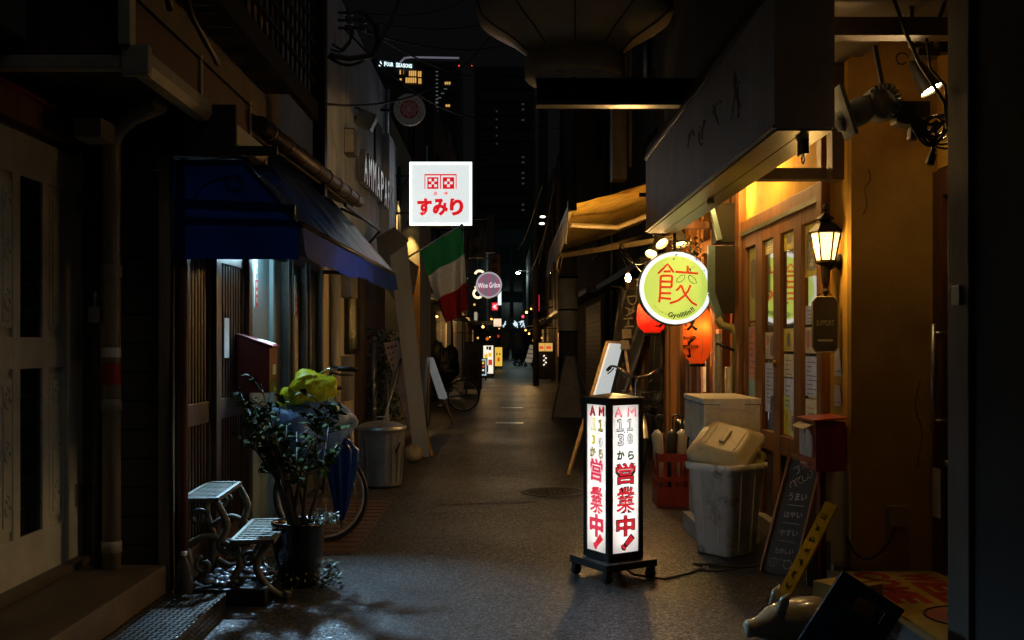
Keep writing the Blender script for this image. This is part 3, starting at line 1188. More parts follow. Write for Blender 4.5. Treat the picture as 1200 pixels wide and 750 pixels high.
# ---------------------------------------------------------------- bicycles
def bicycle(label, loc, rz, steer=0., paint=None, basket=True, group=None, rack=True):
    """local +x is forward; rear hub at x=-.52, front hub at x=.52"""
    paint = paint or BLACK
    b = thing('bicycle', label, 'bicycle', loc, rz, group)
    r = .33
    TYRE = M('tyre', (.02, .02, .02), .6)

    def wheel(cx, X):
        w = MB(TYRE)
        w.X = X
        w.tube([(cx + math.cos(t) * r, 0, r + math.sin(t) * r) for t in (2 * math.pi * k / 40 for k in range(40))], .017, 8, closed=True)
        o = w.build('wheel', b, local=True)
        w = MB(M('alloy_rim', (.8, .8, .8), .35, .1, bump=0))
        w.X = X
        w.tube([(cx + math.cos(t) * (r - .022), 0, r + math.sin(t) * (r - .022)) for t in (2 * math.pi * k / 40 for k in range(40))], .011, 6, closed=True)
        w.build('rim', o, local=True)
        w = MB(STEEL)
        w.X = X
        for k in range(28):
            t = 2 * math.pi * k / 28
            s_ = .02 if k % 2 else -.02
            w.tube([(cx + math.cos(t + .5 * (1 if k % 4 < 2 else -1)) * .02, s_, r + math.sin(t) * .02), (cx + math.cos(t) * (r - .025), 0, r + math.sin(t) * (r - .025))], .0016, 4, cap=False)
        w.lathe([(0, -.04), (.016, -.04), (.022, -.02), (.016, 0), (.022, .02), (.016, .04), (0, .04)], (cx, 0, r), 12, (0, 1, 0))
        w.build('spokes', o, local=True)
        w = MB(M('steel_guard', (.5, .5, .5), .3, .8))
        w.X = X
        a0, a1 = (R(20), R(200)) if cx < 0 else (R(20), R(160))
        P = [(cx + math.cos(a0 + (a1 - a0) * k / 20) * (r + .035), r + math.sin(a0 + (a1 - a0) * k / 20) * (r + .035)) for k in range(21)]
        w.sheet(lambda u, v: (P[round(u * 20)][0], -.025 + .05 * v, P[round(u * 20)][1] + .008 * math.sin(v * math.pi)), 20, 4)
        w.build('mudguard', b, local=True)

    I = Matrix()
    # steering axis through (.40, 0, .80) leaning back
    ax = V((-.30, 0, 1)).normalized()
    P0 = V((.43, 0, .62))
    S = Matrix.Translation(P0) @ Matrix.Rotation(steer, 4, ax) @ Matrix.Translation(-P0)
    wheel(-.52, I)
    wheel(.56, S)
    m = MB(paint)
    bb = (-.07, 0, .28)
    m.tube([(.385, 0, .76), (.44, 0, .58)], .02, 8)
    m.tube([(.395, 0, .72), (.2, 0, .45), (.05, 0, .32), bb], .018, 8)
    m.tube([(.43, 0, .62), (.22, 0, .38), bb], .015, 8)
    m.tube([bb, (-.2, 0, .68), (-.215, 0, .76)], .016, 8)
    for y in (-.05, .05):
        m.tube([bb, (-.3, y, .31), (-.52, y, .33)], .009, 6)
        m.tube([(-.185, 0, .62), (-.25, y * .8, .56), (-.52, y, .33)], .008, 6)
    m.build('frame', b, local=True)
    m = MB(paint)
    m.X = S
    m.tube([(.44, 0, .58), (.46, 0, .5)], .02, 8)
    for y in (-.05, .05):
        m.tube([(.455, y * .5, .7), (.46, y, .68), (.5, y, .5), (.56, y, .33)], .011, 6)
    m.build('fork', b, local=True)
    m = MB(M('chrome', (.6, .6, .6), .15, 1., bump=0))
    m.X = S
    m.tube([(.385, 0, .76), (.34, 0, 1.0), (.38, 0, 1.06)], .014, 8)
    for s_ in (-1, 1):
        m.tube(smooth([(.38, 0, 1.06), (.42, s_ * .1, 1.09), (.41, s_ * .2, 1.15), (.32, s_ * .27, 1.17), (.16, s_ * .28, 1.13)]), .013, 8)
    hb = m.build('handlebar', b, local=True)
    m = MB(CABLE)
    m.X = S
    for s_ in (-1, 1):
        m.tube([(.28, s_ * .275, 1.16), (.14, s_ * .282, 1.122)], .019, 8)
        m.tube([(.33, s_ * .25, 1.15), (.27, s_ * .27, 1.11), (.18, s_ * .285, 1.085)], .007, 6)
        m.tube([(.36, s_ * .24, 1.13), (.5, s_ * .1, 1.02), (.44, 0, .75)], .004, 5)
    m.build('grip', hb, local=True)
    m = MB(CABLE)
    m.ball((-.26, 0, .83), .13, (1.05, .8, .3), 14)
    m.ball((-.14, 0, .84), .09, (1.2, .4, .3), 12)
    m.use(STEEL).tube([(-.215, 0, .74), (-.235, 0, .82)], .013, 8)
    m.build('saddle', b, local=True)
    m = MB(STEEL)
    m.lathe([(0, -.01), (.075, -.01), (.08, 0), (.075, .01), (0, .01)], (bb[0], -.05, bb[2]), 20, (0, 1, 0))
    m.tube([(bb[0], -.06, bb[2]), (bb[0] + .05, -.07, bb[2] - .16)], .01, 6)
    m.tube([(bb[0], .06, bb[2]), (bb[0] - .05, .07, bb[2] + .16)], .01, 6)
    m.box(bb[0], bb[0] + .1, -.16, -.075, bb[2] - .175, bb[2] - .15, .004)
    m.box(bb[0] - .1, bb[0], .075, .16, bb[2] + .15, bb[2] + .175, .004)
    m.box(-.5, -.06, -.075, -.065, .24, .4, .004)
    m.build('crank_set', b, local=True)
    if rack:
        m = MB(STEEL)
        for y in (-.06, 0, .06):
            m.tube([(-.24, y, .72), (-.75, y, .72)], .006, 6)
        for y in (-.06, .06):
            m.tube([(-.52, y, .33), (-.55, y, .72)], .006, 6)
        m.build('rear_rack', b, local=True)
    if basket:
        m = MB(DARKMETAL)
        m.X = S
        for k in range(9):
            t = k / 8
            for y in (-1, 1):
                m.tube([(.48 + t * .24, y * .13, .68), (.46 + t * .3, y * .18, .92)], .003, 4)
        for k in range(9):
            y = -1 + 2 * k / 8
            m.tube([(.72, y * .13, .68), (.77, y * .18, .92)], .003, 4)
            m.tube([(.48, y * .13, .68), (.72, y * .13, .68)], .003, 4)
        for z, g in ((.68, 0), (.76, .33), (.84, .66), (.92, 1)):
            m.tube([(.48 - .02 * g, -.13 - .05 * g, z), (.72 + .05 * g, -.13 - .05 * g, z), (.72 + .05 * g, .13 + .05 * g, z), (.48 - .02 * g, .13 + .05 * g, z)], .004, 5, closed=True)
        m.build('basket', b, local=True)
    m = MB(STEEL)
    m.tube([(-.5, .07, .33), (-.56, .1, .012)], .008, 6)
    m.tube([(-.5, -.07, .33), (-.56, -.1, .012)], .008, 6)
    m.tube([(-.56, -.1, .012), (-.56, .1, .012)], .008, 6)
    m.build('kickstand', b, local=True)
    return b


# bicycle with covered basket, front wheel turned across
bicycle('bicycle with turned front wheel and a bundle on its basket, leaning by the blue awning', (-1.31, 7.95, 0), R(-88), R(-72), M('bike_grey', (.12, .12, .12), .35, .4))
COVER = M('blue_rain_cover', (.24, .42, .8), .4, var=.4, vs=9, bump=.5, bs=14, trl=.15, coat=.2, bd=.03)
mb = blob(MB(COVER), (-1.395, 7.3, .83), (.27, .24, .23), 4, .30, 2.0, 72)
single('rain_cover', mb, 'pale blue wet rain cover bundled over the bicycle basket', 'rain cover', (-1.395, 7.3, .7))
YEL = M('yellow_raincoat', (.80, .82, .01), .42, var=.35, vs=10, bump=.5, bs=18, bd=.03, emit=(.6, .6, .0), es=.0)
mb = blob(MB(YEL), (-1.375, 7.26, 1.09), (.17, .15, .13), 9, .30, 1.9, 80)
blob(mb, (-1.56, 7.28, .95), (.07, .07, .15), 2, .3, 1.9, 40)
single('raincoat', mb, 'crumpled fluorescent yellow raincoat on top of the blue bundle', 'raincoat', (-1.38, 7.26, 1.05))
um = thing('umbrella', 'closed blue umbrella hanging handle up from the bicycle', 'umbrella', (-1.165, 7.28, .55))
mb = MB(M('navy_nylon', (.015, .08, .4), .3, var=.4, vs=7, bump=.2, bs=16, coat=.2))
prof = [(.012, .16), (.035, .24), (.06, .4), (.085, .55), (.09, .66), (.05, .72), (.02, .75)]
n = 48
st = []
for r_, z in prof:
    st.append([V((-1.165 + math.cos(t) * r_ * (1 + .45 * math.sin(t * 8 + z * 3)), 7.28 + math.sin(t) * r_ * (1 + .45 * math.sin(t * 8 + z * 3)), z + .02 * math.sin(t * 4) * (z > .5))) for t in (2 * math.pi * k / n for k in range(n))])
g = [mb.vs(ring) for ring in st]
for A, B in zip(g, g[1:]):
    for k in range(n):
        mb.f([A[k], A[(k + 1) % n], B[(k + 1) % n], B[k]], True)
mb.build('canopy', um)
mb = MB(STEEL)
mb.tube([(-1.165, 7.28, .1), (-1.165, 7.28, .9)], .006, 6)
mb.build('shaft', um)
mb = MB(BLACK)
mb.tube([(-1.165, 7.28, .86), (-1.165, 7.28, .95)] + arc((-1.165 - .04, 7.28, .95), .04, 0, R(190), 8), .011, 8)
mb.build('handle', um)

# metal bin
tb = thing('metal_bin', 'round galvanised dustbin with lid beside the bicycle', 'dustbin', (-1.23, 10.2, 0))
c = V((-1.23, 10.2, 0))
mb = MB(GALV)
pr = [(0, .02), (.185, .02), (.19, .0), (.2, .03)]
for k in range(12):
    z = .05 + k * .045
    pr.append((.2 + .0025 * k, z))
pr += [(.232, .56), (.238, .57), (.232, .58)]
mb.lathe(pr, c, 32)
for k in range(20):
    t = 2 * math.pi * k / 20
    mb.beam(c + V((math.cos(t) * .206, math.sin(t) * .206, .06)), c + V((math.cos(t) * .229, math.sin(t) * .229, .52)), .02, .008, up=(math.cos(t), math.sin(t), 0))
mb.build('body', tb)
mb = MB(GALV)
mb.lathe([(.245, .565), (.248, .6), (.235, .605), (.16, .635), (.05, .655), (0, .658)], c, 32)
mb.tube([c + V((-.06, 0, .65)), c + V((-.05, 0, .69)), c + V((.05, 0, .69)), c + V((.06, 0, .65))], .009, 6)
mb.build('lid', tb)
mb = MB(CABLE)
mb.tube(sag(c + V((-.05, -.1, .645)), c + V((.2, -.16, .45)), .22, 12), .008, 6)
mb.build('strap', tb)
mb = blob(MB(M('round_stone', (.25, .2, .14), .7, var=.4, bump=.4)), (-1.12, 12.3, .1), (.12, .12, .105), 1, .12)
single('round_stone', mb, 'round pale stone at the foot of the leaning boards', 'stone', (-1.12, 12.3, 0))

# leaning boards
PLK = M('grey_board', (.2, .22, .25), .65, var=.3, vs=3, bump=.15, bs=30, streak=True)
mb = MB(PLK)
a, b, c_, d_ = pt(457, 300, 12.8), pt(477, 286, 12.8), pt(503, 535, 12.8), pt(485, 540, 12.8)
for q in (c_, d_):
    q.z = .005 if q is c_ else .012
mb.prism([a, b, c_, d_], (.0, .035, .0))
single('grey_plank', mb, 'tall grey board leaning out over the alley beside the ivy', 'board', (-.97, 12.6, 0))
mb = MB(M('folded_tarp', (.07, .075, .08), .7, var=.35, vs=4, bump=.3, bs=15))
mb.prism([pt(x, y, 13.4) for x, y in ((441, 278), (462, 266), (478, 280), (470, 296), (490, 312), (484, 345), (462, 352), (448, 330), (444, 306))], (0, .12, 0))
single('folded_awning', mb, 'small dark grey folded awning on the plaster house above the plank', 'awning', (-1.5, 13.4, 2.1))
ez = thing('easel_board', 'pink lettered menu board on wooden easel legs leaning behind the grey plank', 'menu board', pt(490, 535, 12.9))
EP = M('pinkish_menu', (.7, .48, .38), .6, var=.35, vs=5)
mb = MB(EP)
q = [pt(450, 402, 13.0), pt(466, 399, 13.05), pt(500, 521, 13.0), pt(488, 532, 12.8)]
mb.prism(q, (.01, .05, 0))
mb.use(M('pink_mark', (.3, .05, .04), .6))
for k in range(16):
    t = .05 + k * .055
    a = q[0].lerp(q[3], t)
    b = q[1].lerp(q[2], t)
    for j in range(3):
        s0 = .12 + j * .28
        mb.beam(a.lerp(b, s0) + V((-.004, -.006, 0)), a.lerp(b, s0 + random.uniform(.1, .22)) + V((-.004, -.006, 0)), .006, .035)
mb.build('board', ez)
for (p, q_) in (((470, 408), (507, 535)), ((452, 403), (492, 540)), ((462, 430), (446, 500))):
    mb = MB(WOOD_L)
    b_ = pt(q_[0], q_[1], 13.0)
    b_.z = .0
    mb.beam(pt(p[0], p[1], 13.1), b_, .035, .03)
    mb.build('leg', ez)
gl = thing('steel_prop', 'pair of thin steel poles propped behind the dustbin', 'poles', (-1.5, 12.8, 0))
mb = MB(GALV)
mb.tube([(-1.62, 12.6, 0), pt(470, 420, 12.9)], .018, 8)
mb.build('pole', gl)
mb = MB(GALV)
mb.tube([(-1.45, 12.6, 0), (-1.5, 13.1, 1.1)], .018, 8)
mb.build('pole', gl)

# ================================================================ LEFT: white square sign
sg = thing('square_sign', 'bright white square lightbox sign with red lettering and two red squares', 'sign', pt(516.5, 227, 16))
Y = 16.0
x0, x1, z0, z1 = pt(480, 0, Y).x, pt(553, 0, Y).x, pt(0, 264, Y).z, pt(0, 190, Y).z
W_ = x1 - x0
mb = MB(M('sign_case', (.35, .36, .36), .4, .5))
mb.box(x0, x1, Y, Y + .2, z0, z1, .01)
mb.build('case', sg)
mb = MB(glow('sign_white', (.86, .93, .92), .85))
mb.box(x0 + .025, x1 - .025, Y - .008, Y, z0 + .025, z1 - .025)
mb.build('panel', sg)
mb = MB(glow('sign_edge', (.9, 1, 1), 3.0))
for (a, b, c_, d_) in ((x0, x1, z0, z0 + .028), (x0, x1, z1 - .028, z1), (x0, x0 + .028, z0 + .028, z1 - .028), (x1 - .028, x1, z0 + .028, z1 - .028)):
    mb.box(a, b, Y - .012, Y - .0005, c_, d_)
mb.build('lit_edge', sg)
SRED = glow('sign_red', (.78, .012, .02), .85, (.6, .02, .02))


def sq(u, v):
    return V((x0 + u * W_, Y - .0085, z1 - v * (z1 - z0)))


def srect(mb, u0, u1, v0, v1, e=.003, lift=0.):
    a, b = sq(u0, v1), sq(u1, v0)
    mb.box(a.x, b.x, Y - .0085 - e - lift, Y - .0085 - lift, a.z, b.z)


mb = MB(SRED)
k = 583.0
for (a, b, c_, d_) in ((212, 512, 183, 196), (212, 220, 196, 320), (504, 512, 196, 320), (357, 367, 196, 320)):
    srect(mb, (a - 72) / k, (b - 72) / k, (c_ - 72) / k, (d_ - 72) / k)
for (a, b) in ((238, 342), (383, 490)):
    srect(mb, (a - 72) / k, (b - 72) / k, (212 - 72) / k, (320 - 72) / k)
mb.use(glow('sign_white', (.86, .93, .92), .85))
for (cx, cy, pat) in ((290, 265, ((-1, -1), (1, -1), (-1, 1), (1, 1), (0, 0))), (436, 265, ((0, -1), (0, 1), (-1, 0), (1, 0)))):
    for (i, j) in pat:
        u, v = cx + i * 26, cy + j * 26
        srect(mb, (u - 13 - 72) / k, (u + 13 - 72) / k, (v - 12 - 72) / k, (v + 12 - 72) / k, .002, .003)
mb.build('crest', sg)
mb = MB(SRED)
for ch, cx in (('酒', 312), ('場', 412)):
    mb.text(ch, sq((cx - 72) / k, (362 - 72) / k), (1, 0, 0), (0, 0, 1), h=34 / k * W_, bold=.012, ext=.003)
for ch, cx, w in (('す', 212, 130), ('み', 360, 136), ('り', 512, 122)):
    mb.text(ch, sq((cx - 72) / k, (488 - 72) / k), (1, 0, 0), (0, 0, 1), h=162 / k * W_, w=w * 1.06 / k * W_, bold=.055, ext=.003)
mb.build('lettering', sg)
mb = MB(DARKMETAL)
for z in (z0 + .2, z1 - .2):
    mb.beam((-1.85, Y + .1, z), (x0, Y + .1, z), .03, .03)
mb.build('bracket', sg)

# round crest sign
kp = pt(480, 129, 15.2)
ks = thing('round_crest_sign', 'unlit round white sign with a red flower crest high on the plaster house', 'sign', kp)
r = 17.5 / 1200 * 15.2
mb = MB(M('crest_white', (.33, .31, .29), .5, var=.2, emit=(.3, .28, .26), es=.035))  # unlit sign lifted by a faint glow put into its colour
mb.lathe([(0, -.05), (r, -.05), (r + .012, -.04), (r + .012, .05), (0, .05)], kp, 40, (0, -1, 0), smooth=False)
mb.build('case', ks)
mb = MB(M('crest_red', (.22, .02, .035), .5, emit=(.2, .02, .03), es=.06))  # same faint added glow on the red disc
mb.lathe([(0, .053), (r * .62, .053), (r * .62, .05)], kp, 40, (0, -1, 0), smooth=False)
mb.build('red_disc', ks)
mb = MB(M('crest_white'))
f_ = kp + V((0, -.054, 0))
for k in range(8):
    a = k * math.pi / 4
    d = V((math.cos(a), 0, math.sin(a)))
    e = V((-d.z, 0, d.x))
    P = [f_ + d * (r * (.12 + .42 * t)) + e * (r * .13 * math.sin(math.pi * t)) for t in (i / 8 for i in range(9))]
    P += [f_ + d * (r * (.12 + .42 * t)) - e * (r * .13 * math.sin(math.pi * t)) for t in (i / 8 for i in range(8, -1, -1))]
    mb.tube(P, .0045, 4)
    mb.tube([f_ + d * r * .3, f_ + d * r * .45], .006, 4)
mb.lathe([(0, .002), (r * .09, .002)], f_, 12, (0, -1, 0))
mb.build('flower', ks)
mb = MB(M('crest_text', (.12, .03, .03), .5))
for k in range(12):
    a = R(215 - k * 23)
    d = V((math.cos(a), 0, math.sin(a)))
    scrawl(mb, kp + d * r * .8 + V((0, -.051, 0)), (d.z, 0, -d.x), d, r * .14, r * .16, k, .0025, 3)
mb.build('lettering', ks)
mb = MB(DARKMETAL)
mb.tube([kp + V((-r, 0, 0)), V((-1.86, 15.2, kp.z))], .02, 6)
mb.build('bracket', ks)

# flag
fg = thing('flag', 'green, white and red striped flag hanging from a slanted pole', 'flag', pt(480, 300, 14.5))
A, B = pt(462, 311, 14.2), pt(541, 264, 14.8)
mb = MB(M('flag_pole', (.4, .4, .4), .4, .5))
mb.tube([A, B], .014, 8)
mb.ball(B, .025)
mb.build('pole', fg)
UL, UR = A.lerp(B, .36), A.lerp(B, .985)
# seen corners: (488,300)/(541,265) top, (523,380)/(548,366) foot
LL, LR = pt(523, 381, 14.55), pt(549, 363, 14.8)


def flag(u, v):
    """u along the pole, v down the cloth"""
    a = UL.lerp(UR, u)
    b = LL.lerp(LR, u)
    p = a.lerp(b, v)
    p.x += .10 * (v - v * v) * (u - .5) * 2 + .03 * math.sin(u * 9 + v * 3) * v
    p.y += .12 * math.sin(u * 10 + v * 4) * (.25 + v)
    p.z += .02 * math.sin(v * 9)
    return p


for nm, c_, t0, t1 in (('green_band', (.015, .24, .09), 0, .34), ('white_band', (.75, .72, .66), .34, .67), ('red_band', (.42, .02, .02), .67, 1)):
    mb = MB(M(nm, c_, .8, var=.2, vs=20, trl=.35, bump=.1))
    mb.sheet(lambda u, v: flag(u, t0 + (t1 - t0) * v), 28, 12)
    mb.build(nm, fg)
# ================================================================ RIGHT: the gyoza shop
gs = thing('ochre_shop', 'ochre plastered shop with glazed wooden sliding doors', 'shop', (2.0, 7, 0))
mb = MB(PLASTER_Y)
mb.box(2.06, 2.6, 5.99, 8.62, 2.38, 3.4)
mb.box(2.06, 2.6, 5.99, 6.38, 0, 2.38)
mb.box(2.0, 2.06, 5.985, 6.36, .0, 3.4)
mb.box(2.0, 2.06, 6.36, 8.6, 2.42, 3.4)
mb.build('wall', gs)
mb = MB(M('ochre_pier', (.36, .215, .045), .85, var=.3, vs=2.2, bump=.35, bs=14, rust=(.31, .185, .04), rs=1.4, spec=.2))
mb.box(2.001, 2.9, 5.92, 5.985, 0, 3.9)
mb.build('front_wall', gs)
mb = MB(M('dark_red_door', (.085, .03, .018), .35, var=.4, vs=6, streak=True, bump=.1))
mb.box(2.5, 2.56, 4.4, 5.92, .1, 2.4)
for (a, b) in ((4.4, 4.55), (5.78, 5.92)):
    mb.box(2.47, 2.5, a, b, .1, 2.4, .004)
mb.box(2.47, 2.5, 4.55, 5.78, 2.25, 2.4, .004)
dd = mb.build('door', gs)
mb = MB(STEEL)
mb.tube([(2.39, 5.72, .93), (2.39, 5.72, 1.52)], .013, 10)
for z in (.98, 1.47):
    mb.tube([(2.39, 5.72, z), (2.475, 5.72, z)], .009, 8)
mb.build('handle', dd)
mb = MB(STEEL)
mb.lathe([(0, .03), (.018, .03), (.02, 0)], (2.49, 5.74, .74), 12, (-1, 0, 0))
mb.build('lock', dd)
mb = MB(PAPER)
mb.box(2.462, 2.466, 5.8, 5.9, .42, .7)
mb.build('paper_notice', dd)
mb = MB(PLASTER_Y)
mb.box(2.5, 3.0, 3.9, 5.92, 2.42, 3.9)
mb.build('over_door', gs)
mb = MB(CONC)
mb.box(1.86, 3.0, 4.3, 5.92, 0, .1, .01)
mb.box(1.92, 2.06, 5.98, 8.6, 0, .12, .008)
mb.build('doorstep', gs)
# sliding doors
mb = MB(WOOD_B)
mb.box(1.955, 2.05, 6.36, 8.62, 2.30, 2.42, .006)
mb.box(1.945, 2.05, 6.3, 6.40, .1, 2.75, .006)
mb.box(1.94, 2.06, 8.5, 8.66, .0, 3.0, .006)
mb.use(M('green_track', (.08, .09, .05), .4)).box(1.95, 1.957, 6.40, 8.5, 2.30, 2.335)
mb.build('door_frame', gs)
panes = ((6.45, 6.80), (6.98, 7.32), (7.51, 7.84), (8.05, 8.39))
SHOPG = M('shop_glass', (.018, .016, .012), .03, spec=1.0, bump=.025, bs=5, var=.2, coat=1.0)
SHOPG.node_tree.nodes['Principled BSDF'].inputs['IOR'].default_value = 2.3
mb = MB(WOOD_B)
ys = [6.40, 6.45, 6.80, 6.98, 7.32, 7.51, 7.84, 8.05, 8.39, 8.5]
for i in range(0, 10, 2):
    mb.box(1.965, 2.02, ys[i], ys[i + 1], .12, 2.30, .005)
for (a, b) in panes:
    mb.box(1.967, 2.02, a, b, 2.2, 2.30)
    mb.box(1.967, 2.02, a, b, .62, .76, .004)
    mb.use(WOOD_D).box(1.985, 2.02, a, b, .12, .62).use(WOOD_B)
sd = mb.build('sliding_door', gs)
for (a, b) in panes:
    mb = MB(SHOPG)
    mb.poly([(1.99, a, .76), (1.99, b, .76), (1.99, b, 2.2), (1.99, a, 2.2)])
    mb.build('glass_pane', sd)
mb = MB(M('brass', (.5, .34, .1), .3, .9))
mb.lathe([(0, .025), (.022, .025), (.026, .01), (.014, 0)], (1.965, 7.42, 1.27), 14, (-1, 0, 0))
mb.build('door_knob', sd)
# posters stuck on the glass: each a thin sheet with marks
C_ = lambda n, c: M('print_' + n, c, .3, var=.35, vs=14, bump=.5, bs=24, bd=.02, emit=c, es=.045)  # faint self-glow brightens the prints; no lamp stands behind them
pr = random.Random(11)


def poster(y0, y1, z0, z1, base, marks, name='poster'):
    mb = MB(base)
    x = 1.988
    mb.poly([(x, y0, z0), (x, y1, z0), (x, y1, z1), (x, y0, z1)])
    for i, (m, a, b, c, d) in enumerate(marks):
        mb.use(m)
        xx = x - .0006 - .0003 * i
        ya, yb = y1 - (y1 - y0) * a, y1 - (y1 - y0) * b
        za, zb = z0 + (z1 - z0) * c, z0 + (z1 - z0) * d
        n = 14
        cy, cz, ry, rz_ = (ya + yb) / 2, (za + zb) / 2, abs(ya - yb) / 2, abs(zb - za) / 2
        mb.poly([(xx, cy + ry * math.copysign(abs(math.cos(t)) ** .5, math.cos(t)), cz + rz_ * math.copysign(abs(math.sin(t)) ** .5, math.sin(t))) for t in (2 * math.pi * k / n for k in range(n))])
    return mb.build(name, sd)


def lines(n, m, c0, c1, a0=.12, a1=.88):
    return [(m, a0, a0 + (a1 - a0) * pr.uniform(.4, 1), c0 + (c1 - c0) * k / n, c0 + (c1 - c0) * (k + .25) / n) for k in range(n)]


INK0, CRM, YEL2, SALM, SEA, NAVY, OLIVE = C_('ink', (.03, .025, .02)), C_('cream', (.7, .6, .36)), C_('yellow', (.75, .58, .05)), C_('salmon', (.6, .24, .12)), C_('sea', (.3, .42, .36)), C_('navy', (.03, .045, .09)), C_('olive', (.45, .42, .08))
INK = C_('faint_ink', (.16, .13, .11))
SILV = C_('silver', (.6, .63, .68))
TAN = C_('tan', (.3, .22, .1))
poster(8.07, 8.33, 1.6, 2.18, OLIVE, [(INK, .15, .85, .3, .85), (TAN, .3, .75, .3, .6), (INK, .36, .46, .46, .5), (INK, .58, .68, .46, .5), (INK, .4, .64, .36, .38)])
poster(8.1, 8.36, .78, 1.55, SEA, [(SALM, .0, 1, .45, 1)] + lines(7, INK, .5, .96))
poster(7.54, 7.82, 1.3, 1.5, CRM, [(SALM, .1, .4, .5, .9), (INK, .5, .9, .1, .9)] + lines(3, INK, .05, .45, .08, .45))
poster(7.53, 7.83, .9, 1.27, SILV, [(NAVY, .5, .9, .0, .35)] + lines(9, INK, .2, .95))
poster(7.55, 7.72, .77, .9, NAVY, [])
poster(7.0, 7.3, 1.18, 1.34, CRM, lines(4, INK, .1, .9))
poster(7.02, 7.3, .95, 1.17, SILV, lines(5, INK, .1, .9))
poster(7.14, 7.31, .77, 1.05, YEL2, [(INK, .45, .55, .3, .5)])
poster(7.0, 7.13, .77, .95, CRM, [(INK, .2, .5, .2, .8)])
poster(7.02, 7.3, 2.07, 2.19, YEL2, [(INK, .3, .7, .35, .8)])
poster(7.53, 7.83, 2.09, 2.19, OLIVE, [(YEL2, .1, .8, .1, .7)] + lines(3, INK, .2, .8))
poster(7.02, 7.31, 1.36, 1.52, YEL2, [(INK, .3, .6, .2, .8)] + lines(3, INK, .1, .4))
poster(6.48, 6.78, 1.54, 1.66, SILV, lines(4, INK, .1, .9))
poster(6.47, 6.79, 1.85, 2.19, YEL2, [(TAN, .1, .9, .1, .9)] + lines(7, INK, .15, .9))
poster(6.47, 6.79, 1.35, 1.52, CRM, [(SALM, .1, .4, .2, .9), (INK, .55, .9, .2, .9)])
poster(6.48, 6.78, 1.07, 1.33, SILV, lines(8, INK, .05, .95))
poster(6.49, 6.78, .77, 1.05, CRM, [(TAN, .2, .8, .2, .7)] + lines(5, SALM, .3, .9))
# bracket over the door
mb = MB(M('bracket_wood', (.05, .03, .015), .6, bump=.2))
mb.box(1.53, 2.0, 6.16, 6.25, 2.40, 2.47, .004)
mb.box(1.93, 2.0, 6.04, 6.15, 2.38, 3.06, .004)
mb.build('bracket_beam', gs)
mb = MB(M('dark_soffit', (.045, .03, .015), .8))
mb.box(1.25, 2.06, 4.75, 9.1, 3.07, 3.15)
mb.box(1.0, 2.95, 4.76, 4.9, 3.2, 3.34)
mb.box(1.95, 3.0, 4.78, 5.9, 3.9, 4.0)
mb.build('soffit', gs)
mb = MB(DWALL)
mb.box(1.75, 2.9, 3.5, 12, 4.05, 7.5)
mb.box(1.4, 2.9, 5.2, 9.0, 3.2, 4.05)
mb.build('upper_wall', gs)
mb = MB(DARKMETAL)
mb.tube([(1.98, 5.0, 3.1), (2.1, 5.3, 2.95), (2.35, 5.3, 2.95)], .016, 6)
mb.tube([(2.2, 5.3, 2.95), (2.35, 5.4, 3.3)], .012, 6)
mb.build('conduit', gs)

# fascia sign box
fb = thing('fascia_box', 'long dark grey fascia box projecting over the ochre shop front', 'fascia', (1.39, 6.9, 2.4))
FB = M('fascia_grey', (.58, .55, .51), .5, var=.3, vs=2, bump=.08, bs=20, streak=True, rust=(.40, .38, .35), rs=1.4)
mb = MB(FB)
mb.box(1.25, 1.53, 4.75, 9.1, 2.41, 3.06, .006)
mb.build('box', fb)
mb = MB(M('fascia_under', (.2, .2, .06), .35, var=.3, vs=3, bump=.1, rust=(.2, .15, .08), rs=4))  # greenish tint painted in for the round sign's reflected glow
mb.box(1.262, 1.39, 4.76, 9.09, 2.398, 2.409)
mb.box(1.398, 1.52, 4.76, 9.09, 2.398, 2.409)
mb.build('underside', fb)
mb = MB(M('fascia_trim', (.10, .095, .09), .4, .3))
mb.box(1.238, 1.249, 4.75, 9.1, 3.045, 3.075)
mb.box(1.242, 1.2495, 4.75, 9.1, 2.41, 2.425)
mb.build('trim', fb)
mb = MB(M('ghost_lettering', (.40, .38, .36), .6))
for k, (y, z, h) in enumerate(((6.9, 2.80, .2), (6.45, 2.74, .28), (6.05, 2.80, .24), (5.6, 2.76, .36))):
    scrawl(mb, (1.2493, y, z), (0, -1, 0), (0, 0, 1), h * 1.3, h, 30 + k, .006, 3)
mb.build('faded_lettering', fb)
mb = MB(DARKMETAL)
mb.box(1.44, 1.47, 4.95, 5.05, 2.33, 2.40, .004)
mb.tube(arc((1.455, 5.0, 2.31), .022, 0, 6.2, 12, (0, 1, 0)), .004, 5)
mb.build('hook', fb)
mb = MB(DARKMETAL)
mb.box(1.38, 1.41, 6.9, 7.0, 2.36, 2.40, .004)
mb.build('hook', fb)

# round green gyoza sign
gp_ = pt(790.5, 338, 9.17)
rs = thing('round_sign', 'glowing round lime green sign with a red dumpling character', 'sign', gp_)
ro = .325
mb = MB(M('rim_grey', (.35, .37, .4), .35, .5))
mb.lathe([(ro - .003, -.065), (ro + .008, -.055), (ro + .01, 0), (ro + .008, .055), (ro - .003, .065)], gp_, 64, (0, -1, 0), smooth=False)
mb.build('case', rs)
for s_ in (1,):
    mb = MB(glow('rim_white', (.93, .97, 1), .95))
    mb.lathe([(ro - .042, .066), (ro - .004, .071)], gp_, 64, (0, -1, 0), smooth=False)
    mb.lathe([(ro - .042, -.066), (ro - .004, -.071)], gp_, 64, (0, -1, 0), smooth=False)
    mb.build('lit_ring', rs)
mb = MB(glow('lime_face', (.60, .78, .13), .84))
mb.lathe([(0, .0665), (ro - .04, .0665)], gp_, 64, (0, -1, 0), smooth=False)
mb.lathe([(0, -.0665), (ro - .04, -.0665)], gp_, 64, (0, -1, 0), smooth=False)
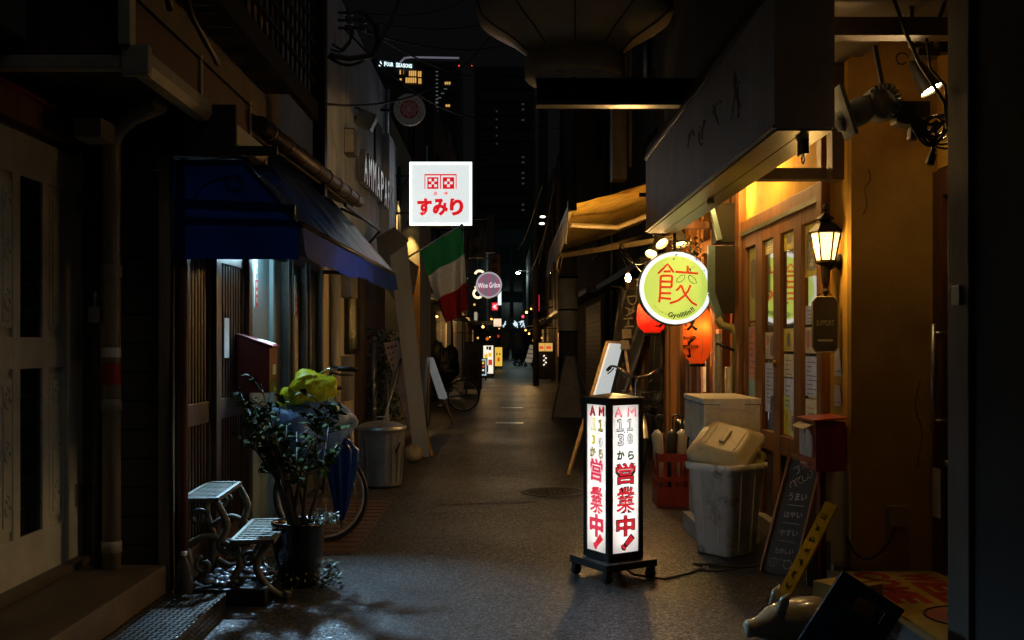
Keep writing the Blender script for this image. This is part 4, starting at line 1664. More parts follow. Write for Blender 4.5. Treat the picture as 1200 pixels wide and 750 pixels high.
mb.build('lit_face', rs)


def gpt(x, y, lift=.0):
    k = .325 / 262
    return gp_ + V(((x - 315) * k, -.068 - lift, -(y - 362) * k))


mb = MB(glow('char_red', (.70, .055, .012), .75, (.6, .06, .02)))
for st in ([(188, 258), (225, 222), (256, 190), (278, 218), (300, 250)], [(227, 243), (278, 243)], [(208, 275), (205, 330), (203, 400), (196, 465)], [(208, 275), (250, 273), (285, 275), (289, 280), (286, 318), (284, 356)], [(208, 315), (285, 317)], [(208, 355), (284, 356)],
           [(205, 398), (282, 400)], [(203, 432), (280, 440)], [(312, 245), (475, 258)], [(400, 202), (400, 248)], [(352, 340), (338, 362), (318, 380)], [(420, 340), (405, 380), (375, 418), (330, 452), (272, 472)], [(356, 345), (372, 390), (400, 430), (430, 465), (466, 486)]):
    mb.tube([gpt(*p) for p in st], .0105, 8)
mb.build('character', rs)
mb = MB(BLACK)
for st in ([(320, 318), (325, 295), (350, 274), (381, 267), (378, 292), (360, 312), (335, 321), (320, 318)], [(408, 270), (430, 276), (455, 298), (465, 328), (440, 328), (415, 312), (406, 290), (408, 270)]):
    mb.tube([gpt(*p) for p in st], .0033, 6)
mb.build('leaf_outline', rs)
mb = MB(glow('sign_ink', (.02, .03, .005), .3, (.02, .02, .01)))
ang_ = R(-106)
for ch in 'Gyoiiiiin!!':
    adv = {'G': .74, 'y': .57, 'o': .6, 'i': .26, 'n': .6, '!': .3}[ch] * .06 / .262
    a = ang_ + adv / 2
    ang_ += adv
    d = V((math.cos(a), 0, math.sin(a)))
    mb.text(ch, gp_ + d * .262 + V((0, -.068, 0)), (-d.z, 0, d.x), -d, size=.06, bold=.035, ext=.001)
mb.use(glow('sign_small', (.3, .2, .02), .4, (.2, .1, .02)))
for k, ch in enumerate('cuisine by'):
    if ch != ' ':
        a = R(-141 + k * 3.8)
        d = V((math.cos(a), 0, math.sin(a)))
        mb.text(ch, gp_ + d * .252 + V((0, -.068, 0)), (-d.z, 0, d.x), -d, size=.024, bold=.02, ext=.001)
mb.build('lettering', rs)
mb = MB(DARKMETAL)
mb.tube([gp_ + V((0, 0, ro)), V((gp_.x, 9.17, 2.75))], .015, 8)
mb.tube([V((1.2, 9.17, 2.75)), V((2.0, 9.17, 2.75))], .02, 8)
mb.build('hanger', rs)


# ---------------------------------------------------------------- lanterns
def lantern(loc, rad, hgt, mat_, chars, label, charmat, face):
    t = thing('paper_lantern', label, 'lantern', loc)
    c = V(loc)
    mb = MB(mat_)
    pr_ = []
    n = 26
    for k in range(n + 1):
        u = k / n
        w = min(1, (1 - abs(2 * u - 1) ** 3.4) ** .5) if 0 < u < 1 else .55
        w = max(w, .55)
        pr_.append((rad * w * (1 + (.012 if k % 2 else -.008)), (u - .5) * hgt))
    mb.lathe([(0, -hgt / 2)] + pr_ + [(0, hgt / 2)], c, 36)
    mb.build('shade', t)
    mb = MB(BLACK)
    for s_ in (-1, 1):
        mb.lathe([(0, s_ * (hgt / 2 + .025)), (rad * .55, s_ * (hgt / 2 + .025)), (rad * .56, s_ * (hgt / 2 - .005)), (0, s_ * (hgt / 2 - .005))], c, 24)
    mb.build('cap', t)
    mb = MB(M('lantern_rib', (.25, .04, .01), .6))
    for k in range(8):
        a = 2 * math.pi * k / 8 + .2
        mb.tube([c + V((math.cos(a) * r_ * 1.006, math.sin(a) * r_ * 1.006, z)) for r_, z in pr_[2:-2]], .0016, 4)
    mb.build('rib', t)
    mb = MB(charmat)
    for k, ch in enumerate(chars):
        a = R(face)
        sub = MB()
        zz = hgt * (.5 - (k + .55) / (len(chars) + .1)) * .92
        n0 = len(mb.bm.verts)
        hh = hgt / len(chars) * .72
        mb.text(ch, V((0, 0, zz)), (1, 0, 0), (0, 0, 1), h=hh, w=min(rad * 1.3, hh * 1.05), bold=.03, ext=.001)
        mb.bm.verts.ensure_lookup_table()
        for v in mb.bm.verts[n0:]:
            th = a + v.co.x / rad
            rr = rad * 1.012 + .004
            u = (v.co.z / hgt + .5)
            w = (1 - abs(2 * min(max(u, .001), .999) - 1) ** 3.2) ** .42
            rr *= max(w, .6)
            v.co = c + V((math.cos(th) * rr, math.sin(th) * rr, v.co.z))
        sub.bm.free()
    mb.build('lettering', t)
    mb = MB(CABLE)
    mb.tube([c + V((0, 0, hgt / 2 + .02)), c + V((0, 0, hgt / 2 + .35))], .005, 5)
    mb.build('cord', t)
    l = bpy.data.lights.new('lantern_bulb', 'POINT')
    l.energy = 2.0
    l.color = (1, .62, .3)
    l.shadow_soft_size = .03
    lo = bpy.data.objects.new('lantern_bulb', l)
    lo.parent = t
    lo.location = (.02, -rad * .45, hgt * .12)
    COL.objects.link(lo)
    return t


LO = M('orange_paper', (.85, .16, .025), .7, var=.15, bump=.1, bs=40, trl=.6)
# the paper glows by the bulb inside: brighter where the bulb sits
nt = LO.node_tree
LO.node_tree.nodes['Principled BSDF'].inputs['Emission Color'].default_value = (1, .16, .015, 1)
LO.node_tree.nodes['Principled BSDF'].inputs['Emission Strength'].default_value = .25
lantern(pt(817, 391, 9.5), .132, .56, LO, '餃子', 'tall orange paper lantern with black characters beside the round sign', M('lantern_ink', (.015, .01, .01), .6), 225)
LR_ = M('red_paper', (.85, .04, .02), .7, bump=.1, bs=40, trl=.6, emit=(1, .028, .012), es=.25)
lantern(pt(764, 370, 10.6), .155, .36, LR_, '餃', 'round red paper lantern partly behind the lime green sign', M('lantern_ink'), 300)


# ---------------------------------------------------------------- bulbs and lamps of the eave
def bare_bulb(p, label, top, s=60, group='bare bulbs under the eave', r=.03, watt=12):
    t = thing('light_bulb', label, 'bulb', p, group=group)
    mb = MB(glow('warm_bulb_%d' % s, (1, .6, .2), s))
    mb.lathe([(0, -r * 1.2), (r * .7, -r), (r, 0), (r * .75, r * .8), (r * .45, r * 1.5), (.0, r * 1.5)], p, 16)
    mb.build('glass', t)
    mb = MB(M('brass'))
    mb.lathe([(r * .45, r * 1.5), (r * .5, r * 1.6), (r * .5, r * 2.9), (0, r * 2.9)], p, 12)
    mb.build('socket', t)
    mb = MB(CABLE)
    mb.tube(sag(p + V((0, 0, r * 2.9)), V(top), .02, 8), .005, 5)
    mb.build('cord', t)
    l = bpy.data.lights.new('bulb_lamp', 'POINT')
    l.energy = watt
    l.color = (1, .58, .19)
    l.shadow_soft_size = .03
    lo = bpy.data.objects.new('bulb_lamp', l)
    lo.parent = t
    lo.location = (0, 0, -r * 2.4)
    COL.objects.link(lo)
    return t


def reflector_lamp(p, d, label, s=45, rad=.065):
    """p = centre of the mouth, d = where it points"""
    t = thing('reflector_lamp', label, 'lamp', p, group='reflector lamps behind the round sign')
    d = V(d).normalized()
    mb = MB(M('lamp_enamel', (.5, .42, .28), .35))
    mb.lathe([(rad, 0), (rad * .98, -.02), (rad * .7, -.08), (rad * .35, -.12), (rad * .35, -.18), (0, -.18), (rad * .3, -.175), (rad * .3, -.115), (rad * .62, -.075), (rad * .93, -.018), (rad, 0)], p, 24, d)
    mb.build('shade', t)
    mb = MB(glow('warm_lens_%d' % s, (1, .66, .26), s))
    mb.lathe([(0, -.012), (rad * .6, -.016), (rad * .9, -.03)], p, 24, d)
    mb.build('lens', t)
    mb = MB(DARKMETAL)
    b = V(p) - d * .17
    mb.tube([b, b + V((0, 0, .06)), V((b.x + .05, b.y + .03, 2.76))], .01, 6)
    mb.build('arm', t)
    l = bpy.data.lights.new('reflector_bulb', 'SPOT')
    l.energy = 40
    l.color = (1, .64, .26)
    l.spot_size = R(92)
    l.spot_blend = .7
    l.shadow_soft_size = .05
    lo = bpy.data.objects.new('reflector_bulb', l)
    lo.parent = t
    lo.location = tuple(d * .01)
    lo.rotation_euler = d.to_track_quat('-Z', 'Y').to_euler()
    COL.objects.link(lo)
    return t


bare_bulb(pt(736, 326, 10.4), 'bare bulb hanging on a wire left of the round sign', pt(726, 285, 10.4), 120, watt=75)
bare_bulb(pt(857, 222, 8.35), 'bare bulb by the wall peeking out below the fascia box', (1.85, 8.35, 3.06), 120, r=.028, watt=7)
bare_bulb(V((1.66, 7.55, 2.86)), 'bare bulb hidden up behind the fascia box over the doors', (1.66, 7.55, 3.06), 120, r=.03, watt=22)
reflector_lamp(pt(763, 298, 9.6), (-.35, -.62, -.8), 'lower reflector lamp glaring at the upper left of the round sign', 14, .056)
reflector_lamp(pt(776, 286, 9.5), (.42, -.68, -.75), 'upper reflector lamp tilted above the round sign', 14, .062)
reflector_lamp(pt(798, 287, 9.6), (.1, -.25, -1), 'downward reflector lamp above the right of the round sign', 14, .085)

# wall lantern
wp = V((1.915, 6.12, 1.98))
wl = thing('wall_lantern', 'lit black carriage lantern on the wall beside the sliding doors', 'lantern', wp)
mb = MB(M('black_iron', (.02, .014, .008), .45, .4))
mb.lathe([(0, .27), (.012, .26), (.02, .235), (.008, .22), (.03, .2), (.058, .175), (.03, .165), (.06, .145), (.098, .10), (.1, .09), (0, .09)], wp, 6, smooth=False)
mb.build('roof', wl)
mb = MB(glow('lantern_glass', (1, .66, .27), 2.6))
mb.lathe([(.082, .088), (.052, -.07)], wp, 6, smooth=False)
mb.build('glass', wl)
mb = MB(M('black_iron'))
for k in range(6):
    ax = V((0, 0, 1)).orthogonal().normalized()
    ay = V((0, 0, 1)).cross(ax)
    t = 2 * math.pi * k / 6
    d = ax * math.cos(t) + ay * math.sin(t)
    mb.tube([wp + d * .086 + V((0, 0, .09)), wp + d * .055 + V((0, 0, -.07))], .006, 5)
mb.lathe([(0, -.07), (.062, -.07), (.062, -.085), (.03, -.1), (.022, -.2), (.014, -.24), (.024, -.255), (.014, -.27), (0, -.3)], wp, 6, smooth=False)
mb.tube([wp + V((.0, 0, -.13)), wp + V((.05, 0, -.1)), wp + V((.085, 0, -.09))], .016, 8)
mb.lathe([(0, .0), (.05, .0), (.045, .02), (0, .025)], wp + V((.09, 0, -.08)), 16, (-1, 0, 0))
mb.build('bracket', wl)
l = bpy.data.lights.new('lantern_lamp', 'POINT')
l.energy = 7
l.color = (1, .55, .14)
l.shadow_soft_size = .04
lo = bpy.data.objects.new('lantern_lamp', l)
lo.parent = wl
lo.location = (-.12, -.05, 0)
COL.objects.link(lo)

# hanging board below the lantern
hb = thing('hanging_board', 'small dark hanging board with chamfered corners under the wall lantern', 'sign', (1.88, 6.1, 1.42))
mb = MB(M('slate_board', (.10, .095, .07), .5, var=.25))
yy = 6.08
Q = [(-.055, -.16), (.055, -.16), (.075, -.13), (.075, .14), (.05, .17), (-.05, .17), (-.075, .14), (-.075, -.13)]
mb.prism([(1.90 + a, yy, 1.52 + b) for a, b in Q], (0, .02, 0))
mb.build('board', hb)
mb = MB(M('board_edge', (.45, .4, .25), .4))
mb.tube([(1.90 + a, yy - .002, 1.52 + b) for a, b in Q], .004, 5, closed=True)
mb.build('edge', hb)
mb = MB(M('chalk_white', (.7, .68, .6), .8))
mb.text('SUPPORT', (1.90, yy - .001, 1.535), (1, 0, 0), (0, 0, 1), w=.105, h=.032, ext=.001)
mb.box(1.855, 1.945, yy - .002, yy - .001, 1.425, 1.437)
mb.build('lettering', hb)
mb = MB(DARKMETAL)
mb.tube([(1.85, yy + .01, 1.69), (1.91, yy + .01, 1.73), (1.95, yy + .01, 1.69)], .003, 5)
mb.build('chain', hb)
for nm, x, y, w, h, lab in (('torn_paper', 981, 424, .07, .17, 'folded paper slip hanging on the ochre wall below the dark board'), ('small_notice', 981, 463, .075, .125, 'small printed notice stuck on the ochre wall above the red mailbox')):
    mb = MB(PAPER)
    p = pt(x, y, 6.2)
    cc = V((1.9985, 6.14, p.z))
    mb.prism([(1.997, 6.14 - w / 2 * 1.8, p.z - h / 2), (1.997, 6.14 + w * .9, p.z - h / 2), (1.997, 6.14 + w * .9, p.z + h / 2), (1.985, 6.14 - w * .9, p.z + h / 2)], (-.002, 0, 0))
    mb.use(INK)
    for k in range(5):
        mb.box(1.9935, 1.9945, 6.14 - w * .7, 6.14 + w * random.uniform(.2, .7), p.z - h * .35 + k * h * .16, p.z - h * .31 + k * h * .16)
    single(nm, mb, lab, 'paper', cc)

# red mailbox on the right
rb = thing('mailbox', 'red wall mailbox stuffed with flyers on the ochre shop', 'mailbox', (1.88, 6.0, .68))
mb = MB(RED)
mb.box(1.76, 1.93, 5.80, 6.12, .685, .965, .008)
mb.box(1.93, 1.999, 5.99, 6.08, .72, .93)
mb.build('body', rb)
mb = MB(M('mail_lid', (.5, .07, .02), .3, var=.3, coat=.3))  # brighter orange lid colour paints in the light falling from above
mb.prism([(1.745, 5.79, .968), (1.94, 5.79, .985), (1.94, 5.79, .995), (1.745, 5.79, .978)], (0, .34, 0))
mb.build('lid', rb)
mb = MB(M('silver_flyer', (.55, .53, .45), .25, .4, bump=.3, bs=40))
mb.prism([(1.757, 5.83, .955), (1.70, 5.83, .925), (1.70, 5.83, .922), (1.757, 5.83, .95)], (0, .26, 0))
mb.use(PAPER)
for k in range(6):
    mb.box(1.748, 1.759, 5.84 + k * .042, 5.872 + k * .042, .76, .89 + .02 * (k % 3))
mb.build('flyers', rb)
mb = MB(STEEL)
mb.tube([(1.76, 5.9, .72), (1.74, 5.9, .715), (1.74, 6.02, .715), (1.76, 6.02, .72)], .005, 6)
mb.build('handle', rb)
mb = MB(M('oxide_red'))
mb.tube([(1.84, 5.95, .68), (1.84, 5.95, .0)], .024, 10)
single('red_pipe', mb, 'thin red pipe running down the wall below the right mailbox', 'pipe', (1.84, 5.95, 0))
mb = MB(CREAMP)
mb.box(1.872, 1.998, 5.99, 6.02, .13, .66, .003)
mb.use(M('meter_grey')).box(1.76, 1.90, 5.97, 5.988, .0, .26, .004)
single('pale_panel', mb, 'pale panel fixed to the wall below the right red mailbox', 'panel', (1.99, 6.1, .1))

ob_ = thing('outlet_box', 'small dusty outlet box low on the ochre front wall by the doormat', 'outlet', (2.26, 5.9, .42))
mb = MB(M('dusty_box', (.30, .2, .07), .6, var=.3))
mb.box(2.20, 2.32, 5.86, 5.919, .36, .48, .006)
mb.build('box', ob_)
mb = MB(CABLE)
mb.tube(smooth([(2.26, 5.9, .37), (2.2, 5.9, .25), (2.1, 5.9, .17), (2.02, 5.9, .2), (1.97, 5.91, .3)]), .006, 6)
mb.build('cord', ob_)
mb = MB(M('plaster_crack', (.14, .08, .02), .9))
mb.tube(smooth([(2.10, 5.918, 2.42), (2.11, 5.918, 2.36), (2.08, 5.918, 2.31), (2.09, 5.918, 2.22), (2.07, 5.918, 2.16)], 4), .0035, 4)
mb.tube(smooth([(2.40, 5.918, 1.2), (2.37, 5.918, 1.05), (2.41, 5.918, .9), (2.38, 5.918, .7)], 4), .003, 4)
mb.build('crack', gs)
# ================================================================ RIGHT: near pier and clutter
pi_ = thing('neighbour_pier', 'dark corner pier of the next building framing the shop entrance', 'pillar', (1.9, 4.1, 0))
mb = MB(M('pier_side', (.16, .14, .11), .6, var=.3, vs=3, streak=True))
mb.box(1.81, 2.4, 4.0, 4.19, 0, 5.0, .006)
mb.build('pier', pi_)
mb = MB(DWALL)
mb.box(1.83, 4.5, 2.2, 3.99, 0, 5.5)
mb.build('wall', pi_)
mb = MB(STEEL)
mb.box(1.795, 1.809, 4.05, 4.12, 1.56, 1.64, .004)
mb.build('latch', pi_)

# spot lamp over the entrance and its cable tangle
bm_ = thing('lamp_beam', 'dark timber beam carrying the spot lamp over the shop entrance', 'beam', (1.9, 4.9, 2.95))
mb = MB(M('bracket_wood'))
mb.box(1.55, 2.9, 4.95, 5.05, 2.90, 2.99, .005)
mb.build('timber', bm_)
sp = pt(1092, 106, 5.35)
sl = thing('spot_lamp', 'lit black spot lamp pointing down over the shop entrance', 'spot lamp', sp)
dv = V((.4, -.25, -.85)).normalized()
mb = MB(BLACK)
mb.lathe([(.06, 0), (.06, -.02), (.05, -.1), (.034, -.17), (.018, -.2), (0, -.2), (.02, -.18), (.038, -.1), (.053, -.02), (.06, 0)], sp, 20, dv)
mb.build('housing', sl)
mb = MB(glow('spot_lens', (1, .66, .25), 75))
mb.lathe([(0, -.002), (.054, -.01)], sp, 20, dv)
mb.build('lens', sl)
mb = MB(BLACK)
b = sp - dv * .17
mb.tube([b, b + V((.01, 0, .06)), V((b.x + .0, 5.35, 3.0))], .014, 8)
mb.box(b.x - .08, b.x + .03, 5.15, 5.25, 2.86, 2.90)
mb.tube(arc(b + V((-.07, 0, .03)), .03, 0, 5.5, 12), .006, 5)
mb.box(b.x + .03, b.x + .09, 5.17, 5.23, b.z - .0, b.z + .06)
mb.build('bracket', sl)
l = bpy.data.lights.new('spot_lamp_light', 'SPOT')
l.energy = 80
l.color = (1, .66, .3)
l.spot_size = R(115)
l.spot_blend = .6
l.shadow_soft_size = .04
lo = bpy.data.objects.new('spot_lamp_light', l)
lo.parent = sl
lo.location = tuple(V((-.03, -.02, -.035)))
lo.rotation_euler = V((-.85, -.45, -.3)).to_track_quat('-Z', 'Y').to_euler()
COL.objects.link(lo)
fo = thing('floodlight', 'dusty unlit floodlight and motor hung under the beam at the entrance', 'floodlight', pt(1010, 135, 5.2))
FLD = M('dusty_grey', (.16, .17, .155), .7, var=.4, vs=12, bump=.2)
c = pt(1003, 133, 4.95)
mb = MB(FLD)
mb.lathe([(0, .09), (.05, .085), (.07, .02), (.055, -.08), (.03, -.11), (0, -.11)], c, 20, (.75, -.35, .45))
mb.obox(c + V((-.065, -.02, .0)), (.02, .16, .25), Matrix.Rotation(R(-18), 3, 'Y'), .006)
mb.build('housing', fo)
c2 = pt(1032, 121, 4.98)
mb = MB(FLD)
mb.lathe([(0, .05), (.075, .05), (.085, .04), (.085, -.04), (.075, -.05), (0, -.05)], c2, 24, (.3, -.9, .25))
for k in range(20):
    a = 2 * math.pi * k / 20
    mb.obox(c2 + V((math.cos(a) * .07, -.052, math.sin(a) * .07)), (.012, .012, .03), Matrix.Rotation(-a + R(90), 3, 'Y'))
mb.build('motor', fo)
mb = MB(BLACK)
mb.beam(c2 + V((-.15, .03, -.03)), c2 + V((.24, .03, -.03)), .07, .08)
mb.beam(c2 + V((.05, .05, -.03)), V((c2.x + .05, 5.2, 2.92)), .02, .02)
mb.obox(c2 + V((.13, 0, -.06)), (.12, .1, .11), Matrix.Rotation(R(12), 3, 'Y'), .01)
mb.obox(c2 + V((.16, 0, -.12)), (.04, .05, .12), Matrix.Rotation(R(5), 3, 'Y'), .01)
mb.build('clamp', fo)
ct = thing('cable_tangle', 'tangle of black cables with a hanging plug under the spot lamp', 'cables', pt(1090, 150, 4.9))
mb = MB(CABLE)
rc = random.Random(5)
for k in range(9):
    a = pt(1045 + rc.uniform(0, 30), 128 + rc.uniform(-6, 12), 4.9)
    b = pt(1100 + rc.uniform(-8, 10), 142 + rc.uniform(-4, 16), 4.9)
    mb.tube(sag(a, b, rc.uniform(.03, .12), 12), .007, 5)
for k in range(4):
    mb.tube(arc(pt(1094 + k * 4, 148 + k * 2, 4.9 + .01 * k), .05 + .012 * k, 0, 6.28, 20, (1, 0, 0), (.0, .2, 1)), .0055, 5)
mb.tube([pt(1048, 0, 4.9), pt(1062, 40, 4.9), pt(1078, 75, 4.9), pt(1107, 120, 4.9), pt(1112, 158, 4.9)], .009, 6)
mb.tube([pt(1086, 45, 4.9), pt(1090, 80, 4.9), pt(1108, 100, 4.9), pt(1110, 128, 4.9)], .007, 6)
mb.tube([pt(1098, 145, 4.9), pt(1095, 165, 4.9), pt(1092, 182, 4.9)], .007, 6)
mb.build('cable', ct)
mb = MB(BLACK)
mb.beam(pt(1093, 180, 4.9), pt(1089, 193, 4.9), .03, .035, bev=.006)
mb.beam(pt(1094, 174, 4.9), pt(1092, 181, 4.9), .018, .018)
mb.build('plug', ct)

# welcome mat with a pink pig face
mt = thing('welcome_mat', 'yellow doormat with red WELCOME lettering and a pink pig face', 'doormat', (2.17, 5.2, .1))
MATY = M('mat_yellow', (.42, .28, .05), .95, var=.3, vs=20, bump=.6, bs=220)
mb = MB(MATY)
mb.box(1.90, 2.46, 4.45, 5.83, .1, .112, .004)
mb.build('pile', mt)
mb = MB(M('mat_red', (.33, .02, .015), .95, bump=.5, bs=220))
for k, ch in enumerate('WEL'):
    mb.text(ch, (2.30, 5.68 - k * .22, .1122), (0, -1, 0), (1, 0, 0), h=.2, w=.2, bold=.045, ext=.002)
for k, ch in enumerate('COME'):
    mb.text(ch, (2.05, 5.74 - k * .18, .1122), (0, -1, 0), (1, 0, 0), h=.19, w=.165, bold=.045, ext=.002)
mb.build('lettering', mt)
mb = MB(M('mat_pink', (.4, .13, .09), .95, bump=.5, bs=220))
mb.lathe([(0, .0021), (.2, .002)], (2.2, 4.85, .112), 28)
mb.use(M('mat_ink', (.03, .02, .02), .95))
mb.tube([(2.2 + .2 * math.cos(t), 4.85 + .2 * math.sin(t), .114) for t in (2 * math.pi * k / 32 for k in range(32))], .006, 5, closed=True)
mb.tube([(2.17 + .065 * math.cos(t), 4.85 + .085 * math.sin(t), .114) for t in (2 * math.pi * k / 24 for k in range(24))], .005, 5, closed=True)
for s_ in (-1, 1):
    mb.tube([(2.17 + .016 * math.cos(t), 4.85 + s_ * .03 + .012 * math.sin(t), .114) for t in (2 * math.pi * k / 12 for k in range(12))], .005, 5, closed=True)
    mb.tube(arc((2.28, 4.85 + s_ * .09, .114), .03, 0, math.pi, 8, (0, 1, 0), (1, 0, 0)), .005, 5)
    mb.tube([(2.36, 4.85 + s_ * .08, .114), (2.43, 4.85 + s_ * .16, .114), (2.31, 4.85 + s_ * .18, .114)], .006, 5)
mb.build('pig_face', mt)

# leaning chalk board and yellow stick
cb = thing('chalkboard', 'narrow chalkboard with handwritten white lines leaning below the red mailbox', 'chalkboard', (1.7, 6.25, 0))
bl, br = V((1.575, 6.30, .012)), V((1.735, 6.14, .012))
tl_, tr_ = V((1.80, 6.46, .70)), V((1.95, 6.30, .68))
mb = MB(M('chalk_black', (.022, .022, .022), .6, var=.3, vs=5, bump=.05))
nn = (br - bl).cross(tl_ - bl).normalized()
mb.prism([bl, br, tr_, tl_], -nn * .018)
mb.build('board', cb)
mb = MB(WOOD_B)
mb.beam(bl, tl_, .014, .03)
mb.beam(br, tr_, .014, .03)
mb.beam(tl_, tr_, .014, .03)
mb.build('frame', cb)
X_, U_ = (br - bl).normalized(), (tl_ - bl).normalized()
mb = MB(M('chalk_white'))
for k, (wd_, h_) in enumerate((('うまい', .062), ('はやい', .05), ('やすい', .05), ('たのしい', .045))):
    o = bl.lerp(br, .52) + (tl_ - bl) * (.66 - k * .155) + nn * .002
    mb.text(wd_, o, X_, U_, h=h_ * .8, w=.12, ext=.001, rot=R(4))
    o2 = o - U_ * .055
    mb.tube([o2 - X_ * .06, o2, o2 + X_ * .06], .0016, 4)
for k in range(7):
    o = bl.lerp(br, .3 + .1 * (k % 5)) + (tl_ - bl) * (.76 + .025 * k) + nn * .003
    mb.tube([o + X_ * .02 * math.cos(t) + U_ * .025 * math.sin(t) for t in (k_ * .6 + k for k_ in range(8))], .0016, 4)
for k in (0, 1):
    o = bl.lerp(br, .3 + .42 * k) + (tl_ - bl) * .09 + nn * .003
    mb.tube([o + X_ * .026 * math.cos(t) + U_ * .028 * math.sin(t) for t in (k_ * .55 for k_ in range(12))], .0016, 4)
mb.build('chalk_writing', cb)
ys_ = thing('yellow_plank', 'yellow plank with black scribbles leaning diagonally under the red mailbox', 'plank', (1.6, 5.7, 0))
a, b = V((1.50, 5.55, .02)), V((1.83, 5.74, .51))
mb = MB(M('yellow_board', (.9, .68, .02), .5, var=.3, vs=9, bump=.1))
mb.beam(a, b, .072, .03, up=(-.55, -.8, .25), bev=.003)
mb.build('board', ys_)
mb = MB(M('mat_ink'))
d = (b - a).normalized()
s_ = d.cross(V((-.55, -.8, .25)).normalized()).normalized()
n_ = s_.cross(d).normalized()
if n_.y > 0:
    n_ = -n_
for k in range(7):
    o = a + d * (.08 + k * .075) + n_ * .0165
    scrawl(mb, o, d, n_.cross(d), .045, .036, 50 + k, .0018, 5)
mb.build('scribbles', ys_)

# yellow carton, navy crate, pig figure
ca = thing('carton', 'yellow cardboard carton half hidden behind the navy crate', 'box', (1.80, 5.35, 0))
mb = MB(M('yellow_card', (.40, .25, .035), .8, var=.25))
mb.obox((1.74, 5.2, .10), (.26, .22, .2), Matrix.Rotation(R(28), 3, 'Z'), .004)
mb.build('body', ca)
mb = MB(M('yellow_card'))
mb.obox((1.68, 5.08, .21), (.24, .14, .006), Matrix.Rotation(R(28), 3, 'Z') @ Matrix.Rotation(R(-18), 3, 'X'))
mb.build('flap', ca)
cr = thing('navy_crate', 'glossy navy plastic crate tipped on its corner beside the pig figure', 'crate', (1.46, 4.4, .0))
CRT = M('navy_plastic', (.03, .08, .16), .25, var=.4, vs=8, bump=.25, bs=45, coat=.4)
rot = Matrix.Rotation(R(-22), 3, 'Z') @ Matrix.Rotation(R(31), 3, 'Y') @ Matrix.Rotation(R(-14), 3, 'X')
cc = V((1.46, 4.33, .215))
mb = MB(CRT)
wx, wz, dp = .285, .36, .10


def cp(x, y, z):
    return cc + rot @ V((x, y, z))


def cbx(x0_, x1_, y0_, y1_, z0_, z1_, bev=.006):
    mb.obox(cp((x0_ + x1_) / 2, (y0_ + y1_) / 2, (z0_ + z1_) / 2), (x1_ - x0_, y1_ - y0_, z1_ - z0_), rot, bev)


h, v = wx / 2, wz / 2
hx0, hx1, hz0, hz1 = -.035, .085, .065, .125
cbx(-h, hx0, -.012, .012, -v, v)
cbx(hx1, h, -.012, .012, -v, v)
cbx(hx0, hx1, -.012, .012, -v, hz0)
cbx(hx0, hx1, -.012, .012, hz1, v)
cbx(-h, -h + .015, .012, dp, -v, v)
cbx(h - .015, h, .012, dp, -v, v)
cbx(-h, h, .012, dp, -v, -v + .015)
cbx(-h, h, .012, dp, v - .015, v)
for k in range(7):
    x_ = -h + .02 + k * (wx - .04) / 6
    cbx(x_ - .005, x_ + .005, -.018, -.012, -v, hz0 - .02, .002)
cbx(-h, h, -.02, -.012, v - .02, v, .002)
cbx(-h, h, -.02, -.012, -v, -v + .02, .002)
mb.build('body', cr)
PIG = M('pig_glaze', (.42, .34, .2), .25, var=.35, vs=7, coat=.4, bump=.05)
mb = MB(PIG)
pc = V((1.34, 4.78, .10))
bm0 = len(mb.bm.verts)
mb.lathe([(0, .235), (.03, .232), (.042, .22), (.04, .2), (.052, .16), (.085, .11), (.105, .03), (.11, -.06), (.1, -.14), (.06, -.2), (0, -.22)], pc + V((0, 0, .01)), 24, (-.93, -.15, -.1))
for s_, xo in ((-1, .0), (1, .02)):
    mb.tube([pc + V((-.07, s_ * .055, .07)), pc + V((-.055, s_ * .075, .13)), pc + V((-.085 + .05, s_ * .085, .165))], [.028, .024, .004], 8)
for dx in (-.06, .1):
    for s_ in (-1, 1):
        mb.tube([pc + V((dx, s_ * .05, -.05)), pc + V((dx - .01, s_ * .06, -.1))], [.03, .024], 8)
mb.tube([pc + V((.2, 0, .05)), pc + V((.225, .02, .07)), pc + V((.23, -.01, .085))], .008, 6)
pg = single('pig_figure', mb, 'glazed pale ceramic pig figure lying in front of the navy crate', 'figurine', (1.34, 4.78, 0))
mb = MB(BLACK)
for s_ in (-1, 1):
    mb.ball(pc + V((-.135, s_ * .052 - .02, .05)), .009, n=8)
    mb.ball(pc + V((-.222, s_ * .014 - .035, -.004)), .006, n=8)
mb.build('eye', pg)

# rubbish bin
rbn = thing('rubbish_bin', 'grimy pale grey square rubbish bin with its lid askew, tinted yellow as by lamplight', 'rubbish bin', (1.50, 6.95, 0), R(38))
BIN = M('bin_plastic', (.78, .78, .75), .5, var=.3, vs=4, bump=.06, rust=(.2, .18, .14), rs=5, streak=True)
mb = MB(BIN)


def rrect(w, z, r=.05, n=5):
    P = []
    for cx, cy, a0 in ((1, 1, 0), (-1, 1, 90), (-1, -1, 180), (1, -1, 270)):
        for k in range(n + 1):
            a = R(a0 + 90 * k / n)
            P.append(V((cx * (w - r) + math.cos(a) * r, cy * (w - r) + math.sin(a) * r, z)))
    return P


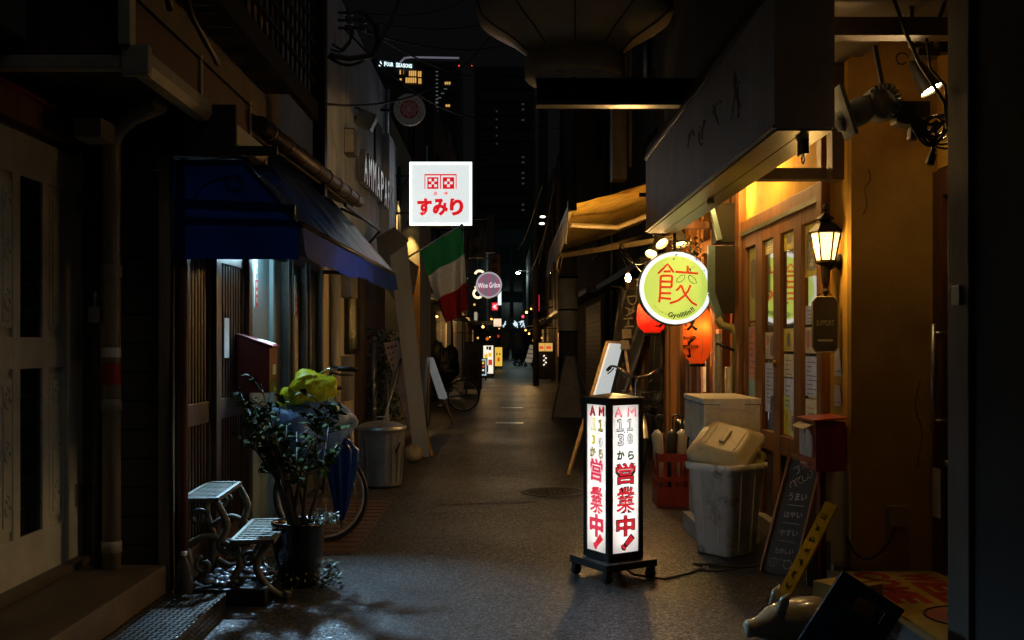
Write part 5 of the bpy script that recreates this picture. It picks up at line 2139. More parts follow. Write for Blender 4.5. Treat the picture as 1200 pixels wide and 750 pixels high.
lv = [mb.vs(rrect(w, z)) for w, z in ((.145, .0), (.15, .01), (.188, .56), (.205, .565), (.208, .61), (.195, .612), (.18, .55), (.14, .02))]
for A, B in zip(lv, lv[1:]):
    for k in range(len(A)):
        j = (k + 1) % len(A)
        mb.f([A[k], A[j], B[j], B[k]], True)
mb.f(lv[0][::-1])
mb.f(lv[-1])
for sx, sy in ((1, 0), (-1, 0), (0, 1), (0, -1)):
    for o_ in (-.06, .06):
        a = V((sx * .15 + sy * o_, sy * .15 + sx * o_, .03))
        b = V((sx * .187 + sy * o_ * 1.2, sy * .187 + sx * o_ * 1.2, .55))
        mb.beam(a, b, .012, .006, up=(sx, sy, 0))
mb.build('body', rbn, local=True)
LIDM = M('lamp_tint_lid', (.55, .47, .28), .4, var=.3, vs=6, rust=(.3, .24, .12), rs=6, bump=.05)  # yellow tint painted in for warm lamplight on the lid, plus real grime
mb = MB(LIDM)
mb.X = Matrix.Translation((.03, .03, .70)) @ Matrix.Rotation(R(-27), 4, 'Y') @ Matrix.Rotation(R(20), 4, 'X') @ Matrix.Rotation(R(12), 4, 'Z')
lv = [mb.vs(rrect(w, z, .06)) for w, z in ((.21, -.02), (.215, .03), (.2, .045), (.18, .05), (.16, .085), (.13, .095))]
for A, B in zip(lv, lv[1:]):
    for k in range(len(A)):
        j = (k + 1) % len(A)
        mb.f([A[k], A[j], B[j], B[k]], True)
mb.f(lv[-1])
for a, b in ((-.05, .05),):
    mb.box(-.07, .07, -.02, .02, .094, .115, .008)
mb.box(-.1, .1, -.11, -.095, .09, .10, .003)
mb.box(-.1, .1, .095, .11, .09, .10, .003)
mb.build('lid', rbn, local=True)
mb = blob(MB(M('yellow_bag', (.45, .36, .08), .35, var=.4, bump=.5, bs=20, coat=.2)), (.16, -.06, .62), (.09, .11, .075), 3, .6, 3, 40)
blob(mb, (.13, .14, .64), (.1, .08, .06), 6, .6, 3, 40)
mb.build('bag', rbn, local=True)

# polystyrene box on a slim cabinet
mb = MB(M('cabinet_grey', (.55, .56, .52), .5, var=.25, vs=4, streak=True))
cab = thing('cabinet', 'grey metal cabinet on a block behind the rubbish bin', 'cabinet', (1.6, 7.6, 0))
mb.box(1.42, 1.80, 7.35, 7.9, .13, .70, .01)
mb.box(1.412, 1.421, 7.38, 7.87, .16, .67, .003)
mb.build('body', cab)
mb = MB(M('pale_block', (.5, .5, .46), .7, var=.3))
mb.box(1.37, 1.80, 7.22, 7.9, .0, .125, .012)
mb.build('block', cab)
pb = thing('polystyrene_box', 'white polystyrene box lying on the grey cabinet behind the bin', 'box', (1.6, 7.55, .71))
EPS = M('polystyrene', (.85, .80, .68), .7, var=.2, vs=9, bump=.15, bs=120, rust=(.55, .5, .4), rs=4)
mb = MB(EPS)
mb.box(1.39, 1.79, 7.18, 7.95, .705, .985, .02)
mb.build('body', pb)
mb = MB(EPS)
mb.box(1.385, 1.795, 7.175, 7.955, .988, 1.03, .015)
mb.box(1.5, 1.68, 7.165, 7.176, .955, 1.0, .006)
mb.build('lid', pb)

# red crate with umbrellas
rc_ = thing('red_crate', 'red plastic bottle crate holding folded umbrellas', 'crate', (1.46, 9.05, 0))
RC = M('crate_red', (.30, .03, .015), .4, var=.3, vs=8)
mb = MB(RC)
for (a, b, c_, d_) in ((1.32, 1.60, 8.88, 8.895), (1.32, 1.60, 9.185, 9.2), (1.32, 1.335, 8.895, 9.185), (1.585, 1.60, 8.895, 9.185)):
    for (z0, z1) in ((.0, .17), (.22, .26), (.39, .46)):
        mb.box(a, b, c_, d_, z0, z1)
    if b - a > .1:
        for k in range(5):
            x_ = a + (b - a) * k / 4
            mb.box(max(a, x_ - .014), min(b, x_ + .014), c_ + .002, d_ - .002, .0, .46)
    else:
        for k in range(5):
            y_ = c_ + (d_ - c_) * k / 4
            mb.box(a + .002, b - .002, y_ - .014, y_ + .014, .0, .46)
mb.box(1.33, 1.59, 8.9, 9.19, .01, .03)
mb.build('body', rc_)
CLR = M('clear_umbrella', (.55, .55, .52), .3, var=.3, vs=8, trl=.3)
for k, (x_, y_, dx, m_, lab) in enumerate(((1.38, 9.0, -.05, CLR, 'pale folded umbrella standing at the left of the red crate'), (1.46, 9.05, .02, BLACK, 'black folded umbrella standing in the middle of the red crate'), (1.54, 9.08, .03, CLR, 'pale folded umbrella bulging at the right of the red crate'))):
    u_ = thing('umbrella', lab, 'umbrella', (x_, y_, .03), group='umbrellas in the red crate')
    mb = MB(m_)
    mb.tube([(x_, y_, .04), (x_ + dx * .3, y_, .25), (x_ + dx * .6, y_, .45), (x_ + dx * .9, y_, .62), (x_ + dx, y_, .66)], [.01, .03, .045, .05, .012], 10)
    mb.build('canopy', u_)
    mb = MB(BLACK)
    mb.tube([(x_ + dx, y_, .65), (x_ + dx * 1.1, y_, .76)] + [(x_ + dx * 1.1 + .03 - .03 * math.cos(t), y_, .76 + .03 * math.sin(t)) for t in (i * .5 for i in range(7))], .008, 6)
    mb.build('handle', u_)
mb = blob(MB(M('black_bag', (.015, .015, .015), .25, bump=.5, bs=15)), (1.62, 9.35, .5), (.1, .12, .2), 8, .4)
single('black_bag', mb, 'black plastic bag slumped behind the red crate', 'bag', (1.62, 9.35, .3))

# cable on the ground
mb = MB(CABLE)
mb.tube([(.72, 6.25, .05), (.78, 6.2, .012), (.95, 6.1, .01), (1.12, 6.25, .01), (1.25, 6.42, .01), (1.2, 6.52, .01), (1.34, 6.5, .01), (1.5, 6.42, .01), (1.7, 6.55, .01), (1.95, 6.6, .02)], .007, 6)
mb.tube([(1.2, 6.35, .01), (1.3, 6.3, .012), (1.46, 6.38, .012), (1.4, 6.46, .012), (1.28, 6.44, .012)], .006, 6)
single('power_cord', mb, 'black power cord running from the pillar sign to the shop wall', 'cord', (1.2, 6.3, 0))

# ================================================================ the lit pillar sign
ang = R(31)
ls_ = thing('pillar_sign', 'lit four-sided pillar sign on casters with red handwritten opening hours', 'sign', (.655, 6.22, 0), ang)
S_ = .129
mb = MB(BLACK)
for sx in (-1, 1):
    for sy in (-1, 1):
        mb.box(sx * S_ - .016 * (sx + 1) + (0 if sx > 0 else 0), sx * S_ + .016 * (1 - sx), sy * S_ - .016 * (sy + 1), sy * S_ + .016 * (1 - sy), .12, 1.075, .003)
for (z0, z1) in ((.12, .165), (1.045, 1.08)):
    mb.box(-S_ + .001, S_ - .001, -S_ + .001, S_ - .001, z0, z1, .003)
mb.build('frame', ls_, local=True)
mb = MB(M('sign_top', (.05, .03, .025), .35, var=.4))
mb.lathe([(S_ * 1.5, 1.081), (S_ * 1.5, 1.088), (.02, 1.112), (0, 1.113)], (0, 0, 0), 4, smooth=False)
mb.X = Matrix()
top_ = mb.build('cap', ls_, local=True)
top_.rotation_euler = (0, 0, 0)
mb = MB(M('sign_base', (.02, .02, .021), .4, var=.3))
mb.box(-.19, .19, -.19, .19, .075, .118, .008)
mb.build('base', ls_, local=True)
for sx in (-1, 1):
    for sy in (-1, 1):
        mb = MB(BLACK)
        mb.lathe([(0, -.014), (.03, -.014), (.032, 0), (.03, .014), (0, .014)], (sx * .16, sy * .16, .032), 16, (1, .3, 0))
        mb.box(sx * .16 - .02, sx * .16 + .02, sy * .16 - .02, sy * .16 + .02, .045, .074, .004)
        mb.build('caster', ls_, local=True)
PW = glow('mark_white', (.95, .94, .90), 1.0)
PTR = M('sign_acrylic', (.93, .92, .88), .5, var=.06, vs=9, bump=0, trl=.93)
mb = MB(glow('sign_tube', (1, .99, .96), 13))
mb.tube([(0, 0, .19), (0, 0, 1.03)], .015, 12)
mb.build('lamp_tube', ls_, local=True)
# lit face with uneven light of the tubes inside
for (ax, ay) in (((1, 0, 0), (0, -1, 0)), ((0, -1, 0), (-1, 0, 0)), ((-1, 0, 0), (0, 1, 0)), ((0, 1, 0), (1, 0, 0))):
    ax, ay = V(ax), V(ay)
    mb = MB(PTR)
    o = ay * (S_ - .006)
    w = S_ - .034
    q = [o + ax * -w + V((0, 0, .165)), o + ax * w + V((0, 0, .165)), o + ax * w + V((0, 0, 1.045)), o + ax * -w + V((0, 0, 1.045))]
    mb.poly(q)
    mb.build('lit_panel', ls_, local=True)
OUTL = glow('mark_outline', (.035, .012, .012), .5, (.03, .012, .012))
GREYL = glow('grey_outline', (.10, .085, .075), .5, (.08, .07, .06))
REDF = glow('mark_red', (.75, .02, .03), .85, (.6, .02, .02))
PINKF = glow('mark_pink', (.85, .045, .10), .8, (.6, .05, .1))
PALEF = glow('mark_pale', (.9, .35, .42), .8, (.7, .4, .4))
YELF = glow('mark_yellow', (.75, .65, .05), .75, (.6, .5, .1))
GRNF = glow('mark_green', (.01, .05, .012), .5, (.02, .06, .02))


def panel_text(nm, ax, ay, rows, half):
    ax, ay = V(ax), V(ay)
    z1_, z0_ = 1.045, .165
    mbo = MB()
    for (ch, u, vv, h_, w_, fill, outl, rot_) in rows:
        o = ay * (S_ - .0055) + ax * (u * half) + V((0, 0, z1_ - vv * (z1_ - z0_)))
        if ch in 'AM':
            cs = {'A': [[(-.5, -.5), (0, .5), (.5, -.5)], [(-.28, -.15), (.28, -.15)]], 'M': [[(-.5, -.5), (-.42, .5), (0, -.1), (.42, .5), (.5, -.5)]]}[ch]
            for m_, r_, dz in ((outl, .0062, 0), (fill, .0034, .004)):
                mbo.use(m_)
                for st in cs:
                    mbo.tube([o + ay * dz + ax * (p_[0] * w_ * .8) + V((0, 0, p_[1] * h_ * .85)) for p_ in st], r_, 6)
            continue
        if outl:
            mbo.use(outl)
            big_ = ch in '営業中'
            mbo.text(ch, o, ax, (0, 0, 1), h=h_ * 1.06, w=w_ * 1.06, bold=.05 if big_ else (.02 if ch in 'AM' else .06), ext=.0008, rot=rot_)
        if fill:
            mbo.use(fill)
            mbo.text(ch, o + ay * .001, ax, (0, 0, 1), h=h_ * (.96 if ch in '営業中' else .86), w=w_ * (.95 if ch in '営業中' else .84), bold=.012 if ch in '営業中' else (-.005 if outl else .05), ext=.0008, rot=rot_)
    mbo.build(nm, ls_, local=True)


hf = S_ - .034
RR = [('A', -.55, .05, .062, .06, PALEF, PINKF, .06), ('M', .5, .05, .062, .072, PALEF, PINKF, -.12),
      ('１', -.42, .135, .072, .05, PW, GREYL, 0), ('１', .35, .135, .068, .046, PW, GREYL, 0), ('：', .02, .185, .035, .012, GREYL, None, R(90)),
      ('3', -.35, .235, .072, .045, PW, GREYL, 0), ('0', .35, .23, .062, .04, PW, GREYL, .1),
      ('か', -.38, .338, .066, .068, GRNF, None, 0), ('ら', .42, .342, .064, .056, GRNF, None, 0),
      ('営', 0, .465, .125, .142, REDF, OUTL, 0), ('業', 0, .643, .15, .145, REDF, OUTL, 0), ('中', 0, .82, .12, .135, REDF, OUTL, 0),
      ('！', .15, .935, .105, .042, REDF, OUTL, R(-48))]
panel_text('lettering', (1, 0, 0), (0, -1, 0), RR, hf)
RL = [('A', -.4, .045, .066, .052, REDF, OUTL, .05), ('M', .55, .045, .062, .052, REDF, OUTL, 0),
      ('１', -.28, .135, .072, .05, PW, YELF, 0), ('１', .42, .14, .068, .044, YELF, GREYL, 0), ('：', .08, .195, .035, .012, YELF, None, R(90)),
      ('3', -.3, .24, .066, .042, YELF, None, 0), ('0', .4, .255, .055, .04, PW, GREYL, 0),
      ('か', -.38, .325, .056, .056, YELF, GREYL, 0), ('ら', .45, .33, .056, .046, YELF, GREYL, 0),
      ('営', 0, .445, .135, .125, PINKF, PALEF, -.06), ('業', 0, .65, .15, .135, PINKF, REDF, 0), ('中', 0, .825, .13, .13, PINKF, REDF, 0),
      ('！', .15, .935, .1, .045, REDF, PINKF, R(-45))]
panel_text('lettering', (0, -1, 0), (-1, 0, 0), RL, hf)
# ================================================================ RIGHT: wooden shop front beyond the fascia
wf = thing('wooden_shopfront', 'narrow shop front of upright orange brown timbers beyond the ochre shop', 'shop', (2.0, 10.6, 0))
mb = MB(DWALL2)
mb.box(2.06, 2.8, 8.67, 13.0, 0, 3.4)
mb.build('wall', wf)
mb = MB(WOOD_O)
y = 8.75
rw = random.Random(4)
while y < 12.9:
    w = rw.uniform(.07, .16)
    mb.box(2.0 - rw.uniform(0, .05), 2.06, y, y + w, 0, 2.75, .004)
    y += w + rw.uniform(.08, .3)
mb.box(1.96, 2.06, 8.7, 13, 2.3, 2.42)
mb.box(1.95, 2.06, 8.7, 13, .0, .3)
mb.build('timber', wf)
mb = MB(PAPER)
for (y0, z0, h_) in ((9.3, 1.2, .35), (9.9, .95, .3), (10.6, 1.3, .4)):
    mb.box(1.94, 1.945, y0, y0 + .14, z0, z0 + h_)
mb.build('paper_notice', wf)
mb = MB(WOOD_O)
mb.box(1.5, 2.0, 8.93, 9.0, 2.42, 2.48, .004)
mb.build('bracket_beam', wf)
eb = thing('electric_box', 'pair of grey electric boxes on the wall right of the round sign', 'electric box', (1.85, 8.75, 2.0))
EBX = M('olive_box', (.035, .03, .016), .7, spec=.1, var=.25, vs=5)
mb = MB(EBX)
mb.prism([(1.78, 8.72, 1.78), (1.82, 8.72, 1.68), (1.98, 8.72, 1.68), (1.98, 8.72, 2.25), (1.78, 8.72, 2.25)], (0, .22, 0))
mb.build('lower_box', eb)
mb = MB(EBX)
mb.box(1.80, 1.98, 8.74, 8.95, 2.28, 2.62, .012)
mb.build('upper_box', eb)
mb = MB(M('teal_steel', (.12, .2, .18), .4, .3))
mb.beam((1.74, 8.7, 2.62), (1.82, 8.7, 2.3), .06, .04)
mb.beam((1.755, 8.72, 2.25), (1.755, 8.72, 1.85), .03, .06)
mb.beam((1.755, 8.72, 1.85), (1.83, 8.72, 1.62), .03, .06)
mb.build('side_channel', eb)
mb = MB(M('yellow_pipe', (.3, .26, .09), .45, var=.3))
mb.tube([(1.80, 8.7, 1.63), (1.84, 8.7, 1.57), (1.92, 8.68, 1.55), (1.955, 8.66, 1.5), (1.955, 8.66, .1)], .035, 10)
mb.use(M('grey_pipe', (.2, .2, .16), .5)).tube([(1.8, 8.66, 1.5), (1.8, 8.66, .1)], .03, 10)
mb.use(M('pale_pipe', (.4, .36, .25), .5)).tube([(1.88, 8.62, 1.22), (1.88, 8.62, .1)], .03, 10)
mb.use(DARKMETAL).tube([(1.78, 8.64, 1.42), (1.93, 8.64, 1.36)], .014, 6)
single('wall_pipes', mb, 'bent yellowish pipe and grey pipes under the electric boxes', 'pipes', (1.85, 8.7, 0))
mb = MB(M('ivy_leaf'))
for k in range(260):
    p = V((1.62 + rw.uniform(-.14, .14), 9.2 + rw.uniform(-.1, .1), 2.22 + rw.uniform(-.16, .16)))
    mb.leaf(p, V((rw.uniform(-1, 1), rw.uniform(-1, .4), rw.uniform(-1, .5))), rw.uniform(.03, .06), rw.uniform(.015, .025), rw.uniform(-1, 1))
single('hanging_plant', mb, 'bushy hanging plant behind the top of the round sign', 'plant', (1.62, 9.2, 2.2))

# yellow retractable awning
ra = thing('awning', 'extended yellow striped awning with folding arms lit warm from below', 'awning', (1.5, 11, 2.7))
AWY = M('yellow_canvas', (.76, .47, .07), .75, var=.35, vs=7, bump=.2, bs=12, trl=.25, streak=True)
P00, P10 = V((1.98, 10.2, 3.22)), V((.66, 10.35, 2.82))       # near edge wall / front
P01, P11 = V((1.98, 15.0, 3.18)), V((.66, 15.1, 2.76))
mb = MB(AWY)
mb.sheet(lambda u, v: P00.lerp(P10, u).lerp(P01.lerp(P11, u), v) - V((0, 0, .025 * math.sin(math.pi * u) + .003 * math.sin(u * 30))), 30, 12)
mb.build('canopy', ra)
mb = MB(M('stripe_valance', (.35, .33, .30), .7, var=.3, vs=6, trl=.2))
mb.sheet(lambda u, v: V((.645 + .02 * math.sin(u * 30) * v - .03 * v, 10.35 + u * 4.7, 2.81 - .05 * u - v * (.36 + .03 * math.sin(u * 55)))), 80, 5)
mb.build('valance', ra)
mb = MB(M('arm_enamel', (.5, .38, .2), .4))
mb.beam((.66, 10.42, 2.79), (.66, 15.05, 2.74), .05, .06)
mb.tube([(.69, 11.0, 2.70), (1.28, 11.6, 2.74), (1.95, 11.1, 2.98)], .03, 8)
mb.tube([(.69, 14.6, 2.68), (1.28, 14.0, 2.72), (1.95, 14.5, 2.95)], .03, 8)
mb.beam((.66, 14.2, 2.62), (1.98, 11.4, 2.62), .045, .055)
mb.build('folding_arm', ra)
mb = MB(DARKMETAL)
mb.box(.63, .72, 10.28, 10.36, 2.76, 2.86, .005)
mb.build('end_cap', ra)
mb = MB(M('pale_cord', (.5, .4, .25), .7))
mb.tube([pt(655, 300, 12.9), pt(652, 315, 12.9), pt(656, 320, 12.9), pt(659, 300, 12.9)], .008, 5)
mb.build('crank_cord', ra)
mb = MB(CABLE)
mb.tube(sag(pt(726, 290, 10.4), pt(764, 300, 10.2), .12), .008, 5)
mb.tube(sag(pt(728, 285, 10.4), pt(752, 320, 9.3), .02), .006, 5)
single('loose_wire', mb, 'loose looping wires under the yellow awning', 'wire', (1.3, 10.3, 2.3))

# black banner, easel, right bicycle
nb = thing('banner_flag', 'tall black cloth banner with dim lettering on a leaning pole', 'banner', (1.0, 12.2, 0))
a, b = pt(716, 500, 12.2), pt(727, 338, 12.2)
a.z = 0
mb = MB(DARKMETAL)
mb.tube([a, b + V((.01, 0, .03))], .012, 6)
mb.tube([b + V((-.12, 0, .03)), b + V((.45, 0, -.06))], .008, 6)
mb.build('pole', nb)
mb = MB(M('black_banner', (.03, .03, .032), .6, var=.3, vs=4, trl=.1))
A0, A1 = b.copy(), b + V((.42, 0, -.08))
B0, B1 = b + V((-.16, 0, -1.15)), b + V((.05, -.1, -1.35))
mb.sheet(lambda u, v: A0.lerp(A1, u).lerp(B0.lerp(B1, u), v) + V((0, .06 * math.sin(u * 9 + v * 4), 0)), 24, 20)
mb.build('cloth', nb)
mb = MB(M('banner_text', (.11, .085, .045), .6))
for k, ch in enumerate('DAHII'):
    mb.text(ch, pt(741 - k * 2.2, 352 + k * 13, 12.0), (1, 0, -.1), (.12, 0, 1), h=.11, w=.11, ext=.002, bold=-.005, rot=R(-80))
mb.build('lettering', nb)
nb2 = thing('banner_flag', 'second black banner hanging close behind the red lantern', 'banner', (1.35, 12.5, 0))
a = V((1.80, 12.6, 0))
b = V((1.86, 12.6, 2.3))
mb = MB(DARKMETAL)
mb.tube([a, b], .012, 6)
mb.build('pole', nb2)
mb = MB(M('brown_banner', (.06, .035, .015), .6, var=.4, vs=5))
mb.sheet(lambda u, v: V((1.84 - .36 * u * (1 - .3 * v) - .1 * v, 12.55 + .05 * math.sin(u * 8 + v * 3), 2.22 - v * 1.35)), 20, 16)
mb.build('cloth', nb2)
mb = MB(M('banner_gold', (.45, .3, .1), .6))
for k in range(3):
    scrawl(mb, V((1.66 - k * .01, 12.47, 1.95 - k * .22)), (1, 0, 0), (0, 0, 1), .16, .16, 70 + k, .007, 5)
mb.build('lettering', nb2)

es = thing('easel_sign', 'white poster on a wooden A-frame easel turned towards the alley', 'easel sign', (1.05, 11.6, 0))
tl_, tr_ = pt(713, 402, 11.5), pt(728, 403, 12.1)
bl_, br_ = pt(684, 500, 11.2), pt(703, 500, 11.8)
mb = MB(M('poster_white', (.62, .68, .70), .4, var=.15, vs=6, emit=(.62, .75, .8), es=.6))  # poster made to glow, since the bulb behind leaves its face dark
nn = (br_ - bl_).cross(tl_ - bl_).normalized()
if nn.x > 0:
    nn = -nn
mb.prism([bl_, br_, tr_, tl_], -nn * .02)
mb.use(M('poster_blue', (.03, .2, .3), .5))
mb.prism([bl_.lerp(tl_, .05).lerp(br_.lerp(tr_, .05), .1) + nn * .002, bl_.lerp(tl_, .05).lerp(br_.lerp(tr_, .05), .9) + nn * .002, bl_.lerp(tl_, .22).lerp(br_.lerp(tr_, .2), .8) + nn * .002, bl_.lerp(tl_, .28).lerp(br_.lerp(tr_, .28), .15) + nn * .002], nn * .002)
mb.use(M('poster_green', (.12, .25, .06), .5))
mb.prism([bl_.lerp(tl_, .22).lerp(br_.lerp(tr_, .22), .5) + nn * .004, bl_.lerp(tl_, .08).lerp(br_.lerp(tr_, .08), .95) + nn * .004, bl_.lerp(tl_, .3).lerp(br_.lerp(tr_, .3), .9) + nn * .004], nn * .002)
mb.use(BLACK)
Xn = (br_ - bl_).normalized()
for k in range(5):
    o = bl_.lerp(tl_, .42 + .02 * (k % 2)).lerp(br_.lerp(tr_, .42), .2 + .15 * k) + nn * .003
    mb.beam(o - (tl_ - bl_).normalized() * .08, o + (tl_ - bl_).normalized() * (.06 + .03 * (k % 3)), .02, .004, up=nn)
mb.build('poster', es)
for (p, q_) in ((tl_, bl_), (tr_, br_)):
    mb = MB(WOOD_L)
    d = (q_ - p).normalized()
    e = q_ + d * ((q_.z) / -d.z)
    mb.beam(p + nn * .012, e + nn * .012, .05, .03, up=nn)
    mb.build('leg', es)
mb = MB(WOOD_L)
mb.beam(tr_ - nn * .04, V((tr_.x + .25, tr_.y + .1, 0)), .03, .03)
mb.build('rear_leg', es)
mb = MB(WOOD_L)
mb.beam(tl_ + nn * .014, tr_ + nn * .014, .03, .05)
mb.build('top_rail', es)
bicycle('black bicycle parked facing the camera behind the pillar sign', (1.42, 11.3, 0), R(-93), R(8), BLACK, basket=True)

# utility pole
up = thing('utility_pole', 'thick concrete utility pole with a pale wrap beyond the yellow awning', 'utility pole', (1.27, 20.7, 0))
mb = MB(M('pole_concrete', (.13, .12, .11), .8, var=.4, vs=3, bump=.2, streak=True))
mb.tube([(1.27, 20.7, 0), (1.27, 20.7, 11)], [.20, .14], 20)
mb.build('shaft', up)
mb = MB(M('pole_wrap', (.7, .68, .64), .6, var=.25, vs=3))
mb.tube([(1.27, 20.7, 1.68), (1.27, 20.7, 2.75)], [.205, .202], 20)
mb.build('wrap', up)
mb = MB(DARKMETAL)
for z in (1.66, 2.1, 2.75, 3.6):
    mb.lathe([(.205, 0), (.212, .005), (.212, .035), (.205, .04)], (1.27, 20.7, z), 20)
mb.beam((.6, 20.5, 8.0), (1.9, 20.5, 8.0), .1, .1)
mb.build('clamp_band', up)
ab = thing('sandwich_board', 'grey folding sandwich board standing at the foot of the utility pole', 'sandwich board', (1.2, 19.6, 0))
GB = M('grey_panel', (.5, .45, .40), .6, var=.3, vs=4)
mb = MB(GB)
apex = pt(666, 417, 19.8)
q = [pt(647, 487, 19.6), pt(683, 490, 19.2), apex + V((.13, -.2, -.02)), apex + V((-.06, 0, 0))]
for p_ in q[:2]:
    p_.z = .04
mb.prism(q, (.02, .05, 0))
mb.build('panel', ab)
mb = MB(GALV)
mb.tube([V((q[0].x, q[0].y, 0)), q[3], q[3] + V((.05, -.05, .03)), q[2], V((q[1].x, q[1].y, 0))], .018, 6)
mb.tube([q[2], V((q[1].x + .25, q[1].y + .3, 0))], .018, 6)
mb.tube([q[3], V((q[0].x + .35, q[0].y + .6, 0))], .018, 6)
mb.build('tube_frame', ab)

# giant bowl on a beam
gbw = thing('giant_bowl', 'huge pale sake bowl ornament mounted over the alley on a dark beam', 'ornament', (.55, 7.2, 3.35))
mb = MB(M('bowl_shell', (.6, .47, .27), .4, var=.3, vs=3, bump=.08))
bc = V((.50, 7.35, 3.30))
mb.lathe([(0, .02), (.34, .0), (.36, .02), (.36, .15), (.34, .19), (.46, .28), (.60, .36), (.68, .42), (.71, .50), (.70, .62), (.66, .8), (.65, 1.3), (.6, 1.3), (.6, .6)], bc, 56)
mb.build('shell', gbw)
mb = MB(M('bowl_seam', (.03, .02, .012), .6))
for k in range(10):
    a = 2 * math.pi * k / 10 + .25
    d = V((math.cos(a), math.sin(a), 0))
    mb.tube([bc + d * r_ + V((0, 0, z)) for r_, z in ((.345, .19), (.465, .28), (.605, .36), (.685, .42), (.714, .50), (.704, .62))], .005, 5)
mb.build('seam', gbw)
mb = MB(M('foot_underside', (.35, .33, .31), .6, var=.6, vs=10, bump=.3))
mb.lathe([(0, -.004), (.335, -.004), (.345, .0)], bc, 40)
mb.build('foot', gbw)
be = thing('steel_beam', 'black steel beam projecting over the alley beneath the giant bowl', 'beam', (.9, 7.1, 3.2))
mb = MB(BLACK)
mb.box(.225, 1.6, 7.28, 7.34, 3.135, 3.27, .004)
mb.use(M('beam_flange', (.16, .15, .14), .3, .6))
mb.box(.22, 1.6, 7.25, 7.37, 3.105, 3.134, .003)
mb.use(BLACK).box(.22, 1.6, 7.25, 7.37, 3.271, 3.295, .003)
mb.tube([(.49, 7.24, 3.12), (.49, 7.24, 3.36)], .012, 6)
mb.build('girder', be)
dc = thing('roof_duct', 'pale vertical duct on the dark wall above the yellow awning', 'duct', (1.5, 12, 3.6))
mb = MB(M('duct_grey', (.26, .24, .22), .5, .3, var=.3, streak=True))
mb.box(1.32, 1.5, 12.6, 12.9, 3.45, 5.2, .01)
mb.box(1.52, 1.56, 12.6, 12.7, 3.6, 5.2)
mb.build('duct', dc)

# ================================================================ FAR: houses along the alley
FARMAT = [DWALL, DWALL2, DWALL3]


def far_house(x, y0, y1, h_, label, k, side, lit=()):
    t = thing('alley_house', label, 'house', (x, (y0 + y1) / 2, 0), group='dark houses lining the far alley')
    s = -1 if side < 0 else 1
    mb = MB(FARMAT[k % 3])
    xa, xb = sorted((x, x + s * 6))
    mb.box(xa, xb, y0, y1 - .03, 0, h_)
    mb.build('wall', t)
    mb = MB(DARKMETAL)
    xa, xb = sorted((x, x - s * .35))
    mb.box(xa, xb, y0 + .2, y1 - .3, 2.45, 2.55)
    mb.build('canopy', t)
    mb = MB(M('shutter_slat', (.16, .12, .07), .5, .3, var=.3))
    xa, xb = sorted((x, x - s * .04))
    for j in range(22):
        mb.box(xa, xb, y0 + .5, (y0 + y1) / 2 - .3, .1 + j * .1, .19 + j * .1)
    mb.build('shutter', t)
    for z in (3.3, 5.2):
        mb = MB(M('dim_glass', (.02, .022, .025), .1, spec=.8))
        mb.box(xa, xb, y0 + 1, y0 + 2.2, z, z + 1.1)
        w = mb.build('window', t)
        mb = MB(DARKMETAL)
        xc, xd = sorted((x - s * .04, x - s * .07))
        mb.box(xc, xd, y0 + .95, y0 + 2.25, z - .06, z)
        mb.box(xc, xd, y0 + 1.57, y0 + 1.63, z, z + 1.1)
        mb.build('window_frame', w)
    mb = MB(GALV)
    mb.tube([(x - s * .06, y1 - .4, 0), (x - s * .06, y1 - .4, h_ - .3)], .04, 8)
    mb.build('downpipe', t)
    if lit:
        mb = MB(glow('lit_window', (1, .55, .18), .16))
        for (a, b, z0, z1) in lit:
            mb.box(xa, xb, a, b, z0, z1)
        mb.build('lit_window', t)
    return t


LH = ((-1.95, 19.7, 25, 6.5, 'brown wooden house with a shutter behind the far bicycle', 1, ((24.0, 24.5, 1.0, 2.2),)),
      (-1.75, 25, 33, 7.5, 'dark house beside the unlit menu stand on the left', 0, ((27.0, 27.6, .9, 2.3), (29.5, 30, .9, 2.2))),
      (-1.85, 33, 44, 8.5, 'dark house behind the pink round sign', 2, ((36, 37, 1.0, 2.1),)),
      (-1.7, 44, 60, 7, 'dark house behind the lit white poster board', 1, ((52, 53.5, 1, 2.2),)),
      (-1.6, 60, 82, 9, 'dark house behind the yellow poster board', 0, ()),
      (-1.7, 82, 112, 11, 'last dark house on the left before the crossing', 2, ()))
for a in LH:
    far_house(a[0], a[1], a[2], a[3], a[4], a[5], -1, a[6])
RH = ((2.1, 13.05, 20.0, 6.0, 'dark grey house beside the utility pole on the right', 2, ()),
      (1.95, 20.0, 29, 8.0, 'tall dark house just beyond the utility pole', 0, ()),
      (2.0, 29, 41, 7.5, 'dark house by the black menu stand on the right', 1, ((33, 34, 1.1, 2.2), (37, 38.2, 1.0, 2.1))),
      (1.9, 41, 58, 8.5, 'dark house with the warm bulbs at its canopy', 1, ((44, 46, 1.2, 2.2), (50, 52, 1.2, 2.2))),
      (2.0, 58, 84, 7.5, 'dark house behind the slanted menu board', 0, ()),
      (2.1, 84, 112, 10, 'last dark house on the right before the crossing', 2, ()))
for a in RH:
    far_house(a[0], a[1], a[2], a[3], a[4], a[5], 1, a[6])

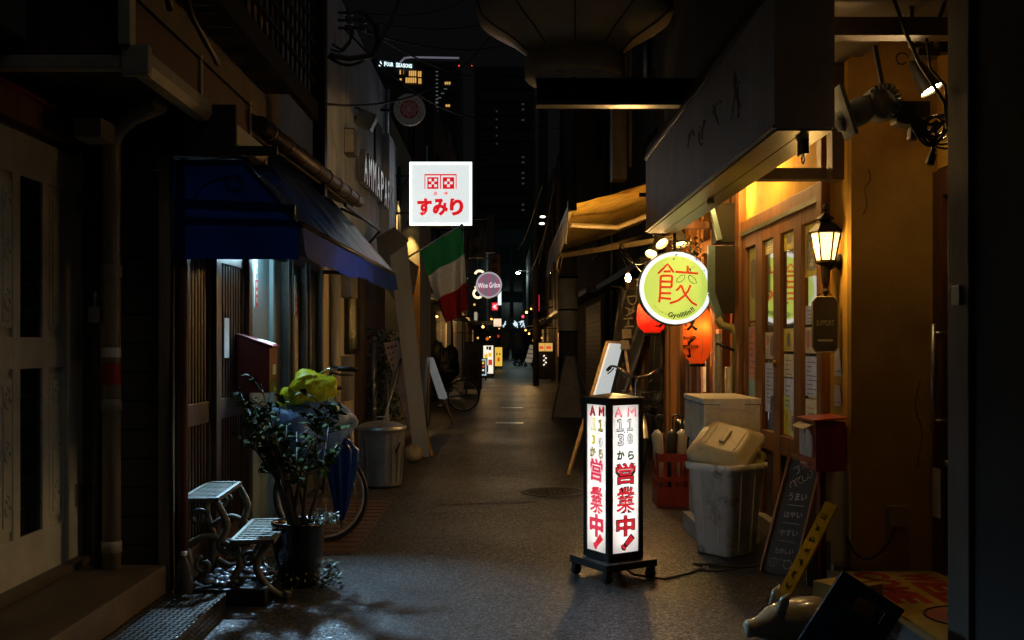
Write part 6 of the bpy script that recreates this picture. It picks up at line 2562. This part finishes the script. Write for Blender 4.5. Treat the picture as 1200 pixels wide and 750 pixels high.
# far end
eh = thing('end_building', 'teal grey office block closing the far end of the alley', 'building', (0, 132, 0))
mb = MB(M('teal_wall', (.06, .11, .105), .7, var=.4, vs=.3))
mb.box(-30, 30, 128.5, 140, 0, 16)
mb.build('wall', eh)
for k in range(4):
    mb = MB(M('teal_glass', (.04, .06, .06), .15))
    for j in range(-5, 6):
        mb.box(j * 1.6 - .55, j * 1.6 + .55, 128.4, 128.49, 1.0 + k * 3.6, 3.2 + k * 3.6)
    mb.build('window_row', eh)
es_ = thing('crossing_sign', 'white lit sign board across the far end of the alley', 'sign', pt(605, 380, 110))
mb = MB(BLACK)
c = pt(605, 380, 110)
mb.box(c.x - 1.9, c.x + 1.9, 110, 110.2, c.z - .6, c.z + .6)
mb.build('case', es_)
mb = MB(glow('white_letters', (.7, .9, 1), .9))
for k in (0, 1.6, 2.4, 3.2):
    scrawl(mb, c + V((-1.35 + k * .82, -.03, 0)), (1, 0, 0), (0, 0, 1), .75, .85, int(k * 10), .05, 6 if k else 2)
mb.build('lettering', es_)
mb = MB(DARKMETAL)
mb.tube([(c.x - 1.9, 110.1, 0), (c.x - 1.9, 110.1, c.z + .6)], .09, 8)
mb.build('post', es_)
tl2 = thing('traffic_light', 'red traffic light at the far crossing', 'traffic light', pt(613, 371, 112))
c = pt(613, 371, 112)
mb = MB(BLACK)
mb.box(c.x - .2, c.x + .9, c.y, c.y + .2, c.z - .25, c.z + .25, .03)
mb.tube([(c.x + 1.0, c.y + .1, 0), (c.x + 1.0, c.y + .1, c.z + .8)], .09, 8)
mb.build('housing', tl2)
mb = MB(glow('red_signal', (1, .03, .05), 6))
mb.lathe([(0, .02), (.15, .02)], c + V((0, 0, 0)), 14, (0, -1, 0))
mb.build('red_lens', tl2)
sl2 = thing('street_light', 'cold white street light high over the far crossing', 'street lamp', pt(607, 320, 100))
c = pt(607, 320, 100)
mb = MB(DARKMETAL)
mb.tube([(c.x + 1.5, 100, 0), (c.x + 1.5, 100, c.z + .2), (c.x, 100, c.z + .3)], .07, 8)
mb.build('post', sl2)
mb = MB(glow('cold_lens', (.85, 1, .9), 130))
mb.ball(c, .13, (1.4, 1, .6), 12)
mb.build('lens', sl2)
l = bpy.data.lights.new('street_lamp', 'POINT')
l.energy = 120
l.color = (.7, 1, .92)
l.shadow_soft_size = .3
lo = bpy.data.objects.new('street_lamp', l)
lo.parent = sl2
lo.location = (0, -.3, -.6)
COL.objects.link(lo)


# towers
def tower(name, label, x0, x1, y, z1, n, cat='building'):
    t = thing(name, label, cat, ((x0 + x1) / 2, y, 0))
    mb = MB(M('tower_dark', (.05, .052, .055), .5, var=.3, vs=.05, bump=0))
    mb.box(x0, x1, y, y + 30, 0, z1)
    mb.build('wall', t)
    mb = MB(M('tower_glass', (.045, .047, .05), .6, bump=0))
    for k in range(n):
        z = z1 * (k + .3) / n
        mb.box(x0 + 1, x1 - 1, y - .2, y - .05, z, z + z1 / n * .55)
    mb.build('window_row', t)
    return t


T = tower('hotel_tower', 'distant hotel tower with a lit white name sign and gold windows', *(pt(436, 0, 300).x, pt(538, 0, 300).x), 300, pt(0, 70, 300).z, 24)
mb = MB(glow('roof_glow', (.5, .45, .6), .22))  # glowing line drawn for the highlight along the tower's top
z = pt(0, 68, 300).z
mb.tube([pt(469, 73, 299), pt(474, 68, 299), pt(482, 67, 299), pt(538, 68, 299)], .28, 6)
mb.build('roof_highlight', T)
mb = MB(glow('hotel_letters', (.75, .95, 1), 1.5))
for k, ch in enumerate('FOUR SEASONS'):
    if ch != ' ':
        first = ch in 'F' or k == 5
        mb.text(ch, pt(451.5 + k * 2.75, 75.0 + k * .22, 299.5), (1, 0, -.08), (0, 0, 1), h=1.15 if not first else 1.35, w=.62, bold=.03, ext=.05)
p = pt(446, 75, 299.5)
mb.prism([p + V((-.55, 0, -.6)), p + V((.55, 0, -.6)), p + V((.35, 0, .1)), p + V((0, 0, 1.0)), p + V((-.35, 0, .1))], (0, .1, 0))
mb.build('name_sign', T)
mb = MB(M('sign_backing', (.02, .035, .045), .5, emit=(.1, .3, .4), es=.03))
mb.prism([pt(443, 70, 299.8), pt(484, 73, 299.8), pt(484, 80, 299.8), pt(443, 79, 299.8)], (0, .15, 0))
mb.build('sign_board', T)
mb = MB(glow('gold_window', (1, .52, .12), .75))
for (a, b, c_, d_) in ((468, 470, 82, 87), (472.5, 473.3, 82, 87), (479, 488, 83, 89), (489.5, 494, 83.5, 90), (468, 471, 92, 95), (475, 488, 91, 97), (490, 494, 92, 98), (521, 528, 96, 99), (522, 527.5, 122.5, 125)):
    q = pt(a, d_, 299.6)
    r_ = pt(b, c_, 299.6)
    n = max(1, int((b - a) / 2))
    for j in range(n):
        w = (r_.x - q.x) / n
        mb.box(q.x + j * w + .08, q.x + (j + 1) * w - .08, 299.55, 299.7, q.z, r_.z)
mb.build('lit_window', T)
mb = MB(glow('stair_light', (.4, .45, .5), .2))
for k in range(9):
    q = pt(526 - k * 3.4, 99 + k * 5.2, 299.6)
    mb.box(q.x - .6, q.x + .3, 299.5, 299.6, q.z - .12, q.z + .12)
for k in range(14):
    q = pt(512, 84 + k * 4.6, 299.6)
    mb.box(q.x - .35, q.x + .35, 299.5, 299.6, q.z - .12, q.z + .1)
mb.build('corridor_light', T)
mb = MB(glow('beacon', (1, .05, .05), 2.0))
mb.ball(pt(538, 77, 299), .2, n=8)
mb.ball(pt(553, 77, 299), .15, n=8)
mb.build('red_beacon', T)
T2 = tower('apartment_tower', 'dim apartment tower with a column of faint balcony lights', pt(556, 0, 210).x, pt(642, 0, 210).x, 210, pt(0, 78, 210).z, 22)
mb = MB(glow('balcony_light', (.5, .52, .5), .035))
for k in range(22):
    q = pt(613, 116 + k * 6.2, 209.5)
    if rw.random() > .45:
        mb.box(q.x - .3, q.x + .25, 209.4, 209.5, q.z - .15, q.z + .2)
for k in range(5):
    q = pt(582, 130 + k * 9.5, 209.5)
    mb.box(q.x - .15, q.x + .15, 209.4, 209.5, q.z - .25, q.z + .1)
mb.build('balcony_light', T2)

# far signs
wc = pt(573, 334, 34)
ws = thing('round_wine_sign', 'softly lit pink round sign with white script above the far left side', 'sign', wc)
r = 15.2 / 1200 * 34
mb = MB(M('rim_grey'))
mb.lathe([(r - .05, -.08), (r, -.08), (r + .02, -.06), (r + .02, .06), (r, .08), (r - .05, .08)], wc, 40, (0, -1, 0), smooth=False)
mb.build('case', ws)
mb = MB(glow('wine_rim', (.6, .62, .66), .6))
mb.lathe([(r - .05, .082), (r - .0, .084)], wc, 40, (0, -1, 0), smooth=False)
mb.build('lit_ring', ws)
mb = MB(glow('wine_pink', (.36, .13, .2), .7, (.4, .2, .25)))
mb.lathe([(0, .075), (r - .05, .075)], wc, 40, (0, -1, 0), smooth=False)
mb.use(glow('wine_band', (.24, .2, .26), .6))
for x_ in (-.16, .1):
    mb.box(wc.x + x_, wc.x + x_ + .1, wc.y - .079, wc.y - .076, wc.z - r * .78, wc.z + r * .78)
mb.build('lit_face', ws)
mb = MB(glow('wine_text', (.95, .92, .95), .9))
mb.text('Wine Grâce', wc + V((0, -.08, -.01)), (1, 0, .04), (0, 0, 1), w=r * 1.7, h=.17, bold=.005, ext=.004)
mb.build('lettering', ws)
mb = MB(DARKMETAL)
mb.tube([wc + V((-r, 0, 0)), V((-1.85, 34, wc.z))], .03, 6)
mb.build('bracket', ws)


def ring_light(px_, py_, Y, r_, a0, a1, label, dot=False):
    c = pt(px_, py_, Y)
    t = thing('ring_light', label, 'lamp', c, group='curled bulb lights by the pink sign')
    mb = MB(glow('warm_ring', (1, .8, .5), 1.5))
    P = arc(c, r_, R(a0), R(a1), 16)
    if dot:
        P += [c + V((0, 0, -r_ * 1.3)), c + V((0, 0, -r_ * 1.6))]
        mb.ball(c + V((-.12, 0, -r_ * 2.4)), .06, n=8)
    mb.tube(P, .045, 6)
    mb.build('tube', t)
    mb = MB(DARKMETAL)
    mb.tube([c + V((-.3, .06, r_ * .7)), V((-1.86, Y + .06, c.z + r_ * .7))], .02, 6)
    mb.build('bracket', t)


ring_light(562, 323, 36, .17, 160, -80, 'hook-shaped warm lamp above left of the pink round sign', True)
ring_light(560, 344, 36, .15, 0, 350, 'ring-shaped warm lamp below left of the pink round sign')


def hang_sign(name, label, px0, px1, py0, py1, Y, face, txt=None, tm=None, wallx=-1.8, cat='sign', base=BLACK):
    a, b = pt(px0, py1, Y), pt(px1, py0, Y)
    t = thing(name, label, cat, (a.lerp(b, .5)))
    mb = MB(base)
    mb.box(a.x, b.x, Y, Y + .22, a.z, b.z)
    mb.build('case', t)
    mb = MB(face)
    mb.box(a.x + .02, b.x - .02, Y - .012, Y - .001, a.z + .02, b.z - .02)
    mb.build('panel', t)
    if txt:
        mb = MB(tm)
        n = len(txt)
        hgt = (b.z - a.z)
        for k, ch in enumerate(txt):
            hh = min(hgt / n * .75, (b.x - a.x) * .9)
            scrawl(mb, ((a.x + b.x) / 2, Y - .014, b.z - hgt * (k + .5) / n), (1, 0, 0), (0, 0, 1), hh * .8, hh, k + int(Y), hh * .045, 6)
        mb.build('lettering', t)
    mb = MB(DARKMETAL)
    for z in (a.z + .15, b.z - .15):
        mb.beam((wallx, Y + .1, z), ((a.x if wallx < 0 else b.x), Y + .1, z), .04, .04)
    mb.build('bracket', t)
    return t


SB = M('unlit_board', (.12, .115, .105), .6, var=.3, vs=2)
SBR = M('unlit_brown', (.15, .085, .05), .6, var=.3, vs=2)
SI = M('sign_ink_dark', (.02, .02, .02), .6)
hang_sign('vertical_sign', 'unlit grey vertical sign with dark brush characters beside the white square sign', 548, 568, 262, 302, 25, SB, '中居', SI)
hang_sign('vertical_sign', 'tall narrow unlit grey vertical sign behind the white square sign', 569, 580, 250, 296, 31, SB, None)
hang_sign('vertical_sign', 'unlit brown vertical sign above the pink round sign', 573, 587, 298, 326, 40, SBR, '新店', SI)
hang_sign('lightbox_sign', 'white rectangular lightbox showing its bright edge behind the pink round sign', 583, 588, 330, 358, 46, glow('box_white', (.8, .95, 1), 1.1), wallx=-1.7)
hang_sign('red_sign', 'small glowing red sign under the pink round sign', 576, 584, 354, 364, 48, glow('box_red', (.9, .03, .05), 1.0), '酒', glow('wine_text', (.95, .92, .95), .9), wallx=-1.7)
hang_sign('cube_lamp', 'small cream lit box lamp hanging over the left poster boards', 578, 588, 373, 383, 46, glow('box_cream', (.9, .66, .5), .9), wallx=-1.7, cat='lamp')
hang_sign('angled_sign', 'little dim white sign on the left wall near the far bulbs', 555, 560, 365, 376, 33, glow('box_dim', (.55, .5, .42), .6), wallx=-1.8)
hang_sign('neon_sign', 'upright red neon strip sign on the right wall', 629.5, 632.5, 345, 365, 42, glow('neon_red', (1, .02, .08), 1.2), wallx=1.9)


def board(name, label, px0, px1, py0, pyb, Y, face, marks, cat='poster board', split=1.0, frame=BLACK, lean=0.):
    a, b = pt(px0, pyb, Y), pt(px1, py0, Y)
    t = thing(name, label, cat, ((a.x + b.x) / 2, Y, 0))
    mb = MB(frame)
    mb.box(a.x - .04, b.x + .04, Y, Y + .12, .12, b.z + .04, .01)
    for x_ in (a.x, b.x - .05):
        mb.box(x_, x_ + .05, Y - .12, Y + .25, 0, .12)
    mb.build('frame', t)
    mb = MB(face)
    zb = .2 + (b.z - .2) * (1 - split)
    mb.box(a.x, b.x, Y - .012, Y - .001, zb, b.z)
    for i, (m_, u0, u1, v0, v1) in enumerate(marks):
        mb.use(m_)
        W = b.x - a.x
        H_ = b.z - zb
        mb.box(a.x + W * u0, a.x + W * u1, Y - .014 - .002 * i, Y - .013, zb + H_ * (1 - v1), zb + H_ * (1 - v0))
    mb.build('panel', t)
    return t


k_ink, k_yel, k_red, k_wh = glow('k_ink', (.02, .02, .02), .3, (.02, .02, .02)), glow('k_yellow', (.9, .55, .06), .9), glow('k_red', (.7, .06, .03), .8), glow('k_white', (.95, .9, .75), 1.0)
board('poster_board', 'bright white lit poster board on the left of the far alley', 566.5, 578, 405, 442, 44, k_wh, ((k_ink, .3, .5, .03, .14), (k_ink, .55, .8, .03, .16), (k_yel, .1, .45, .3, .55), (k_red, .5, .9, .5, .7), (k_yel, .5, .85, .25, .4), (k_ink, .1, .5, .7, .95)))
board('small_poster_board', 'small dark lit menu case in front of the bright white poster board', 563.5, 570, 421, 442, 41, glow('k_blue', (.5, .7, .8), .7), ((k_ink, .08, .8, .08, .92), (k_yel, .25, .6, .15, .3), (k_red, .3, .65, .4, .5), (k_wh, .25, .6, .62, .72)))
board('poster_board', 'yellow lit poster board with a round red mark, beyond the white one', 580, 588.5, 407, 432, 60, k_yel, ((k_red, .35, .65, .55, .75), (k_ink, .2, .35, .3, .42), (k_ink, .6, .75, .3, .42)))
board('menu_stand', 'unlit dark menu stand next to the far bicycle', 545.5, 563, 402, 448, 30, SB, ((BLACK, .2, .8, .2, .4), (BLACK, .2, .8, .5, .9)), cat='menu stand')
board('menu_stand', 'tall black menu stand with a lit yellow double page on top at the right', 629.5, 647.5, 402, 446, 39, glow('k_menu', (.75, .48, .12), .7), ((k_ink, .49, .51, .0, 1), (k_red, .15, .4, .4, .7), (k_red, .6, .9, .4, .7)), cat='menu stand', split=.24)
mb = MB(k_wh)
for k in range(5):
    p = pt(637.5 + (k % 2) * 2.2, 417 + k * 2.6, 38.97)
    mb.obox(p, (.07, .01, .05), Matrix.Rotation(R(30 if k % 2 else -30), 3, 'Y'))
mb.build('white_mark', bpy.data.objects['menu_stand.001'])
ms = thing('slanted_menu', 'slanted cream menu board leaning on its stand at the far right', 'menu board', pt(620, 428, 66))
mb = MB(glow('k_cream', (.5, .4, .28), .35, (.5, .4, .3)))
q = [pt(615, 424, 66), pt(623, 425, 66), pt(628, 405, 66.5), pt(621, 404, 66.5)]
mb.prism(q, (0, .06, 0))
mb.use(k_ink)
for k in range(1, 4):
    mb.beam(q[0].lerp(q[3], k / 4) + V((0, -.01, 0)), q[1].lerp(q[2], k / 4) + V((0, -.01, 0)), .02, .05)
mb.build('board', ms)
mb = MB(BLACK)
for p_, q_ in ((q[3], q[0]), (q[2], q[1])):
    mb.beam(p_ + V((0, .08, 0)), V((q_.x, 66.1, 0)), .06, .06)
mb.build('stand', ms)
pl_ = MB(M('ivy_leaf'))
for k in range(240):
    p = pt(609, 425, 70) + V((rw.uniform(-.4, .4), rw.uniform(-.4, .4), rw.uniform(-.6, .7)))
    pl_.leaf(p, V((rw.uniform(-1, 1), rw.uniform(-1, 1), rw.uniform(-.5, 1))), .25, .12, rw.uniform(-1, 1))
single('bush', pl_, 'small dark bush beside the slanted menu board at the far right', 'bush', (pt(609, 428, 70).x, 70, 0))
pc_ = thing('pylon', 'small pale bollard standing at the far end of the alley', 'bollard', (pt(598, 420, 100).x, 100, 0))
mb = MB(M('pale_bollard', (.55, .5, .42), .6))
mb.lathe([(.3, 0), (.3, .08), (.14, .1), (.1, .85), (.06, .95), (0, .96)], (pt(598, 420, 100).x, 100, 0), 14)
mb.build('post', pc_)

# far warm bulbs
spots = ((566, 383, 34, .06, 40, 'warm globe bulb on the left wall below the pink sign'), (576, 374, 45, .06, 25, 'warm globe bulb just left of the cream box lamp'), (571, 397, 44, .10, 5, 'orange lantern lamp over the bright white poster board'),
         (574, 395, 52, .05, 20, 'yellow lamp between the two left poster boards'), (584, 394, 58, .12, 3, 'reddish lamp above the yellow poster board'),
         (617, 366, 40, .07, 60, 'brightest warm bulb high on the right above the black menu stand'), (622.5, 362, 44, .05, 30, 'small bulb beside the brightest one on the right'), (616, 387, 40, .05, 50, 'upper bulb of the low pair above the black menu stand'),
         (620, 391, 38, .05, 40, 'lower bulb of the low pair above the black menu stand'), (512, 371, 24, .04, 40, 'bulb in the dark window behind the flag'), (585, 385, 46, .05, 10, 'bulb under the cream box lamp'),
         (627, 352, 50, .07, 9, 'small amber lamp beside the red neon strip'), (631, 376, 46, .06, 8, 'small amber lamp midway down the right wall'), (635, 396, 43, .06, 9, 'low amber lamp just above the lit double page menu'),
         (625, 399, 60, .09, 8, 'amber lamp over the slanted menu board'), (560, 396, 38, .06, 9, 'low amber lamp above the unlit menu stand'), (556, 357, 36, .06, 8, 'small amber lamp above the little dim white sign'))
for (x_, y_, Y, r_, s_, lab) in spots:
    p = pt(x_, y_, Y)
    t = thing('light_bulb', lab, 'bulb', p, group='warm bulbs far along the alley')
    col_ = (1, .52, .13) if s_ > 6 else ((1, .25, .03) if s_ > 4 else (1, .08, .03))
    mb = MB(glow('far_bulb_%d' % s_, col_, min(s_ * .12, 5)))
    mb.ball(p, r_ * .7, n=10)
    mb.build('glass', t)
    mb = MB(DARKMETAL)
    wx_ = -1.75 if p.x < 0 else 1.95
    mb.tube([p + V((0, 0, r_)), p + V((0, 0, r_ + .1)), V((wx_, Y, p.z + r_ + .15))], .015, 5)
    mb.build('bracket', t)
    if s_ in (60, 50, 30, 25) or s_ == 40:
        l = bpy.data.lights.new('far_lamp', 'POINT')
        l.energy = 17 if Y > 30 else 5
        l.color = (1, .55, .17)
        l.shadow_soft_size = .08
        lo = bpy.data.objects.new('far_lamp', l)
        lo.parent = t
        lo.location = ((.0, -.25, -.1))
        COL.objects.link(lo)
# white lights under eave of the right wall, high
for (x_, y_, Y, lab) in ((636, 254, 30, 'upper small cold lamp high on the right wall'), (635, 262, 30, 'lower small cold lamp high on the right wall')):
    p = pt(x_, y_, Y)
    mb = MB(glow('far_cold', (1, .9, .6), 3))
    mb.ball(p, .06, (1.5, 1, .6), 8)
    mb.use(DARKMETAL).tube([p, V((1.95, Y, p.z + .1))], .015, 5)
    single('wall_light', mb, lab, 'lamp', p, group='cold lamps high on the right wall')
# dark second pole
p2 = thing('utility_pole', 'slimmer dark utility pole farther along the right side', 'utility pole', (1.08, 36, 0))
mb = MB(M('pole_concrete'))
mb.tube([(1.08, 36, 0), (1.08, 36, 12)], [.11, .09], 14)
mb.build('shaft', p2)
mb = MB(M('tan_wrap', (.28, .23, .15), .6))
mb.tube([(1.08, 36, 1.6), (1.08, 36, 2.35)], .118, 14)
mb.build('wrap', p2)

# covered heap and far bicycle
bicycle('silver wheeled bicycle standing crosswise farther down the left side', (-1.42, 22.0, 0), R(183), 0, M('bike_grey'), basket=True)
mb = blob(MB(M('black_tarp', (.012, .012, .012), .5, bump=.5, bs=10)), (-1.55, 25.2, .8), (.34, .4, .55), 12, .6, 1.6, 40)
single('covered_heap', mb, 'black tarpaulin covered heap behind the silver wheeled bicycle', 'covered heap', (-1.35, 24.6, 0))
pb_ = thing('leaning_board', 'slim white edged board leaning on a wooden stick before the far bicycle', 'board', pt(515, 475, 19))
mb = MB(M('board_white', (.7, .7, .68), .4, emit=(.7, .75, .75), es=.12))  # plain board given a faint glow of its own
mb.prism([pt(505, 419, 18.6), pt(508, 419, 18.6), pt(524.5, 466, 18.2), pt(521, 468, 18.2)], (-.12, .25, 0))
mb.build('board', pb_)
mb = MB(WOOD_L)
a_ = pt(531, 490, 18.2)
a_.z = 0
mb.beam(pt(505, 420, 18.8), a_, .03, .03)
b_ = pt(502, 485, 18.6)
b_.z = 0
mb.beam(pt(503, 418, 18.7), b_, .03, .03)
mb.build('leg', pb_)

# ================================================================ overhead cables
cab_pts = (((385, 66, 10.6), (468, 0, 12), .35, .018), ((380, 122, 9.3), (600, 0, 20), .6, .012), ((405, 20, 11), (620, 5, 22), .3, .012), ((405, 30, 11), (640, 30, 24), .4, .012), ((410, 12, 11), (560, -10, 18), .2, .01),
           ((430, 35, 11.5), (640, 60, 26), .6, .012), ((404, 34, 11), (650, 90, 20.7), .9, .012), ((600, 100, 60), (660, 150, 20.7), .8, .015), ((640, 200, 20.7), (600, 290, 60), .7, .02), ((650, 230, 20.7), (610, 310, 60), 1.0, .02), ((655, 180, 20.7), (620, 330, 60), .9, .02))
for (a, b, d_, r_) in cab_pts:
    A_, B_ = pt(*a), pt(*b)
    mb = MB(CABLE)
    mb.tube(sag(A_, B_, d_, 20), r_, 5)
    single('overhead_cable', mb, 'thin black overhead cable sagging across the night sky', 'cable', A_, group='overhead cables across the alley')
iw = thing('insulator_rack', 'cluster of ceramic insulators with looping cables on the plaster house gable', 'insulators', pt(415, 22, 11))
mb = MB(M('ceramic', (.12, .11, .1), .25, coat=.4))
for x_ in (410, 426):
    for k in range(3):
        c = pt(x_, 15 + k * 9, 11)
        mb.lathe([(0, -.03), (.03, -.03), (.05, -.01), (.03, 0), (.05, .015), (.03, .03), (0, .03)], c, 12)
mb.build('insulator', iw)
mb = MB(DARKMETAL)
for k in range(3):
    mb.beam(pt(396, 15 + k * 9, 11), pt(430, 15 + k * 9, 11), .03, .02)
mb.build('crossarm', iw)
mb = MB(CABLE)
mb.tube([pt(428, 18, 11), pt(441, 30, 11), pt(443, 50, 11), pt(436, 65, 11), pt(410, 69, 10.9), pt(388, 65, 10.6)], .03, 8)
mb.tube([pt(412, 34, 11), pt(410, 50, 11), pt(402, 60, 11), pt(390, 52, 10.8)], .014, 6)
mb.tube([pt(414, 34, 11), pt(413, 44, 11), pt(398, 61, 10.9), pt(388, 58, 10.8)], .012, 6)
mb.build('looped_cable', iw)
